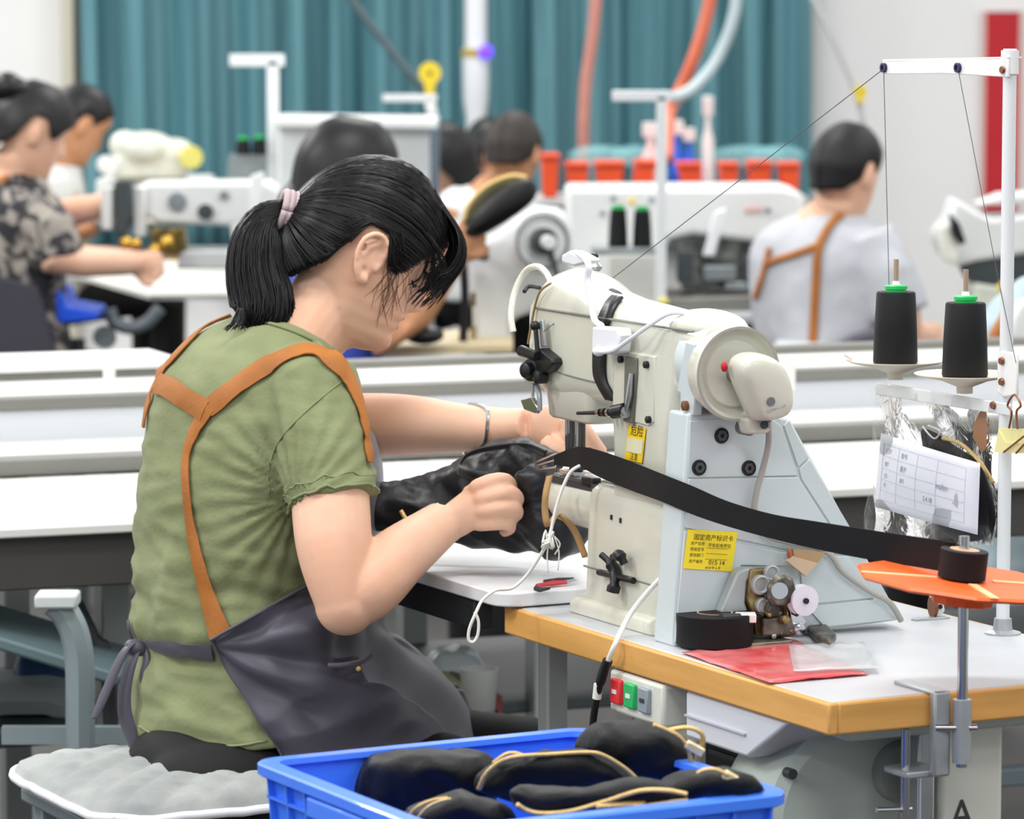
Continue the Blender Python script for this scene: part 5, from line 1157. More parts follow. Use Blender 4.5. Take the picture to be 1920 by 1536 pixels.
def apron_fold(co, n):
    k = W(640, 1215, 5.1); d = co - k
    f = .010 * math.sin(38 * (d.z + .45 * d.x) + 3 * noise.noise(co * 9)) * math.exp(-((d.x) / .14) ** 2) * math.exp(-((d.z + .02) / .09) ** 2)
    f += .006 * noise.noise(V3((co.x * 8 + co.z * 10, co.y * 6, co.z * 5))) + .004 * noise.noise(V3((co.x * 16 + co.z * 22, co.y * 10, co.z * 8)))
    e = W(850, 1340, 5.25); r = ((co - e).x * 1.0 + (co - e).z * .35)
    f += .012 * math.exp(-((r + .01) / .018) ** 2) - .012 * math.exp(-((r - .018) / .014) ** 2)
    t0 = W(400, 1212, 5.1); dd = co - t0; rr = math.hypot(dd.x, dd.z); th = math.atan2(dd.z, dd.x)
    f += .010 * math.sin(th * 11 + 2.2 * noise.noise(co * 7)) * min(1, rr / .12) * math.exp(-(rr / .30) ** 2)
    f -= .012 * abs(noise.noise(V3((co.x * 10 - co.z * 4, co.y * 7, co.z * 15)))) * min(1, rr / .1)
    f *= max(.25, min(1, (5.36 - co.y) / .18))
    return -f if n.y > 0 else f
displaced(apm, apron_fold)
for v in apm.vertices: v.co -= o0
apo = finish('apron_skirt', apm, m_apron, wm, ang=180)
q = apo.modifiers.new('solid', 'SOLIDIFY'); q.thickness = .003; q.offset = 0
q = apo.modifiers.new('sub', 'SUBSURF'); q.levels = 1; q.render_levels = 1
# hem tubes along the apron's visible edges
MB().tube([S_[0][j] + V3((0, -.004, 0)) for j in range(0, 36)], .004, 6, flat=.6).build('apron_hem', m_apron, wm, ang=180)
MB().tube([S_[i][0] + V3((0, -.003, 0)) for i in range(0, len(S_))], .0035, 6, flat=.6).build('apron_hem', m_apron, wm, ang=180)
NB = [[(665, 800, 5.20), (690, 808, 5.26), (700, 815, 5.34)], [(680, 850, 5.18), (707, 866, 5.26), (714, 875, 5.36)], [(680, 930, 5.18), (708, 940, 5.26), (714, 945, 5.36)], [(665, 1020, 5.19), (700, 1030, 5.27), (706, 1035, 5.37)], [(640, 1095, 5.22), (680, 1095, 5.30), (692, 1095, 5.38)]]
MB().grid(netsurf([[tuple(W(*p)) for p in r] for r in NB], 6), .003).build('apron_bib', m_apron, wm, ang=180)
# pocket welt fold seen on the lap
MB().tube(catmull(R3([(615, 1248, 5.075), (650, 1247, 5.075), (680, 1240, 5.10), (697, 1228, 5.13)]), 5), .0035, 8).build('pocket_edge', m_apron, wm, ang=180)
MB().ell(W(672, 1254, 5.085), (.0035, .002, .0035)).build('rivet', m_gold, wm)
# ---- apron string and bow
strap([(402, 1222), (370, 1220), (335, 1216), (305, 1212), (282, 1205)], [.022, .022, .021, .018, .012], 'apron_string', m_apron, off=.004)
strap([(247, 1165), (249, 1185), (256, 1200), (268, 1208)], [.004, .006, .008, .010], 'apron_string', m_apron, off=.004, guess=5.25)
KN = drape(268, 1208, .010)[0]
MB().ell(KN, (.017, .012, .011), (V3((.96, 0, -.25)), V3((0, 1, 0)), V3((.25, 0, .96)))).build('bow_knot', m_apron, wm)
def bow(pts, wd, name): MB().ribbon(catmull([tuple(W(*p)) for p in pts], 5), [w for (w,) in catmull([(w,) for w in wd], 5)], V3((.80, -.45, .25)), .0018).build(name, m_apron, wm, ang=180)
ky = KN.y
bow([(270, 1210, ky), (276, 1235, ky - .012), (270, 1262, ky - .016), (274, 1282, ky - .018), (288, 1278, ky - .018), (297, 1255, ky - .016), (292, 1230, ky - .01), (276, 1210, ky)], [.008, .011, .013, .014, .014, .014, .012, .008], 'bow_loop')
bow([(262, 1206, ky), (240, 1215, ky - .01), (222, 1245, ky - .015), (205, 1285, ky - .018), (190, 1320, ky - .02), (178, 1348, ky - .02)], [.010, .014, .016, .017, .016, .012], 'bow_tail')
bow([(262, 1212, ky), (248, 1240, ky - .012), (236, 1285, ky - .016), (234, 1330, ky - .018), (244, 1370, ky - .02), (256, 1402, ky - .022)], [.012, .018, .021, .022, .022, .020], 'bow_tail')
# ---- jewellery
MB().tube(catmull([tuple(W(*p)) for p in ((552, 575, 5.232), (562, 592, 5.226), (575, 610, 5.224), (590, 632, 5.226))], 4), .0013, 6).build('necklace', m_chrome, wm)
br = []
for k in range(25):
    t = 2 * PI * k / 24; c = W(889, 802, 5.312); p = c + V3((.0, 0, 1)) * .05 * math.cos(t) + V3((.30, -1, 0)).normalized() * .05 * math.sin(t) + V3((.006 * math.cos(t), 0, 0))
    h = BV.find_nearest(p); br.append(h[0] + h[1] * .0015)
MB().tube(br, .0024, 6).build('bracelet', m_chrome, wm)
MB().tube(catmull([tuple(W(*p)) for p in ((886, 842, 5.285), (888, 852, 5.283), (898, 862, 5.283))], 3), .0012, 6).build('bracelet_chain', m_chrome, wm)
# ================================================================ black bag being sewn
m_nylon = mat('bag_nylon', '#1d1f25', 0.42, var=0.5, vscale=7, col2='#0d0e11', bump=0.2, bscale=90, sheen=.25)
sbg = thing('sewn_bag', 'large black nylon bag being sewn under the needle', 'bag', Wz(900, 1010, ZT + .03))
sg = MB()
sg.tube(R3([(695, 955, 5.26), (760, 955, 5.26), (840, 942, 5.27), (900, 915, 5.26), (960, 900, 5.23)]), [.028, .036, .042, .045, .035], 20)
sg.tube(R3([(705, 965, 5.26), (790, 968, 5.26), (880, 975, 5.25), (960, 980, 5.23), (1040, 995, 5.19)]), [.025, .033, .036, .038, .028], 20)
sg.tube(R3([(860, 880, 5.27), (920, 868, 5.25), (985, 862, 5.22), (1040, 870, 5.17)]), [.02, .03, .028, .015], 18)
sg.tube(R3([(965, 920, 5.22), (990, 950, 5.20), (1015, 985, 5.18), (1060, 1005, 5.17), (1095, 1010, 5.18)]), [.03, .036, .036, .034, .025], 18)
sg.tube(R3([(990, 890, 5.18), (1010, 905, 5.17), (1030, 920, 5.18)]), [.028, .030, .02], 14)
me = remeshed(sg, 0.006, 4, 'bag')
displaced(me, lambda co, n: .006 * noise.noise(co * 11) - .016 * abs(noise.noise(V3((co.x * 12 + co.z * 6, co.y * 9, co.z * 20)))) - .008 * abs(noise.noise(V3((co.x * 30, co.y * 20, co.z * 45 + co.x * 20)))) + .006)
o1 = root_loc(sbg)
for v in me.vertices: v.co -= o1
finish('bag_cloth', me, m_nylon, sbg, ang=180)
P = catmull(R3([(862, 870, 5.235), (880, 850, 5.225), (930, 838, 5.215), (985, 835, 5.20), (1025, 850, 5.16)]), 6)
MB().ribbon(P, .012, V3((.2, -.7, .6)), .002).build('bag_binding', m_nylon, sbg, ang=180)
P = catmull(R3([(860, 880, 5.23), (885, 890, 5.20), (930, 900, 5.18), (960, 915, 5.15)]), 6)
MB().ribbon(P, .014, V3((.1, -.3, .9)), .002).build('bag_binding', m_nylon, sbg, ang=180)
MB().tube(catmull(R3([(752, 958, 5.165), (760, 972, 5.16), (768, 980, 5.16), (758, 992, 5.16), (770, 988, 5.16)]), 4), .003, 8).build('zip_pull', m_gold, sbg)
# ================================================================ long packing bench behind the woman
UB = V3((math.cos(math.radians(21)), math.sin(math.radians(21)), 0)); VB = V3((-UB.y, UB.x, 0)); BAX = (UB, VB, ZX)
m_bw = mat('bench_white', '#dfdfdb', 0.4, var=0.05, vscale=4); m_bg = mat('bench_grey', '#807f79', 0.45, metal=0.2, var=0.1, vscale=6)
m_bd = mat('bench_dark', '#474442', 0.55, var=0.15, vscale=5); m_bpan = mat('bench_panel', '#cfd2d7', 0.5)
pbench = thing('packing_bench', 'long white stepped packing bench with grey rails behind the woman', 'bench', (W(125, 989, 5.81).x, 5.81, 0))
def bbox(name, Yf, z0, z1, depth, m, L0=-1.3, L1=2.6, bev=.003):
    o = V3((W(125, 900, Yf).x, Yf, 0)); c = o + UB * ((L0 + L1) / 2) + VB * (depth / 2) + ZX * ((z0 + z1) / 2)
    return MB().box(c, (L1 - L0, depth, z1 - z0), BAX).build(name, m, pbench, bevel=bev)
bbox('bench_top', 5.81, .785, .80, .60, m_bw)
bbox('front_apron', 5.83, .705, .785, .03, m_bd)
bbox('rail', 6.44, .80, .828, .06, m_bg)
bbox('middle_shelf', 6.50, .812, .83, .20, m_bw)
bbox('upstand', 6.70, .80, .882, .03, m_bpan)
bbox('rail', 6.69, .882, .903, .05, m_bg)
bbox('upper_shelf', 6.73, .890, .905, .26, m_bw)
bbox('rail', 6.98, .90, .919, .05, m_bg)
bbox('top_shelf', 6.97, .919, .937, .20, m_bw, L1=0.21)
bbox('lower_shelf', 6.0, .44, .46, .62, mat('shelf_bluegrey', '#3f4649', 0.5, var=.2, vscale=5))
bbox('foot_rail', 5.95, .27, .30, .04, mat('rail_bluegrey', '#5f6a70', 0.5))
for px in (-60, 205, 1020, 1500):
    p = W(px, 900, 6.0); o = V3((W(125, 900, 6.0).x, 6.0, 0)); 
    t = (p.x - o.x) / UB.x
    MB().box(o + UB * t + ZX * .39, (.045, .045, .78), BAX).build('leg', mat('leg_paint', '#a4aaa8', 0.45, metal=.2), pbench, bevel=.004)
    MB().box(o + UB * t + VB * .62 + ZX * .395, (.045, .045, .79), BAX).build('leg', MATS['leg_paint'], pbench, bevel=.004)
for px in (205, 1480):
    o = W(px, 725, 6.83); MB().box((o.x, 6.83, .93), (.02, .02, .06)).build('shelf_post', m_bw, pbench, bevel=.002)
# bent grey frame of a chair pushed under the bench
bf = thing('chair_frame', 'bent blue-grey steel chair frame standing under the packing bench', 'chair', (W(160, 1400, 5.6).x, 5.6, 0))
m_cf = mat('chair_frame_grey', '#93a1a6', 0.35, metal=.3)
fl = Wz(165, 1500, 0.0)
P = [tuple(W(*p)) for p in ((100, 1130, 5.62), (122, 1150, 5.62), (142, 1195, 5.62), (150, 1260, 5.62), (151, 1400, 5.62))] + [(W(151, 1400, 5.62).x, 5.62, 0.02)]
MB().tube(catmull(P, 5), .021, 8).build('bent_leg', m_cf, bf, bevel=.0)
MB().box(W(108, 1124, 5.62), (.06, .06, .02)).build('cap', mat('cap_pale', '#c9cfcf', 0.5), bf, bevel=.004)
P = [tuple(W(*p)) for p in ((140, 1130, 5.95), (175, 1200, 5.95), (205, 1290, 5.95))] + [(W(215, 1330, 5.95).x, 5.95, 0.02)]
MB().tube(catmull(P, 4), .012, 8).build('rear_leg', m_dark, bf)
MB().box(W(160, 1378, 5.7), (.24, .02, .025)).build('cross_bar', m_cf, bf)
MB().box(W(60, 1195, 5.9), (.30, .25, .02), (V3((.95, 0, -.3)), V3((0, 1, 0)), V3((.3, 0, .95)))).build('seat', mat('seat_teal', '#5f7377', 0.5), bf, bevel=.005)
# things lying on the lower shelf
def shelf_item(name, label, cat, px, py, Y, size, m, bev=.006, shape=None):
    c = W(px, py, Y); o = MB()
    if shape == 'cup': o.lathe((c.x, c.y, .461), ZX, [(0, size[0] * .4), (.002, size[0] * .42), (size[2], size[0] * .5), (size[2], size[0] * .46), (.006, size[0] * .38)], 24)
    else:
        G = []
        for i in range(9): G.append([V3((c.x + size[0] * (j / 8 - .5), c.y + size[1] * (i / 8 - .5), .463 + size[2] * (1 - ((j / 4 - 1) ** 4 + (i / 4 - 1) ** 4) * .5) + .012 * vnoise((c.x + j * .7, i * .7, px), 1))) for j in range(9)])
        o.grid(G, size[2] * .6)
    return tag(o.build(name, m, None, ang=60), label, cat)
shelf_item('folded_cloth', 'olive folded cloth on the lower shelf of the packing bench', 'cloth', 740, 1235, 6.25, (.22, .2, .04), mat('olive_cloth', '#8a8a68', .8))
shelf_item('plastic_packet', 'pale crumpled plastic packet on the lower shelf of the packing bench', 'packet', 850, 1190, 6.4, (.10, .12, .06), mat('packet_pale', '#c3ccd2', .3))
shelf_item('folded_cloth', 'dark red folded cloth on the lower shelf of the packing bench', 'cloth', 870, 1215, 6.2, (.12, .1, .02), mat('maroon_cloth', '#5a2226', .8))
shelf_item('plastic_cup', 'translucent plastic cup on the lower shelf of the packing bench', 'cup', 898, 1250, 6.15, (.06, .06, .07), mat('cup_grey', '#a9aca9', .3, alpha=.7), shape='cup')
shelf_item('storage_box', 'dark blue box on the lower shelf at the left', 'box', 85, 1212, 6.25, (.10, .12, .10), mat('box_navy', '#1d3f66', .5))
shelf_item('folded_cloth', 'white folded cloth on the lower shelf at the left', 'cloth', 20, 1270, 6.2, (.26, .2, .05), mat('cloth_pale', '#b9c3c8', .8))
# ================================================================ helpers for the far workers and machines
def slab(poly, Y, depth, name, m, parent, bev=.004, lab=None):
    return MB().prism([W(x, y, Y) for x, y in poly], V3((0, depth, 0))).build(name, m, parent, bevel=bev, label=lab)
def rod(p, r, name, m, parent, n=10):
    return MB().tube(catmull([tuple(W(*q)) for q in p], 4) if len(p) > 2 else [W(*q) for q in p], r, n).build(name, m, parent, ang=180)
def disc(px, py, Y, r, d, name, m, parent, ax=V3((0.3, -1, 0))):
    return MB().lathe(W(px, py, Y), ax, [(-d / 2, r * .96), (-d / 4, r), (d / 4, r), (d / 2, r * .94), (d / 2 + .001, r * .3)], 36).build(name, m, parent)
m_mw = mat('machine_white', '#e4e6e5', 0.35, var=.05, vscale=8); m_mg = mat('machine_grey', '#8f9799', 0.4, metal=.3, var=.2, vscale=18)
m_md = mat('machine_dark', '#3d4446', 0.45); m_ms = mat('machine_mech', '#a9aba6', 0.35, metal=.6, var=.5, vscale=25, col2='#4c4f4c')
m_mgold = mat('machine_gold', '#caa24a', 0.3, metal=.9)
def bg_person(label, Y, head, yaw, pitch, hs, neck, torso, arms, shirt, hair, hairkind, skin='skin', legs=None, extra_label=None, shoulder_y=None):
    """head=(px,py); hs = head scale; torso=[(px,py,hw,hd)]; arms=list of [(px,py,dY,r)...]; returns the person empty"""
    hc = W(head[0], head[1], Y); root = thing('person', label, 'person', (W(torso[-1][0], torso[-1][1], Y).x, Y, 0)); o_ = root_loc(root)
    cy, sy, cp, sp_ = math.cos(yaw), math.sin(yaw), math.cos(pitch), math.sin(pitch)
    F = V3((cp * cy, cp * sy, -sp_)); U = V3((sp_ * cy, sp_ * sy, cp)); L = V3((sy, -cy, 0))
    def hp(f, l, u): return hc + (F * f + L * l + U * u) * hs
    b = MB()
    def hpt(u, ph):
        Fv, Bv, w = interp(TF, u), interp(TBk, u), interp(TWd, u); c, s = math.cos(ph), math.sin(ph)
        f = (Fv if c > 0 else Bv) * math.copysign(abs(c) ** .92, c); l = w * math.copysign(abs(s) ** .92, s)
        if c > 0: f += interp(TNo, u) * math.exp(-(l / .011) ** 2); f -= .006 * math.exp(-((abs(l) - .031) / .014) ** 2) * math.exp(-((u - .002) / .012) ** 2)
        return hp(f, l, u)
    b.loft([[hpt(-.119 + .2335 * k / 40, 2 * PI * j / 40) for j in range(40)] for k in range(41)])
    for sd in (1, -1): b.ell(hp(-.012, sd * .078, -.008), (.018 * hs, .010 * hs, .032 * hs), (F, L, U), 14, 10)
    b.tube([W(neck[0], neck[1], Y), hp(-.025, 0, -.06)], [.055 * hs, .052 * hs], 16)
    fw = V3((cy, sy, 0)); lt = V3((sy, -cy, 0)); ty = neck[2] if len(neck) > 2 else yaw
    fw = V3((math.cos(ty), math.sin(ty), 0)); lt = V3((math.sin(ty), -math.cos(ty), 0))
    b.tube([W(t[0], t[1], Y) for t in torso], [min(t[2], t[3]) * .8 for t in torso], 14)
    for a in arms:
        b.tube([W(p[0], p[1], Y + p[2]) for p in a['pts']], [p[3] for p in a['pts']], 14)
        if 'hand' in a:
            h = a['hand']; base = W(h[0][0], h[0][1], Y + h[0][2]); tip = W(h[1][0], h[1][1], Y + h[1][2]); d = (tip - base); ln = d.length; d.normalize()
            side = d.cross(V3((0, -1, 0.2))).normalized()
            b.ell(base + d * ln * .25, (ln * .33, .018, .036), (d, d.cross(side), side), 14, 10)
            for q in range(4): b.tube([base + d * ln * .3 + side * (.026 - .017 * q), base + d * ln * .75 + side * (.030 - .019 * q), tip + side * (.026 - .017 * q) - d * (.012 * abs(q - 1.3)) + V3((0, .012, -.008))], [.010, .009, .007], 8)
            b.tube([base + side * .03, base + d * ln * .35 + side * .052, base + d * ln * .62 + side * .050], [.013, .011, .008], 8)
    me = remeshed(b, .007, 3, 'body')
    for v in me.vertices: v.co -= o_
    finish('body', me, MATS[skin], root, ang=180)
    c = MB(); n = 28; rings = []
    for t in catmull([tuple(map(float, t)) for t in torso], 3):
        ct = W(t[0], t[1], Y); rings.append([ct + lt * (t[2] * math.cos(2 * PI * k / n)) + fw * (t[3] * math.sin(2 * PI * k / n)) for k in range(n)])
    c.loft(rings)
    for a in arms:
        if a.get('sleeve'): c.tube([W(p[0], p[1], Y + p[2]) for p in a['sleeve']], [p[3] for p in a['sleeve']], 16)
    me = remeshed(c, .010, 4, 'shirt'); displaced(me, lambda co, nn: .008 * noise.noise(co * 9) + .004 * noise.noise(co * 22))
    for v in me.vertices: v.co -= o_
    finish('shirt', me, shirt, root, ang=180)
    lg = MB()
    b0 = W(torso[0][0], torso[0][1], Y)
    for sd in (-1, 1):
        h0 = b0 + lt * (sd * .09); h0.z = max(h0.z, .5); kn = V3((h0.x, h0.y, h0.z - .02)) + fw * .36; lg.tube([h0, kn, V3((kn.x, kn.y, .03))], [.085, .065, .05], 12)
    lg.ell(V3((b0.x, b0.y, max(b0.z, .5))), (.16, .12, .1), (lt, fw, ZX), 16, 10)
    me2 = remeshed(lg, .014, 3, 'trousers')
    for v in me2.vertices: v.co -= o_
    finish('trousers', me2, MATS['trouser_black'], root, ang=180)
    # hair
    hm = MB(); G = []
    line = {'short': [(0, .066), (40, .055), (62, .035), (78, .01), (86, .03), (100, .03), (110, -.025), (140, -.058), (180, -.066)], 'up': HLN, 'long': [(0, .066), (40, .05), (60, .02), (80, -.03), (100, -.09), (140, -.12), (180, -.13)]}[hairkind if hairkind in ('short', 'long') else 'up']
    kf = {'short': 1.0, 'long': 1.08}.get(hairkind, 1.03)
    for i in range(61):
        ph = math.radians(-180 + 6 * i); row = []; u0 = interp(line, abs(-180 + 6 * i))
        for j in range(16):
            u = u0 + (.1245 - u0) * j / 15; q = math.sqrt(max(1 - (u / RU) ** 2, .0004)) if u > 0 else 1 - .15 * min(1, (-u / .12)) * (0 if hairkind == 'long' else 1)
            rip = ((.92 + .08 * min(1, j / 5)) if hairkind == 'short' else 1) * (1 + .012 * math.sin(i * 3.1) + .01 * vnoise((i * .5, j * .4, px_seed(label)), 1))
            row.append(hp((RF if math.cos(ph) > 0 else RB) * math.cos(ph) * q * kf * rip, RL * math.sin(ph) * q * kf * rip, u * (1.0 if hairkind == 'short' else 1.03)))
        G.append(row)
    hm.grid(G, .008)
    if hairkind == 'bun':
        hm.ell(hp(-.10, 0, .085), (.042 * hs, .045 * hs, .040 * hs), (F, L, U), 20, 12); hm.ell(hp(-.075, 0, .09), (.04 * hs, .05 * hs, .03 * hs), (F, L, U), 16, 10)
    if hairkind == 'pony': hm.tube([hp(-.10, 0, .02), hp(-.15, 0, .0), hp(-.16, 0, -.08), hp(-.14, 0, -.16)], [.02, .03, .03, .01], 12)
    hm.build('hair', hair, root, ang=180)
    return root, hp, SBtree(me, o_), (fw, lt)
def px_seed(s): return sum(map(ord, s)) % 97 * 1.0
def SBtree(me, o_): return BVHTree.FromPolygons([v.co + o_ for v in me.vertices], [tuple(p.vertices) for p in me.polygons])
def bg_strap(tree, path, w, name, m, root, Y, n=5):
    pts, nr = [], []
    for p in catmull([tuple(map(float, q)) for q in path], n):
        h = tree.ray_cast(CAMP, ray(p[0], p[1]).normalized())
        if h[0] is None: h = tree.find_nearest(W(p[0], p[1], Y))
        pts.append(h[0] + h[1] * .006); nr.append(h[1])
    for _ in range(2): pts = [pts[0]] + [(pts[i - 1] + pts[i] * 2 + pts[i + 1]) / 4 for i in range(1, len(pts) - 1)] + [pts[-1]]
    G = []
    for i, p in enumerate(pts):
        d = (pts[min(i + 1, len(pts) - 1)] - pts[max(i - 1, 0)]).normalized(); s_ = nr[i].cross(d).normalized(); G.append([p - s_ * w / 2, p + s_ * w / 2])
    return MB().grid(G, .003).build(name, m, root, ang=180)
# patterned blouse
mf = mat('blouse_floral', '#34333a', .8); nt = mf.node_tree; N = nt.nodes; L = nt.links
tc = N.new('ShaderNodeTexCoord'); n1 = N.new('ShaderNodeTexNoise'); n1.inputs['Scale'].default_value = 16; n1.inputs['Detail'].default_value = 3; n1.inputs['Distortion'].default_value = 1.2
L.new(tc.outputs['Object'], n1.inputs['Vector']); rp = N.new('ShaderNodeValToRGB'); rp.color_ramp.elements[0].position = .46; rp.color_ramp.elements[0].color = hexc('#2b2b31')
rp.color_ramp.elements[1].position = .56; rp.color_ramp.elements[1].color = hexc('#9d958c'); L.new(n1.outputs['Fac'], rp.inputs[0]); L.new(rp.outputs[0], N['Principled BSDF'].inputs['Base Color'])
m_hair2 = mat('hair_dark_brown', '#0f0b0b', .45, var=.3, vscale=30); m_blueshirt = mat('shirt_blue', '#3c50b8', .8, var=.15, vscale=8); m_greyshirt = mat('shirt_pale_grey', '#bfc1c7', .85, var=.08, vscale=6)
m_tan2 = mat('skin_tan', '#c98f68', .5, var=.1, vscale=8); m_apr2 = mat('apron_dark', '#3b3a44', .7, var=.1, vscale=6); m_pink = mat('shirt_pink', '#ee9a92', .8)
# ---------------------------------------------------------------- worker with bun at the left
Yp = 10.2
root, hp, tree, _ = bg_person('woman with a hair bun in a dark floral blouse, sewing at the far left', Yp, (62, 248), math.radians(20), math.radians(20), 1.0, (28, 325, math.radians(35)),
    [(35, 700, .18, .14), (25, 600, .17, .13), (22, 500, .17, .125), (20, 420, .17, .12), (18, 365, .15, .10), (22, 330, .09, .08)],
    [{'pts': [(90, 400, -.12, .05), (110, 490, -.18, .048), (150, 490, -.16, .042), (235, 492, -.10, .035), (265, 492, -.08, .028)], 'hand': ((262, 492, -.08), (312, 500, -.06)), 'sleeve': [(60, 385, -.10, .065), (95, 430, -.15, .07), (110, 490, -.17, .066)]},
     {'pts': [(60, 400, .14, .05), (110, 405, .12, .042), (190, 385, .12, .032)], 'hand': ((188, 385, .12), (225, 380, .12)), 'sleeve': [(40, 390, .12, .06), (75, 400, .13, .058)]}],
    mf, m_hair2, 'bun')
slab([(0, 520), (70, 540), (110, 690), (-60, 690)], Yp - .19, .05, 'apron', m_apr2, root)
bg_strap(tree, [(-5, 290), (15, 310), (38, 335), (50, 352)], .03, 'collar_edge', m_black, root, Yp)
bg_strap(tree, [(0, 345), (12, 330), (20, 318)], .03, 'apron_strap', m_strap, root, Yp)
st2 = thing('far_stool', 'bright blue plastic seat beside the worker with the hair bun', 'stool', (W(135, 590, 10.25).x, 10.25, 0))
m_seatb = mat('seat_blue', '#1450d8', .4)
slab([(88, 548), (112, 545), (125, 575), (180, 585), (182, 600), (110, 606), (95, 580)], 10.1, .25, 'seat_shell', m_seatb, st2)
MB().cyl((W(145, 600, 10.25).x, 10.25, .0), (W(145, 600, 10.25).x, 10.25, .70), .02).build('seat_post', m_md, st2)
# person behind
bg_person('dark-haired worker bending down behind the woman with the hair bun', 12.3, (148, 235), math.radians(25), math.radians(28), 1.0, (112, 300, math.radians(25)),
    [(90, 560, .17, .13), (90, 450, .17, .13), (92, 360, .16, .11), (104, 310, .09, .08)], [{'pts': [(120, 360, -.1, .05), (130, 440, -.1, .045), (180, 420, -.1, .034)], 'sleeve': [(105, 345, -.08, .06), (120, 390, -.1, .06)]}], mat('shirt_offwhite', '#c8cac6', .85), m_hair2, 'short', skin='skin_tan')
# ---------------------------------------------------------------- left machine and its table
lt_ = thing('far_table', 'pale sewing table with wooden edge before the worker with the bun', 'table', (W(330, 540, 10.2).x, 10.2, 0))
MB().prism([Wz(x, y, .79) for x, y in ((128, 518), (180, 532), (282, 562), (470, 562), (500, 505), (240, 492))], ZX * .012).build('table_top', mat('table_pale', '#d9d8d2', .45), lt_)
MB().prism([Wz(x, y, .76) for x, y in ((128, 518), (180, 532), (282, 562), (470, 562), (500, 505), (240, 492))], ZX * .03).build('wood_edge', mat('edge_wood_far', '#b48c4e', .5), lt_)
for px in (300, 440): MB().box(Wz(px, 545, .38), (.05, .05, .76)).build('leg', m_md, lt_)
P = [tuple(W(*q)) for q in ((205, 580, 10.3), (215, 605, 10.3), (245, 615, 10.3), (275, 605, 10.3), (300, 578, 10.3))]
MB().tube(catmull(P, 5), .018, 10).build('tube_brace', mat('brace_grey', '#7f8a90', .4, metal=.4), lt_)
MB().lathe(W(196, 632, 10.3), V3((.2, -1, 0)), [(-.02, .03), (.02, .03)], 20).build('pedal_wheel', m_mg, lt_)
ml = thing('far_machine', 'white sewing machine with brass looper parts at the far left table', 'sewing machine', (W(340, 500, 10.3).x, 10.3, .80))
slab([(262, 342), (500, 340), (522, 355), (522, 420), (430, 424), (300, 420), (270, 405)], 10.25, .16, 'machine_arm', m_mw, ml, .012)
slab([(430, 415), (522, 415), (522, 500), (440, 500)], 10.25, .16, 'machine_column', m_mw, ml, .01)
slab([(340, 470), (522, 470), (522, 505), (330, 505)], 10.22, .2, 'machine_bed', mat('machine_bed_grey', '#c4c7c6', .4), ml, .006)
slab([(188, 352), (212, 350), (212, 432), (190, 432)], 10.2, .05, 'side_plate', m_mw, ml, .006)
slab([(214, 340), (246, 338), (248, 400), (236, 442), (216, 440)], 10.18, .12, 'dark_cover', m_md, ml, .006)
slab([(248, 350), (272, 350), (272, 445), (250, 445)], 10.22, .08, 'face_plate', m_mw, ml, .006)
disc(385, 397, 10.24, .020, .02, 'dial', m_md, ml); disc(332, 378, 10.24, .024, .01, 'dial', m_mg, ml); disc(420, 366, 10.24, .012, .006, 'dial', m_mg, ml)
for x, y, r in ((236, 456, .018), (254, 458, .016), (312, 456, .02), (290, 470, .018)): MB().ell(W(x, y, 10.16), (r, r * .8, r)).build('brass_knob', m_mgold, ml)
slab([(280, 430), (345, 428), (350, 470), (330, 480), (285, 470)], 10.22, .08, 'looper_block', mat('brass_mech', '#9a8550', .35, metal=.8, var=.5, vscale=40, col2='#4a3d22'), ml)
slab([(470, 330), (495, 322), (488, 400), (466, 400)], 10.1, .02, 'guard_blade', mat('guard_white', '#eef0f2', .3), ml)
mu = thing('far_machine', 'rounded cream overlock machine on the row behind the left table', 'sewing machine', (W(290, 330, 12.0).x, 12.0, .85))
m_cr = mat('machine_cream', '#d6d9cc', .3, var=.2, vscale=14)
c = MB(); c.ell(W(275, 280, 12.0), (.09, .09, .055)); c.ell(W(235, 272, 12.0), (.05, .07, .045)); c.ell(W(330, 290, 12.0), (.06, .07, .05)); c.box(W(285, 315, 12.0), (.22, .12, .06))
mm = remeshed(c, .008, 3, 'm'); 
for v in mm.vertices: v.co -= root_loc(mu)
finish('housing', mm, m_cr, mu, ang=180)
disc(358, 295, 11.9, .035, .03, 'yellow_knob', mat('knob_pale_yellow', '#d8d070', .4), mu); disc(202, 310, 11.95, .03, .05, 'hand_knob', m_mw, mu)
slab([(180, 335), (390, 335), (390, 420), (180, 420)], 12.0, .3, 'machine_base', m_mw, mu, .01)
def far_stand(label, top, Y, cones=None, yb=.8, mname='pole_white', ht=None, px_arm=None, w=.02):
    """L-shaped thread stand: top=(px left end of arm, px of pole, py)"""
    t = thing('far_thread_stand', label, 'thread stand', (W(top[1], 300, Y).x, Y, yb)); z1 = W(top[1], top[2], Y).z; x = W(top[1], 300, Y).x; x0 = W(top[0], 300, Y).x
    MB().box((x, Y, (z1 + yb) / 2), (w, w, z1 - yb)).build('pole', MATS[mname], t, bevel=.003)
    MB().box(((x + x0) / 2 + w / 2, Y, z1), (x - x0 + w, w, w * 1.05)).build('arm', MATS[mname], t, bevel=.003)
    return t
s1 = far_stand('pale L-shaped thread stand before the left half of the curtain', (432, 513, 113), 11.4, yb=.85, w=.033)
MB().prism([W(x, y, 11.4) for x, y in ((430, 290), (505, 290), (505, 335), (425, 335))], V3((0, .1, 0))).build('spool_tray', m_mg, s1)
def far_cone(px, pyt, pyb, Y, r, label, group=None):
    c = W(px, pyb, Y); h = W(px, pyt, Y).z - c.z; t = thing('far_thread_cone', label, 'thread cone', c)
    MB().lathe(c, ZX, [(0, r), (h * .5, r * .93), (h, r * .78)], 24).build('thread', m_thread, t)
    MB().lathe(c + ZX * h, ZX, [(0, r * .6), (.010, r * .6)], 18).build('cone_cap', MATS['cap_green'], t)
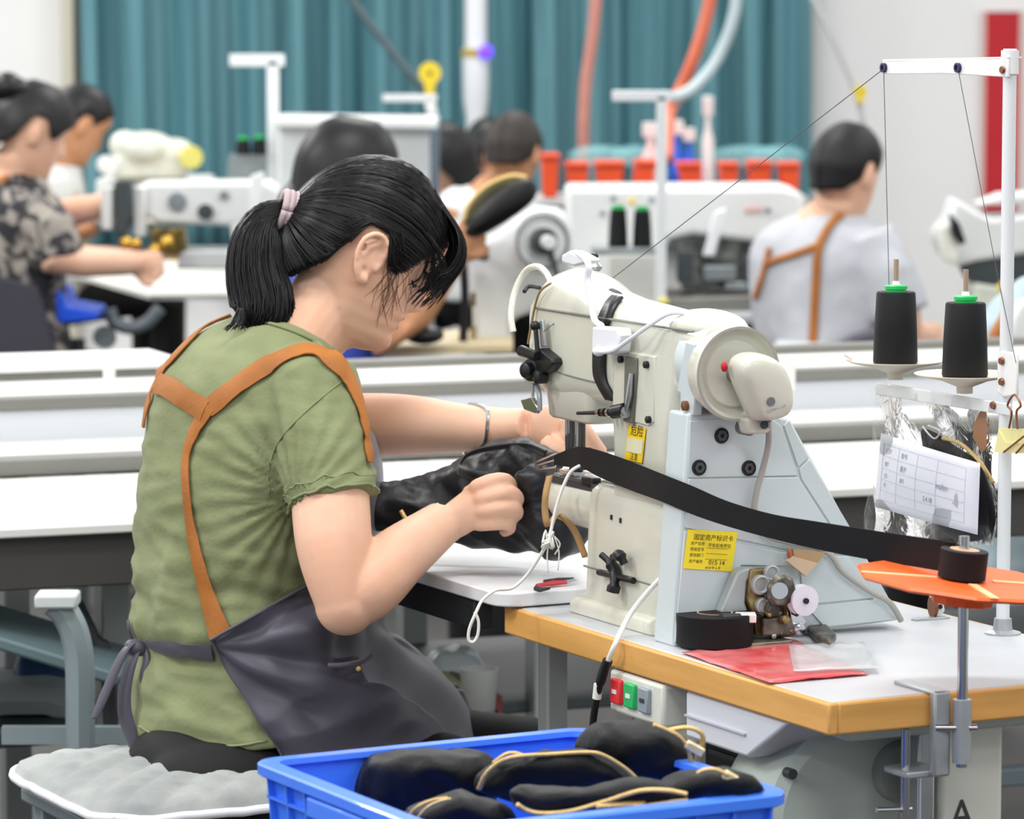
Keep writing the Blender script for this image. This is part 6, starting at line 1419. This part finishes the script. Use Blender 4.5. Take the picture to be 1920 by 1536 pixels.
far_cone(456, 262, 290, 11.35, .022, 'left one of two far black cones on the pale L-shaped stand')
far_cone(486, 260, 290, 11.35, .022, 'right one of two far black cones on the pale L-shaped stand')
s2 = far_stand('white stand arm with yellow tag before the curtain centre', (718, 806, 184), 12.1, yb=.0, w=.022)
slab([(795, 195), (815, 190), (822, 215), (805, 218)], 12.05, .03, 'clamp', m_white, s2)
cb_ = thing('white_cabinet', 'white equipment cabinet behind the long-haired worker', 'cabinet', (W(670, 400, 11.0).x, 11.0, 0))
slab([(520, 232), (812, 236), (812, 520), (520, 520)], 11.1, .25, 'cabinet_body', mat('cabinet_grey', '#cfd4d4', .5), cb_, .01)
slab([(512, 219), (820, 223), (820, 243), (512, 238)], 11.05, .35, 'cabinet_top', m_mw, cb_, .006)
slab([(806, 240), (824, 240), (824, 420), (806, 420)], 11.0, .03, 'corner_post', mat('post_slate', '#5a6672', .5), cb_)
MB().box((W(670, 400, 11.0).x, 11.3, .32), (.38, .3, .64)).build('cabinet_base', m_mg, cb_)
# ---------------------------------------------------------------- long-haired worker holding a pouch up
Yc = 8.9
m_hair3 = mat('hair_black_far', '#08080a', .45, var=.3, vscale=30)
root, hp, tree, _ = bg_person('black-haired worker in blue behind the woman, holding up a black pouch', Yc, (655, 330), math.radians(20), math.radians(10), 1.02, (640, 430, math.radians(20)),
    [(620, 800, .17, .13), (610, 700, .165, .13), (612, 600, .165, .12), (620, 520, .165, .115), (628, 470, .13, .09), (640, 440, .08, .07)],
    [{'pts': [(700, 520, -.15, .055), (730, 640, -.14, .05), (775, 590, -.13, .045), (835, 505, -.12, .034), (862, 462, -.12, .028)], 'hand': ((858, 465, -.12), (902, 415, -.12)), 'sleeve': [(680, 500, -.12, .07), (700, 560, -.14, .068)]},
     {'pts': [(650, 520, .15, .05), (700, 690, .1, .042), (720, 640, .05, .035)], 'sleeve': [(630, 500, .12, .06), (655, 560, .14, .062)]}],
    m_blueshirt, m_hair3, 'long', skin='skin_tan')
hm = MB(); hm.ell(W(640, 350, Yc), (.098, .10, .125)); hm.tube([W(610, 350, Yc), W(572, 400, Yc - .02), W(540, 440, Yc - .03)], [.07, .075, .05], 16)
mm = remeshed(hm, .01, 4, 'h'); 
for v in mm.vertices: v.co -= root_loc(root)
finish('back_hair', mm, m_hair3, root, ang=180)
sp2 = thing('held_pouch', 'black half-moon pouch with gold zip held up by the far worker', 'pouch', W(940, 395, 8.75))
pouch_solid(catmull([(868, 440), (885, 405), (920, 370), (965, 340), (995, 335), (1008, 352), (1000, 378), (960, 410), (910, 440), (885, 448), (868, 440)], 3)[:-1], lambda x, y: W(x, y, 8.72), V3((0, .09, 0)), wr=.003).build('pouch_body', m_cloth_b, sp2, ang=180, sub=1)
pouch_solid(catmull([(868, 425), (880, 385), (910, 350), (950, 330), (985, 332), (940, 365), (900, 400), (868, 425)], 3)[:-1], lambda x, y: W(x, y, 8.78), V3((0, .06, 0)), wr=.003).build('pouch_back', mat('pouch_olive', '#4d4c2e', .6), sp2, ang=180, sub=1)
rod(((869, 418, 8.74), (880, 384, 8.74), (912, 350, 8.74), (955, 331, 8.74), (988, 334, 8.74)), .006, 'gold_zip', m_gold, sp2)
# ---------------------------------------------------------------- people further back
bg_person('dark-haired worker half hidden behind the white cabinet', 12.3, (828, 305), math.radians(200), math.radians(10), .95, (820, 365, math.radians(200)), [(815, 560, .16, .12), (815, 440, .16, .12), (818, 385, .12, .09), (820, 368, .08, .07)], [], mat('shirt_black', '#1d1d22', .8), m_hair3, 'long')
bg_person('balding man in white seen from behind, beyond the held pouch', 11.8, (962, 290), math.radians(70), math.radians(22), 1.0, (945, 345, math.radians(60)), [(905, 560, .18, .14), (905, 450, .18, .13), (912, 385, .17, .11), (935, 350, .09, .08)], [{'pts': [(840, 400, -.05, .06), (815, 470, -.1, .05)], 'sleeve': [(870, 385, 0, .065), (835, 410, -.05, .065), (815, 460, -.1, .06)]}], mat('shirt_white', '#e2e4e4', .85), mat('hair_balding', '#2b2420', .6), 'short', skin='skin_tan')
MB().ell(W(955, 256, 11.77), (.038, .045, .020)).build('bald_patch', mat('scalp_tan', '#8d6a50', .5), [o for o in bpy.data.objects if o.name.startswith('person') and o.parent is None][-1])
bg_person('worker in pink half hidden behind the balding man', 13.3, (915, 285), math.radians(60), math.radians(10), .9, (900, 335, math.radians(60)), [(880, 520, .15, .12), (882, 420, .15, .12), (888, 360, .13, .09), (898, 338, .08, .07)], [], m_pink, m_hair3, 'short')
# ---------------------------------------------------------------- centre table and tall white machine
ct = thing('far_table', 'white-railed work table behind the front machine head', 'table', (W(860, 660, 8.9).x, 8.9, 0))
slab([(690, 650), (962, 645), (962, 662), (690, 668)], 8.85, .4, 'table_top', mat('table_wood_pale', '#d9c79f', .5), ct)
slab([(690, 668), (872, 664), (872, 690), (690, 692)], 8.84, .03, 'front_rail', m_mw, ct)
slab([(828, 680), (846, 680), (846, 745), (828, 745)], 8.83, .04, 'post', m_mw, ct); slab([(846, 672), (1000, 672), (1000, 692), (846, 692)], 8.86, .03, 'rail', m_bg, ct)
for x in (700, 950): MB().box((W(x, 700, 9.1).x, 9.1, .38), (.04, .04, .76)).build('leg', m_md, ct)
slab([(860, 700), (975, 700), (975, 735), (860, 735)], 8.9, .2, 'stacked_board', m_mw, ct)
slab([(700, 690), (800, 690), (800, 745), (700, 745)], 9.0, .25, 'drawer_box', m_md, ct)
cm = thing('far_machine', 'tall white machine with big round handwheel behind the front machine head', 'sewing machine', (W(930, 640, 9.0).x, 9.0, .80))
slab([(872, 470), (935, 445), (960, 420), (1010, 395), (1060, 400), (1075, 470), (1070, 560), (960, 600), (960, 646), (888, 647), (885, 560)], 9.05, .25, 'machine_body', m_mw, cm, .015)
disc(1012, 452, 8.98, .074, .05, 'handwheel', m_mw, cm); MB().lathe(W(1012, 452, 8.97), V3((.3, -1, 0)), [(.02, .060), (.026, .062), (.026, .058), (.02, .056)], 36, ring=True).build('wheel_groove', m_mg, cm)
disc(1020, 452, 8.93, .030, .03, 'wheel_knob', m_md, cm); disc(1028, 454, 8.90, .016, .03, 'knob_cap', m_mw, cm)
rod(((1030, 465, 8.95), (1040, 500, 8.95), (1048, 540, 8.95)), .006, 'cord', m_md, cm)
rod(((868, 480, 8.95), (872, 560, 8.95), (868, 645, 8.95)), .010, 'black_post', m_black, cm); MB().ell(W(795, 628, 8.8), (.045, .04, .022)).build('black_tool', m_black, cm)
for y in (548, 612): slab([(882, y), (892, y), (892, y + 28), (882, y + 28)], 9.0, .02, 'brass_plate', MATS['tarnished_brass'], cm)
disc(905, 480, 9.0, .012, .03, 'screw_knob', m_md, cm)
# ---------------------------------------------------------------- big machine, right of centre
bm_ = thing('far_machine', 'long white bartack machine under the row of orange bins', 'sewing machine', (W(1280, 560, 10.6).x, 10.6, .80))
slab([(1060, 352), (1470, 350), (1505, 362), (1512, 420), (1512, 470), (1420, 455), (1300, 440), (1250, 450), (1250, 588), (1065, 588)], 10.6, .3, 'machine_arm', m_mw, bm_, .015)
slab([(1430, 420), (1512, 420), (1512, 586), (1440, 586)], 10.62, .28, 'machine_column', m_mw, bm_, .01)
slab([(1250, 560), (1512, 552), (1512, 586), (1250, 588)], 10.5, .4, 'machine_bed', m_bg, bm_, .006)
slab([(1262, 440), (1300, 432), (1420, 440), (1428, 500), (1390, 540), (1280, 545)], 10.66, .1, 'work_head', m_ms, bm_, .006)
for x, y, w_, h_ in ((1270, 470, 30, 60), (1320, 500, 60, 26), (1395, 480, 30, 50), (1360, 530, 90, 16)): slab([(x, y), (x + w_, y), (x + w_, y + h_), (x, y + h_)], 10.55, .06, 'head_block', m_mg if w_ > 40 else m_md, bm_)
slab([(1340, 398), (1362, 390), (1340, 480), (1318, 480)], 10.4, .02, 'guard_blade', MATS['guard_white'], bm_)
slab([(1180, 372), (1190, 372), (1190, 384), (1180, 384)], 10.58, .01, 'yellow_sticker', MATS['label_amber'], bm_)
for x, y in ((1150, 372), (1222, 375), (1130, 400), (1440, 395)): disc(x, y, 10.58, .008, .008, 'panel_screw', m_mg, bm_)
slab([(1395, 388), (1430, 386), (1430, 398), (1395, 400)], 10.585, .005, 'printed_mark', mat('mark_red', '#d8b3ad', .6), bm_)
slab([(1110, 466), (1250, 466), (1250, 478), (1110, 478)], 10.15, .15, 'spool_tray', m_mg, bm_); slab([(1140, 478), (1240, 478), (1240, 588), (1140, 588)], 10.45, .25, 'tray_stand', mat('tray_pale', '#cfd0c8', .5), bm_)
s3 = far_stand('tall white L-shaped thread stand beside the two small black cones', (1147, 1240, 180), 10.0, yb=.0, w=.026)
far_cone(1159, 392, 466, 10.2, .026, 'left small black cone beside the tall white L-shaped stand')
far_cone(1204, 394, 466, 10.2, .026, 'right small black cone beside the tall white L-shaped stand')
MB().ell(W(1244, 566, 9.95), (.014, .014, .012)).build('yellow_pad', MATS['knob_pale_yellow'], s3)
# machine table
t5 = thing('far_table', 'grey work table carrying the long bartack machine', 'table', (W(1280, 600, 10.6).x, 10.7, 0))
slab([(1060, 592), (1640, 588), (1640, 606), (1060, 610)], 10.4, .6, 'table_top', m_bpan, t5)
for x in (1080, 1600): MB().box((W(x, 700, 10.7).x, 10.7, .38), (.05, .05, .74)).build('leg', m_md, t5)
slab([(1060, 610), (1640, 606), (1640, 640), (1060, 640)], 10.9, .05, 'under_panel', m_bg, t5)
# orange bins on a shelf
sh = thing('bin_shelf', 'shelf carrying the row of orange bins before the right curtain', 'shelf', (W(1265, 370, 13.0).x, 13.0, 0))
slab([(1005, 372), (1515, 370), (1515, 384), (1005, 386)], 12.9, .35, 'shelf_board', m_mw, sh)
slab([(1020, 384), (1500, 384), (1500, 460), (1020, 460)], 13.0, .2, 'shelf_back', m_mg, sh)
for x in (1030, 1490): MB().box((W(x, 400, 13.05).x, 13.05, .42), (.05, .05, .84)).build('leg', m_md, sh)
m_obin = mat('bin_orange', '#ff5a2a', .4, var=.1, vscale=8); m_odk = mat('bin_shadow', '#8a2f1e', .6)
bins = [(1031, 17, 0, 78), (1082, 21, 0, 62), (1143, 27, 0, 64), (1200, 20, 12, 66), (1300, 22, -6, 62), (1368, 17, 0, 62), (1423, 22, 3, 64), (1481, 19, 0, 62)]
pos = ['leftmost', 'second', 'third', 'leaning fourth', 'fifth', 'sixth', 'seventh', 'rightmost']
for k, (px, hw, tilt, h) in enumerate(bins):
    t = thing('orange_bin', pos[k] + ' orange plastic bin in the row on the far shelf', 'bin', W(px, 371, 12.95), 'orange bins on the far shelf'); y1 = 371 - h
    slab([(px - hw * .78, 371), (px + hw * .78, 371), (px + hw + tilt, y1), (px - hw + tilt, y1)], 12.9, .16, 'bin_body', m_obin, t, .006)
    slab([(px - hw - 2 + tilt, y1 - 3), (px + hw + 2 + tilt, y1 - 3), (px + hw + 2 + tilt, y1 + 4), (px - hw - 2 + tilt, y1 + 4)], 12.885, .19, 'bin_rim', m_obin, t, .003)
m_glas = mat('bag_teal_clear', '#9fdde2', .25, alpha=.3)
for k, (px, w_) in enumerate(((1125, 60), (1190, 45), (1400, 70), (1460, 50))):
    tag(MB().ell(W(px, 292, 13.2), (w_ * mpp(13.2), .05, .035)).build('plastic_liner', m_glas, None), ['clear teal plastic liner behind the third orange bin', 'clear teal plastic liner behind the leaning orange bin', 'clear teal plastic liner behind the sixth orange bin', 'clear teal plastic liner behind the rightmost orange bins'][k], 'liner')
def bottle(px, yt, yb, Y, r, m, label):
    Y = 13.16; c = V3((W(px, 300, Y).x, Y, W(1265, 371.5, 12.9).z)); h = W(px, yt, Y).z - c.z; t = thing('spray_bottle', label, 'bottle', c)
    MB().lathe(c, ZX, [(0, r), (h * .55, r), (h * .68, r * .45), (h * .8, r * .4)], 18).build('bottle_body', m, t)
    MB().box(c + ZX * h * .9, (r * 1.8, r * .9, h * .2)).build('nozzle', m_white, t, bevel=.004)
m_bblue = mat('bottle_blue', '#1f62d6', .35)
bottle(1268, 225, 345, 12.5, .026, m_bblue, 'taller blue bottle standing among the orange bins'); bottle(1292, 240, 345, 12.45, .022, m_bblue, 'shorter blue bottle standing among the orange bins')
bottle(1327, 180, 345, 12.5, .02, m_white, 'white slim bottle right of the blue bottles'); bottle(1220, 230, 330, 12.6, .03, mat('bottle_pink', '#e3c6c6', .4), 'pale pink bottle behind the tall white stand')
# ---------------------------------------------------------------- man at the right
Yr = 10.3
root, hp, tree, _ = bg_person('man in pale grey shirt with tan apron straps seen from behind at the right', Yr, (1588, 325), math.radians(48), math.radians(14), 1.03, (1560, 400, math.radians(52)),
    [(1550, 780, .17, .14), (1545, 700, .175, .14), (1535, 600, .185, .135), (1532, 520, .195, .13), (1535, 460, .19, .12), (1545, 425, .15, .10), (1558, 402, .085, .08)],
    [{'pts': [(1660, 480, -.10, .06), (1688, 580, -.12, .052), (1700, 630, -.08, .045), (1735, 628, .05, .036)], 'hand': ((1732, 628, .05), (1775, 632, .08)), 'sleeve': [(1625, 450, -.08, .075), (1665, 520, -.11, .08), (1688, 590, -.12, .078)]},
     {'pts': [(1470, 500, .15, .06), (1450, 600, .2, .05)], 'sleeve': [(1490, 460, .1, .07), (1462, 520, .14, .068), (1450, 590, .18, .066)]}],
    m_greyshirt, mat('hair_black_short', '#0b0a0d', .55, var=.2, vscale=40), 'short')
bg_strap(tree, [(1578, 406), (1560, 420), (1545, 445), (1535, 470), (1532, 520), (1528, 600), (1524, 660)], .022, 'apron_strap', m_strap, root, Yr)
bg_strap(tree, [(1534, 462), (1500, 475), (1470, 485), (1440, 495)], .018, 'cross_band', m_strap, root, Yr)
bg_strap(tree, [(1446, 465), (1440, 490), (1432, 520), (1418, 560)], .018, 'apron_strap', m_strap, root, Yr)
slab([(1520, 700), (1540, 665), (1600, 630), (1690, 605), (1720, 700)], Yr - .22, .06, 'apron', mat('apron_slate_far', '#56535e', .7), root, .01)
sb2 = thing('far_stool', 'pale stool seat under the man in the grey shirt', 'stool', (W(1500, 680, 10.2).x, 10.2, 0))
slab([(1462, 652), (1560, 652), (1560, 676), (1462, 676)], 10.0, .3, 'seat_pad', m_mw, sb2, .01); MB().cyl((W(1500, 680, 10.2).x, 10.2, 0), (W(1500, 680, 10.2).x, 10.2, .66), .02).build('seat_post', m_md, sb2)
rm = thing('far_machine', 'white sewing machine with black head parts at the far right', 'sewing machine', (W(1830, 600, 10.6).x, 10.6, .80))
slab([(1790, 372), (1830, 395), (1860, 410), (1960, 400), (1960, 470), (1900, 480), (1830, 490), (1790, 500), (1768, 480), (1755, 440), (1780, 410)], 10.6, .2, 'machine_arm', m_mw, rm, .012)
slab([(1757, 420), (1780, 425), (1800, 470), (1792, 500), (1770, 490)], 10.5, .08, 'face_cover', mat('face_ivory', '#ecece0', .35), rm, .01)
slab([(1782, 400), (1800, 420), (1812, 455), (1800, 460), (1785, 435)], 10.48, .05, 'tension_block', m_black, rm, .004)
slab([(1800, 490), (1890, 470), (1960, 470), (1960, 560), (1880, 545), (1820, 530)], 10.62, .15, 'black_underside', m_md, rm, .006)
slab([(1825, 530), (1920, 545), (1920, 666), (1830, 667)], 10.6, .2, 'machine_column', m_cr, rm, .01)
MB().ell(W(1840, 650, 10.5), (.02, .05, .07)).build('black_wheel', m_md, rm); MB().ell(W(1878, 540, 10.45), (.012, .012, .016)).build('yellow_knob', MATS['yellow_tag'], rm)
slab([(1955, 385), (1830, 385), (1880, 365), (1955, 360)], 10.62, .15, 'top_cover', m_mw, rm, .01)
t6 = thing('far_table', 'pale work table at the far right before the man', 'table', (W(1800, 690, 10.5).x, 10.5, 0))
slab([(1690, 672), (2000, 668), (2000, 690), (1690, 694)], 10.35, .5, 'table_top', mat('table_pale', '#d9d8d2'), t6)
for x in (1710, 1960): MB().box((W(x, 700, 10.6).x, 10.6, .33), (.05, .05, .66)).build('leg', m_md, t6)
slab([(1735, 655), (1775, 652), (1772, 668), (1730, 670)], 10.36, .1, 'teal_cloth', mat('cloth_teal', '#2f9aa0', .7), t6)
# worker at the right edge, mostly outside the frame
bg_person('worker in light blue with tan apron at the right edge of the picture', 8.2, (2010, 420), math.radians(120), math.radians(10), 1.0, (1990, 510, math.radians(120)), [(1965, 1150, .17, .14), (1955, 1000, .165, .13), (1950, 850, .165, .13), (1955, 720, .17, .12), (1965, 600, .16, .11), (1985, 520, .08, .07)],
    [], mat('shirt_light_blue', '#b9cdd6', .8, var=.2, vscale=9), m_hair3, 'short')
pr_ = [o for o in bpy.data.objects if o.name.startswith('person') and o.parent is None][-1]
slab([(1850, 690), (1862, 630), (1885, 590), (1925, 570), (1925, 720), (1850, 725)], 7.95, .08, 'tan_apron', m_strap, pr_, .01)
slab([(1896, 600), (1910, 565), (1945, 560), (1945, 660), (1898, 655)], 7.9, .05, 'white_collar', m_white, pr_, .01)
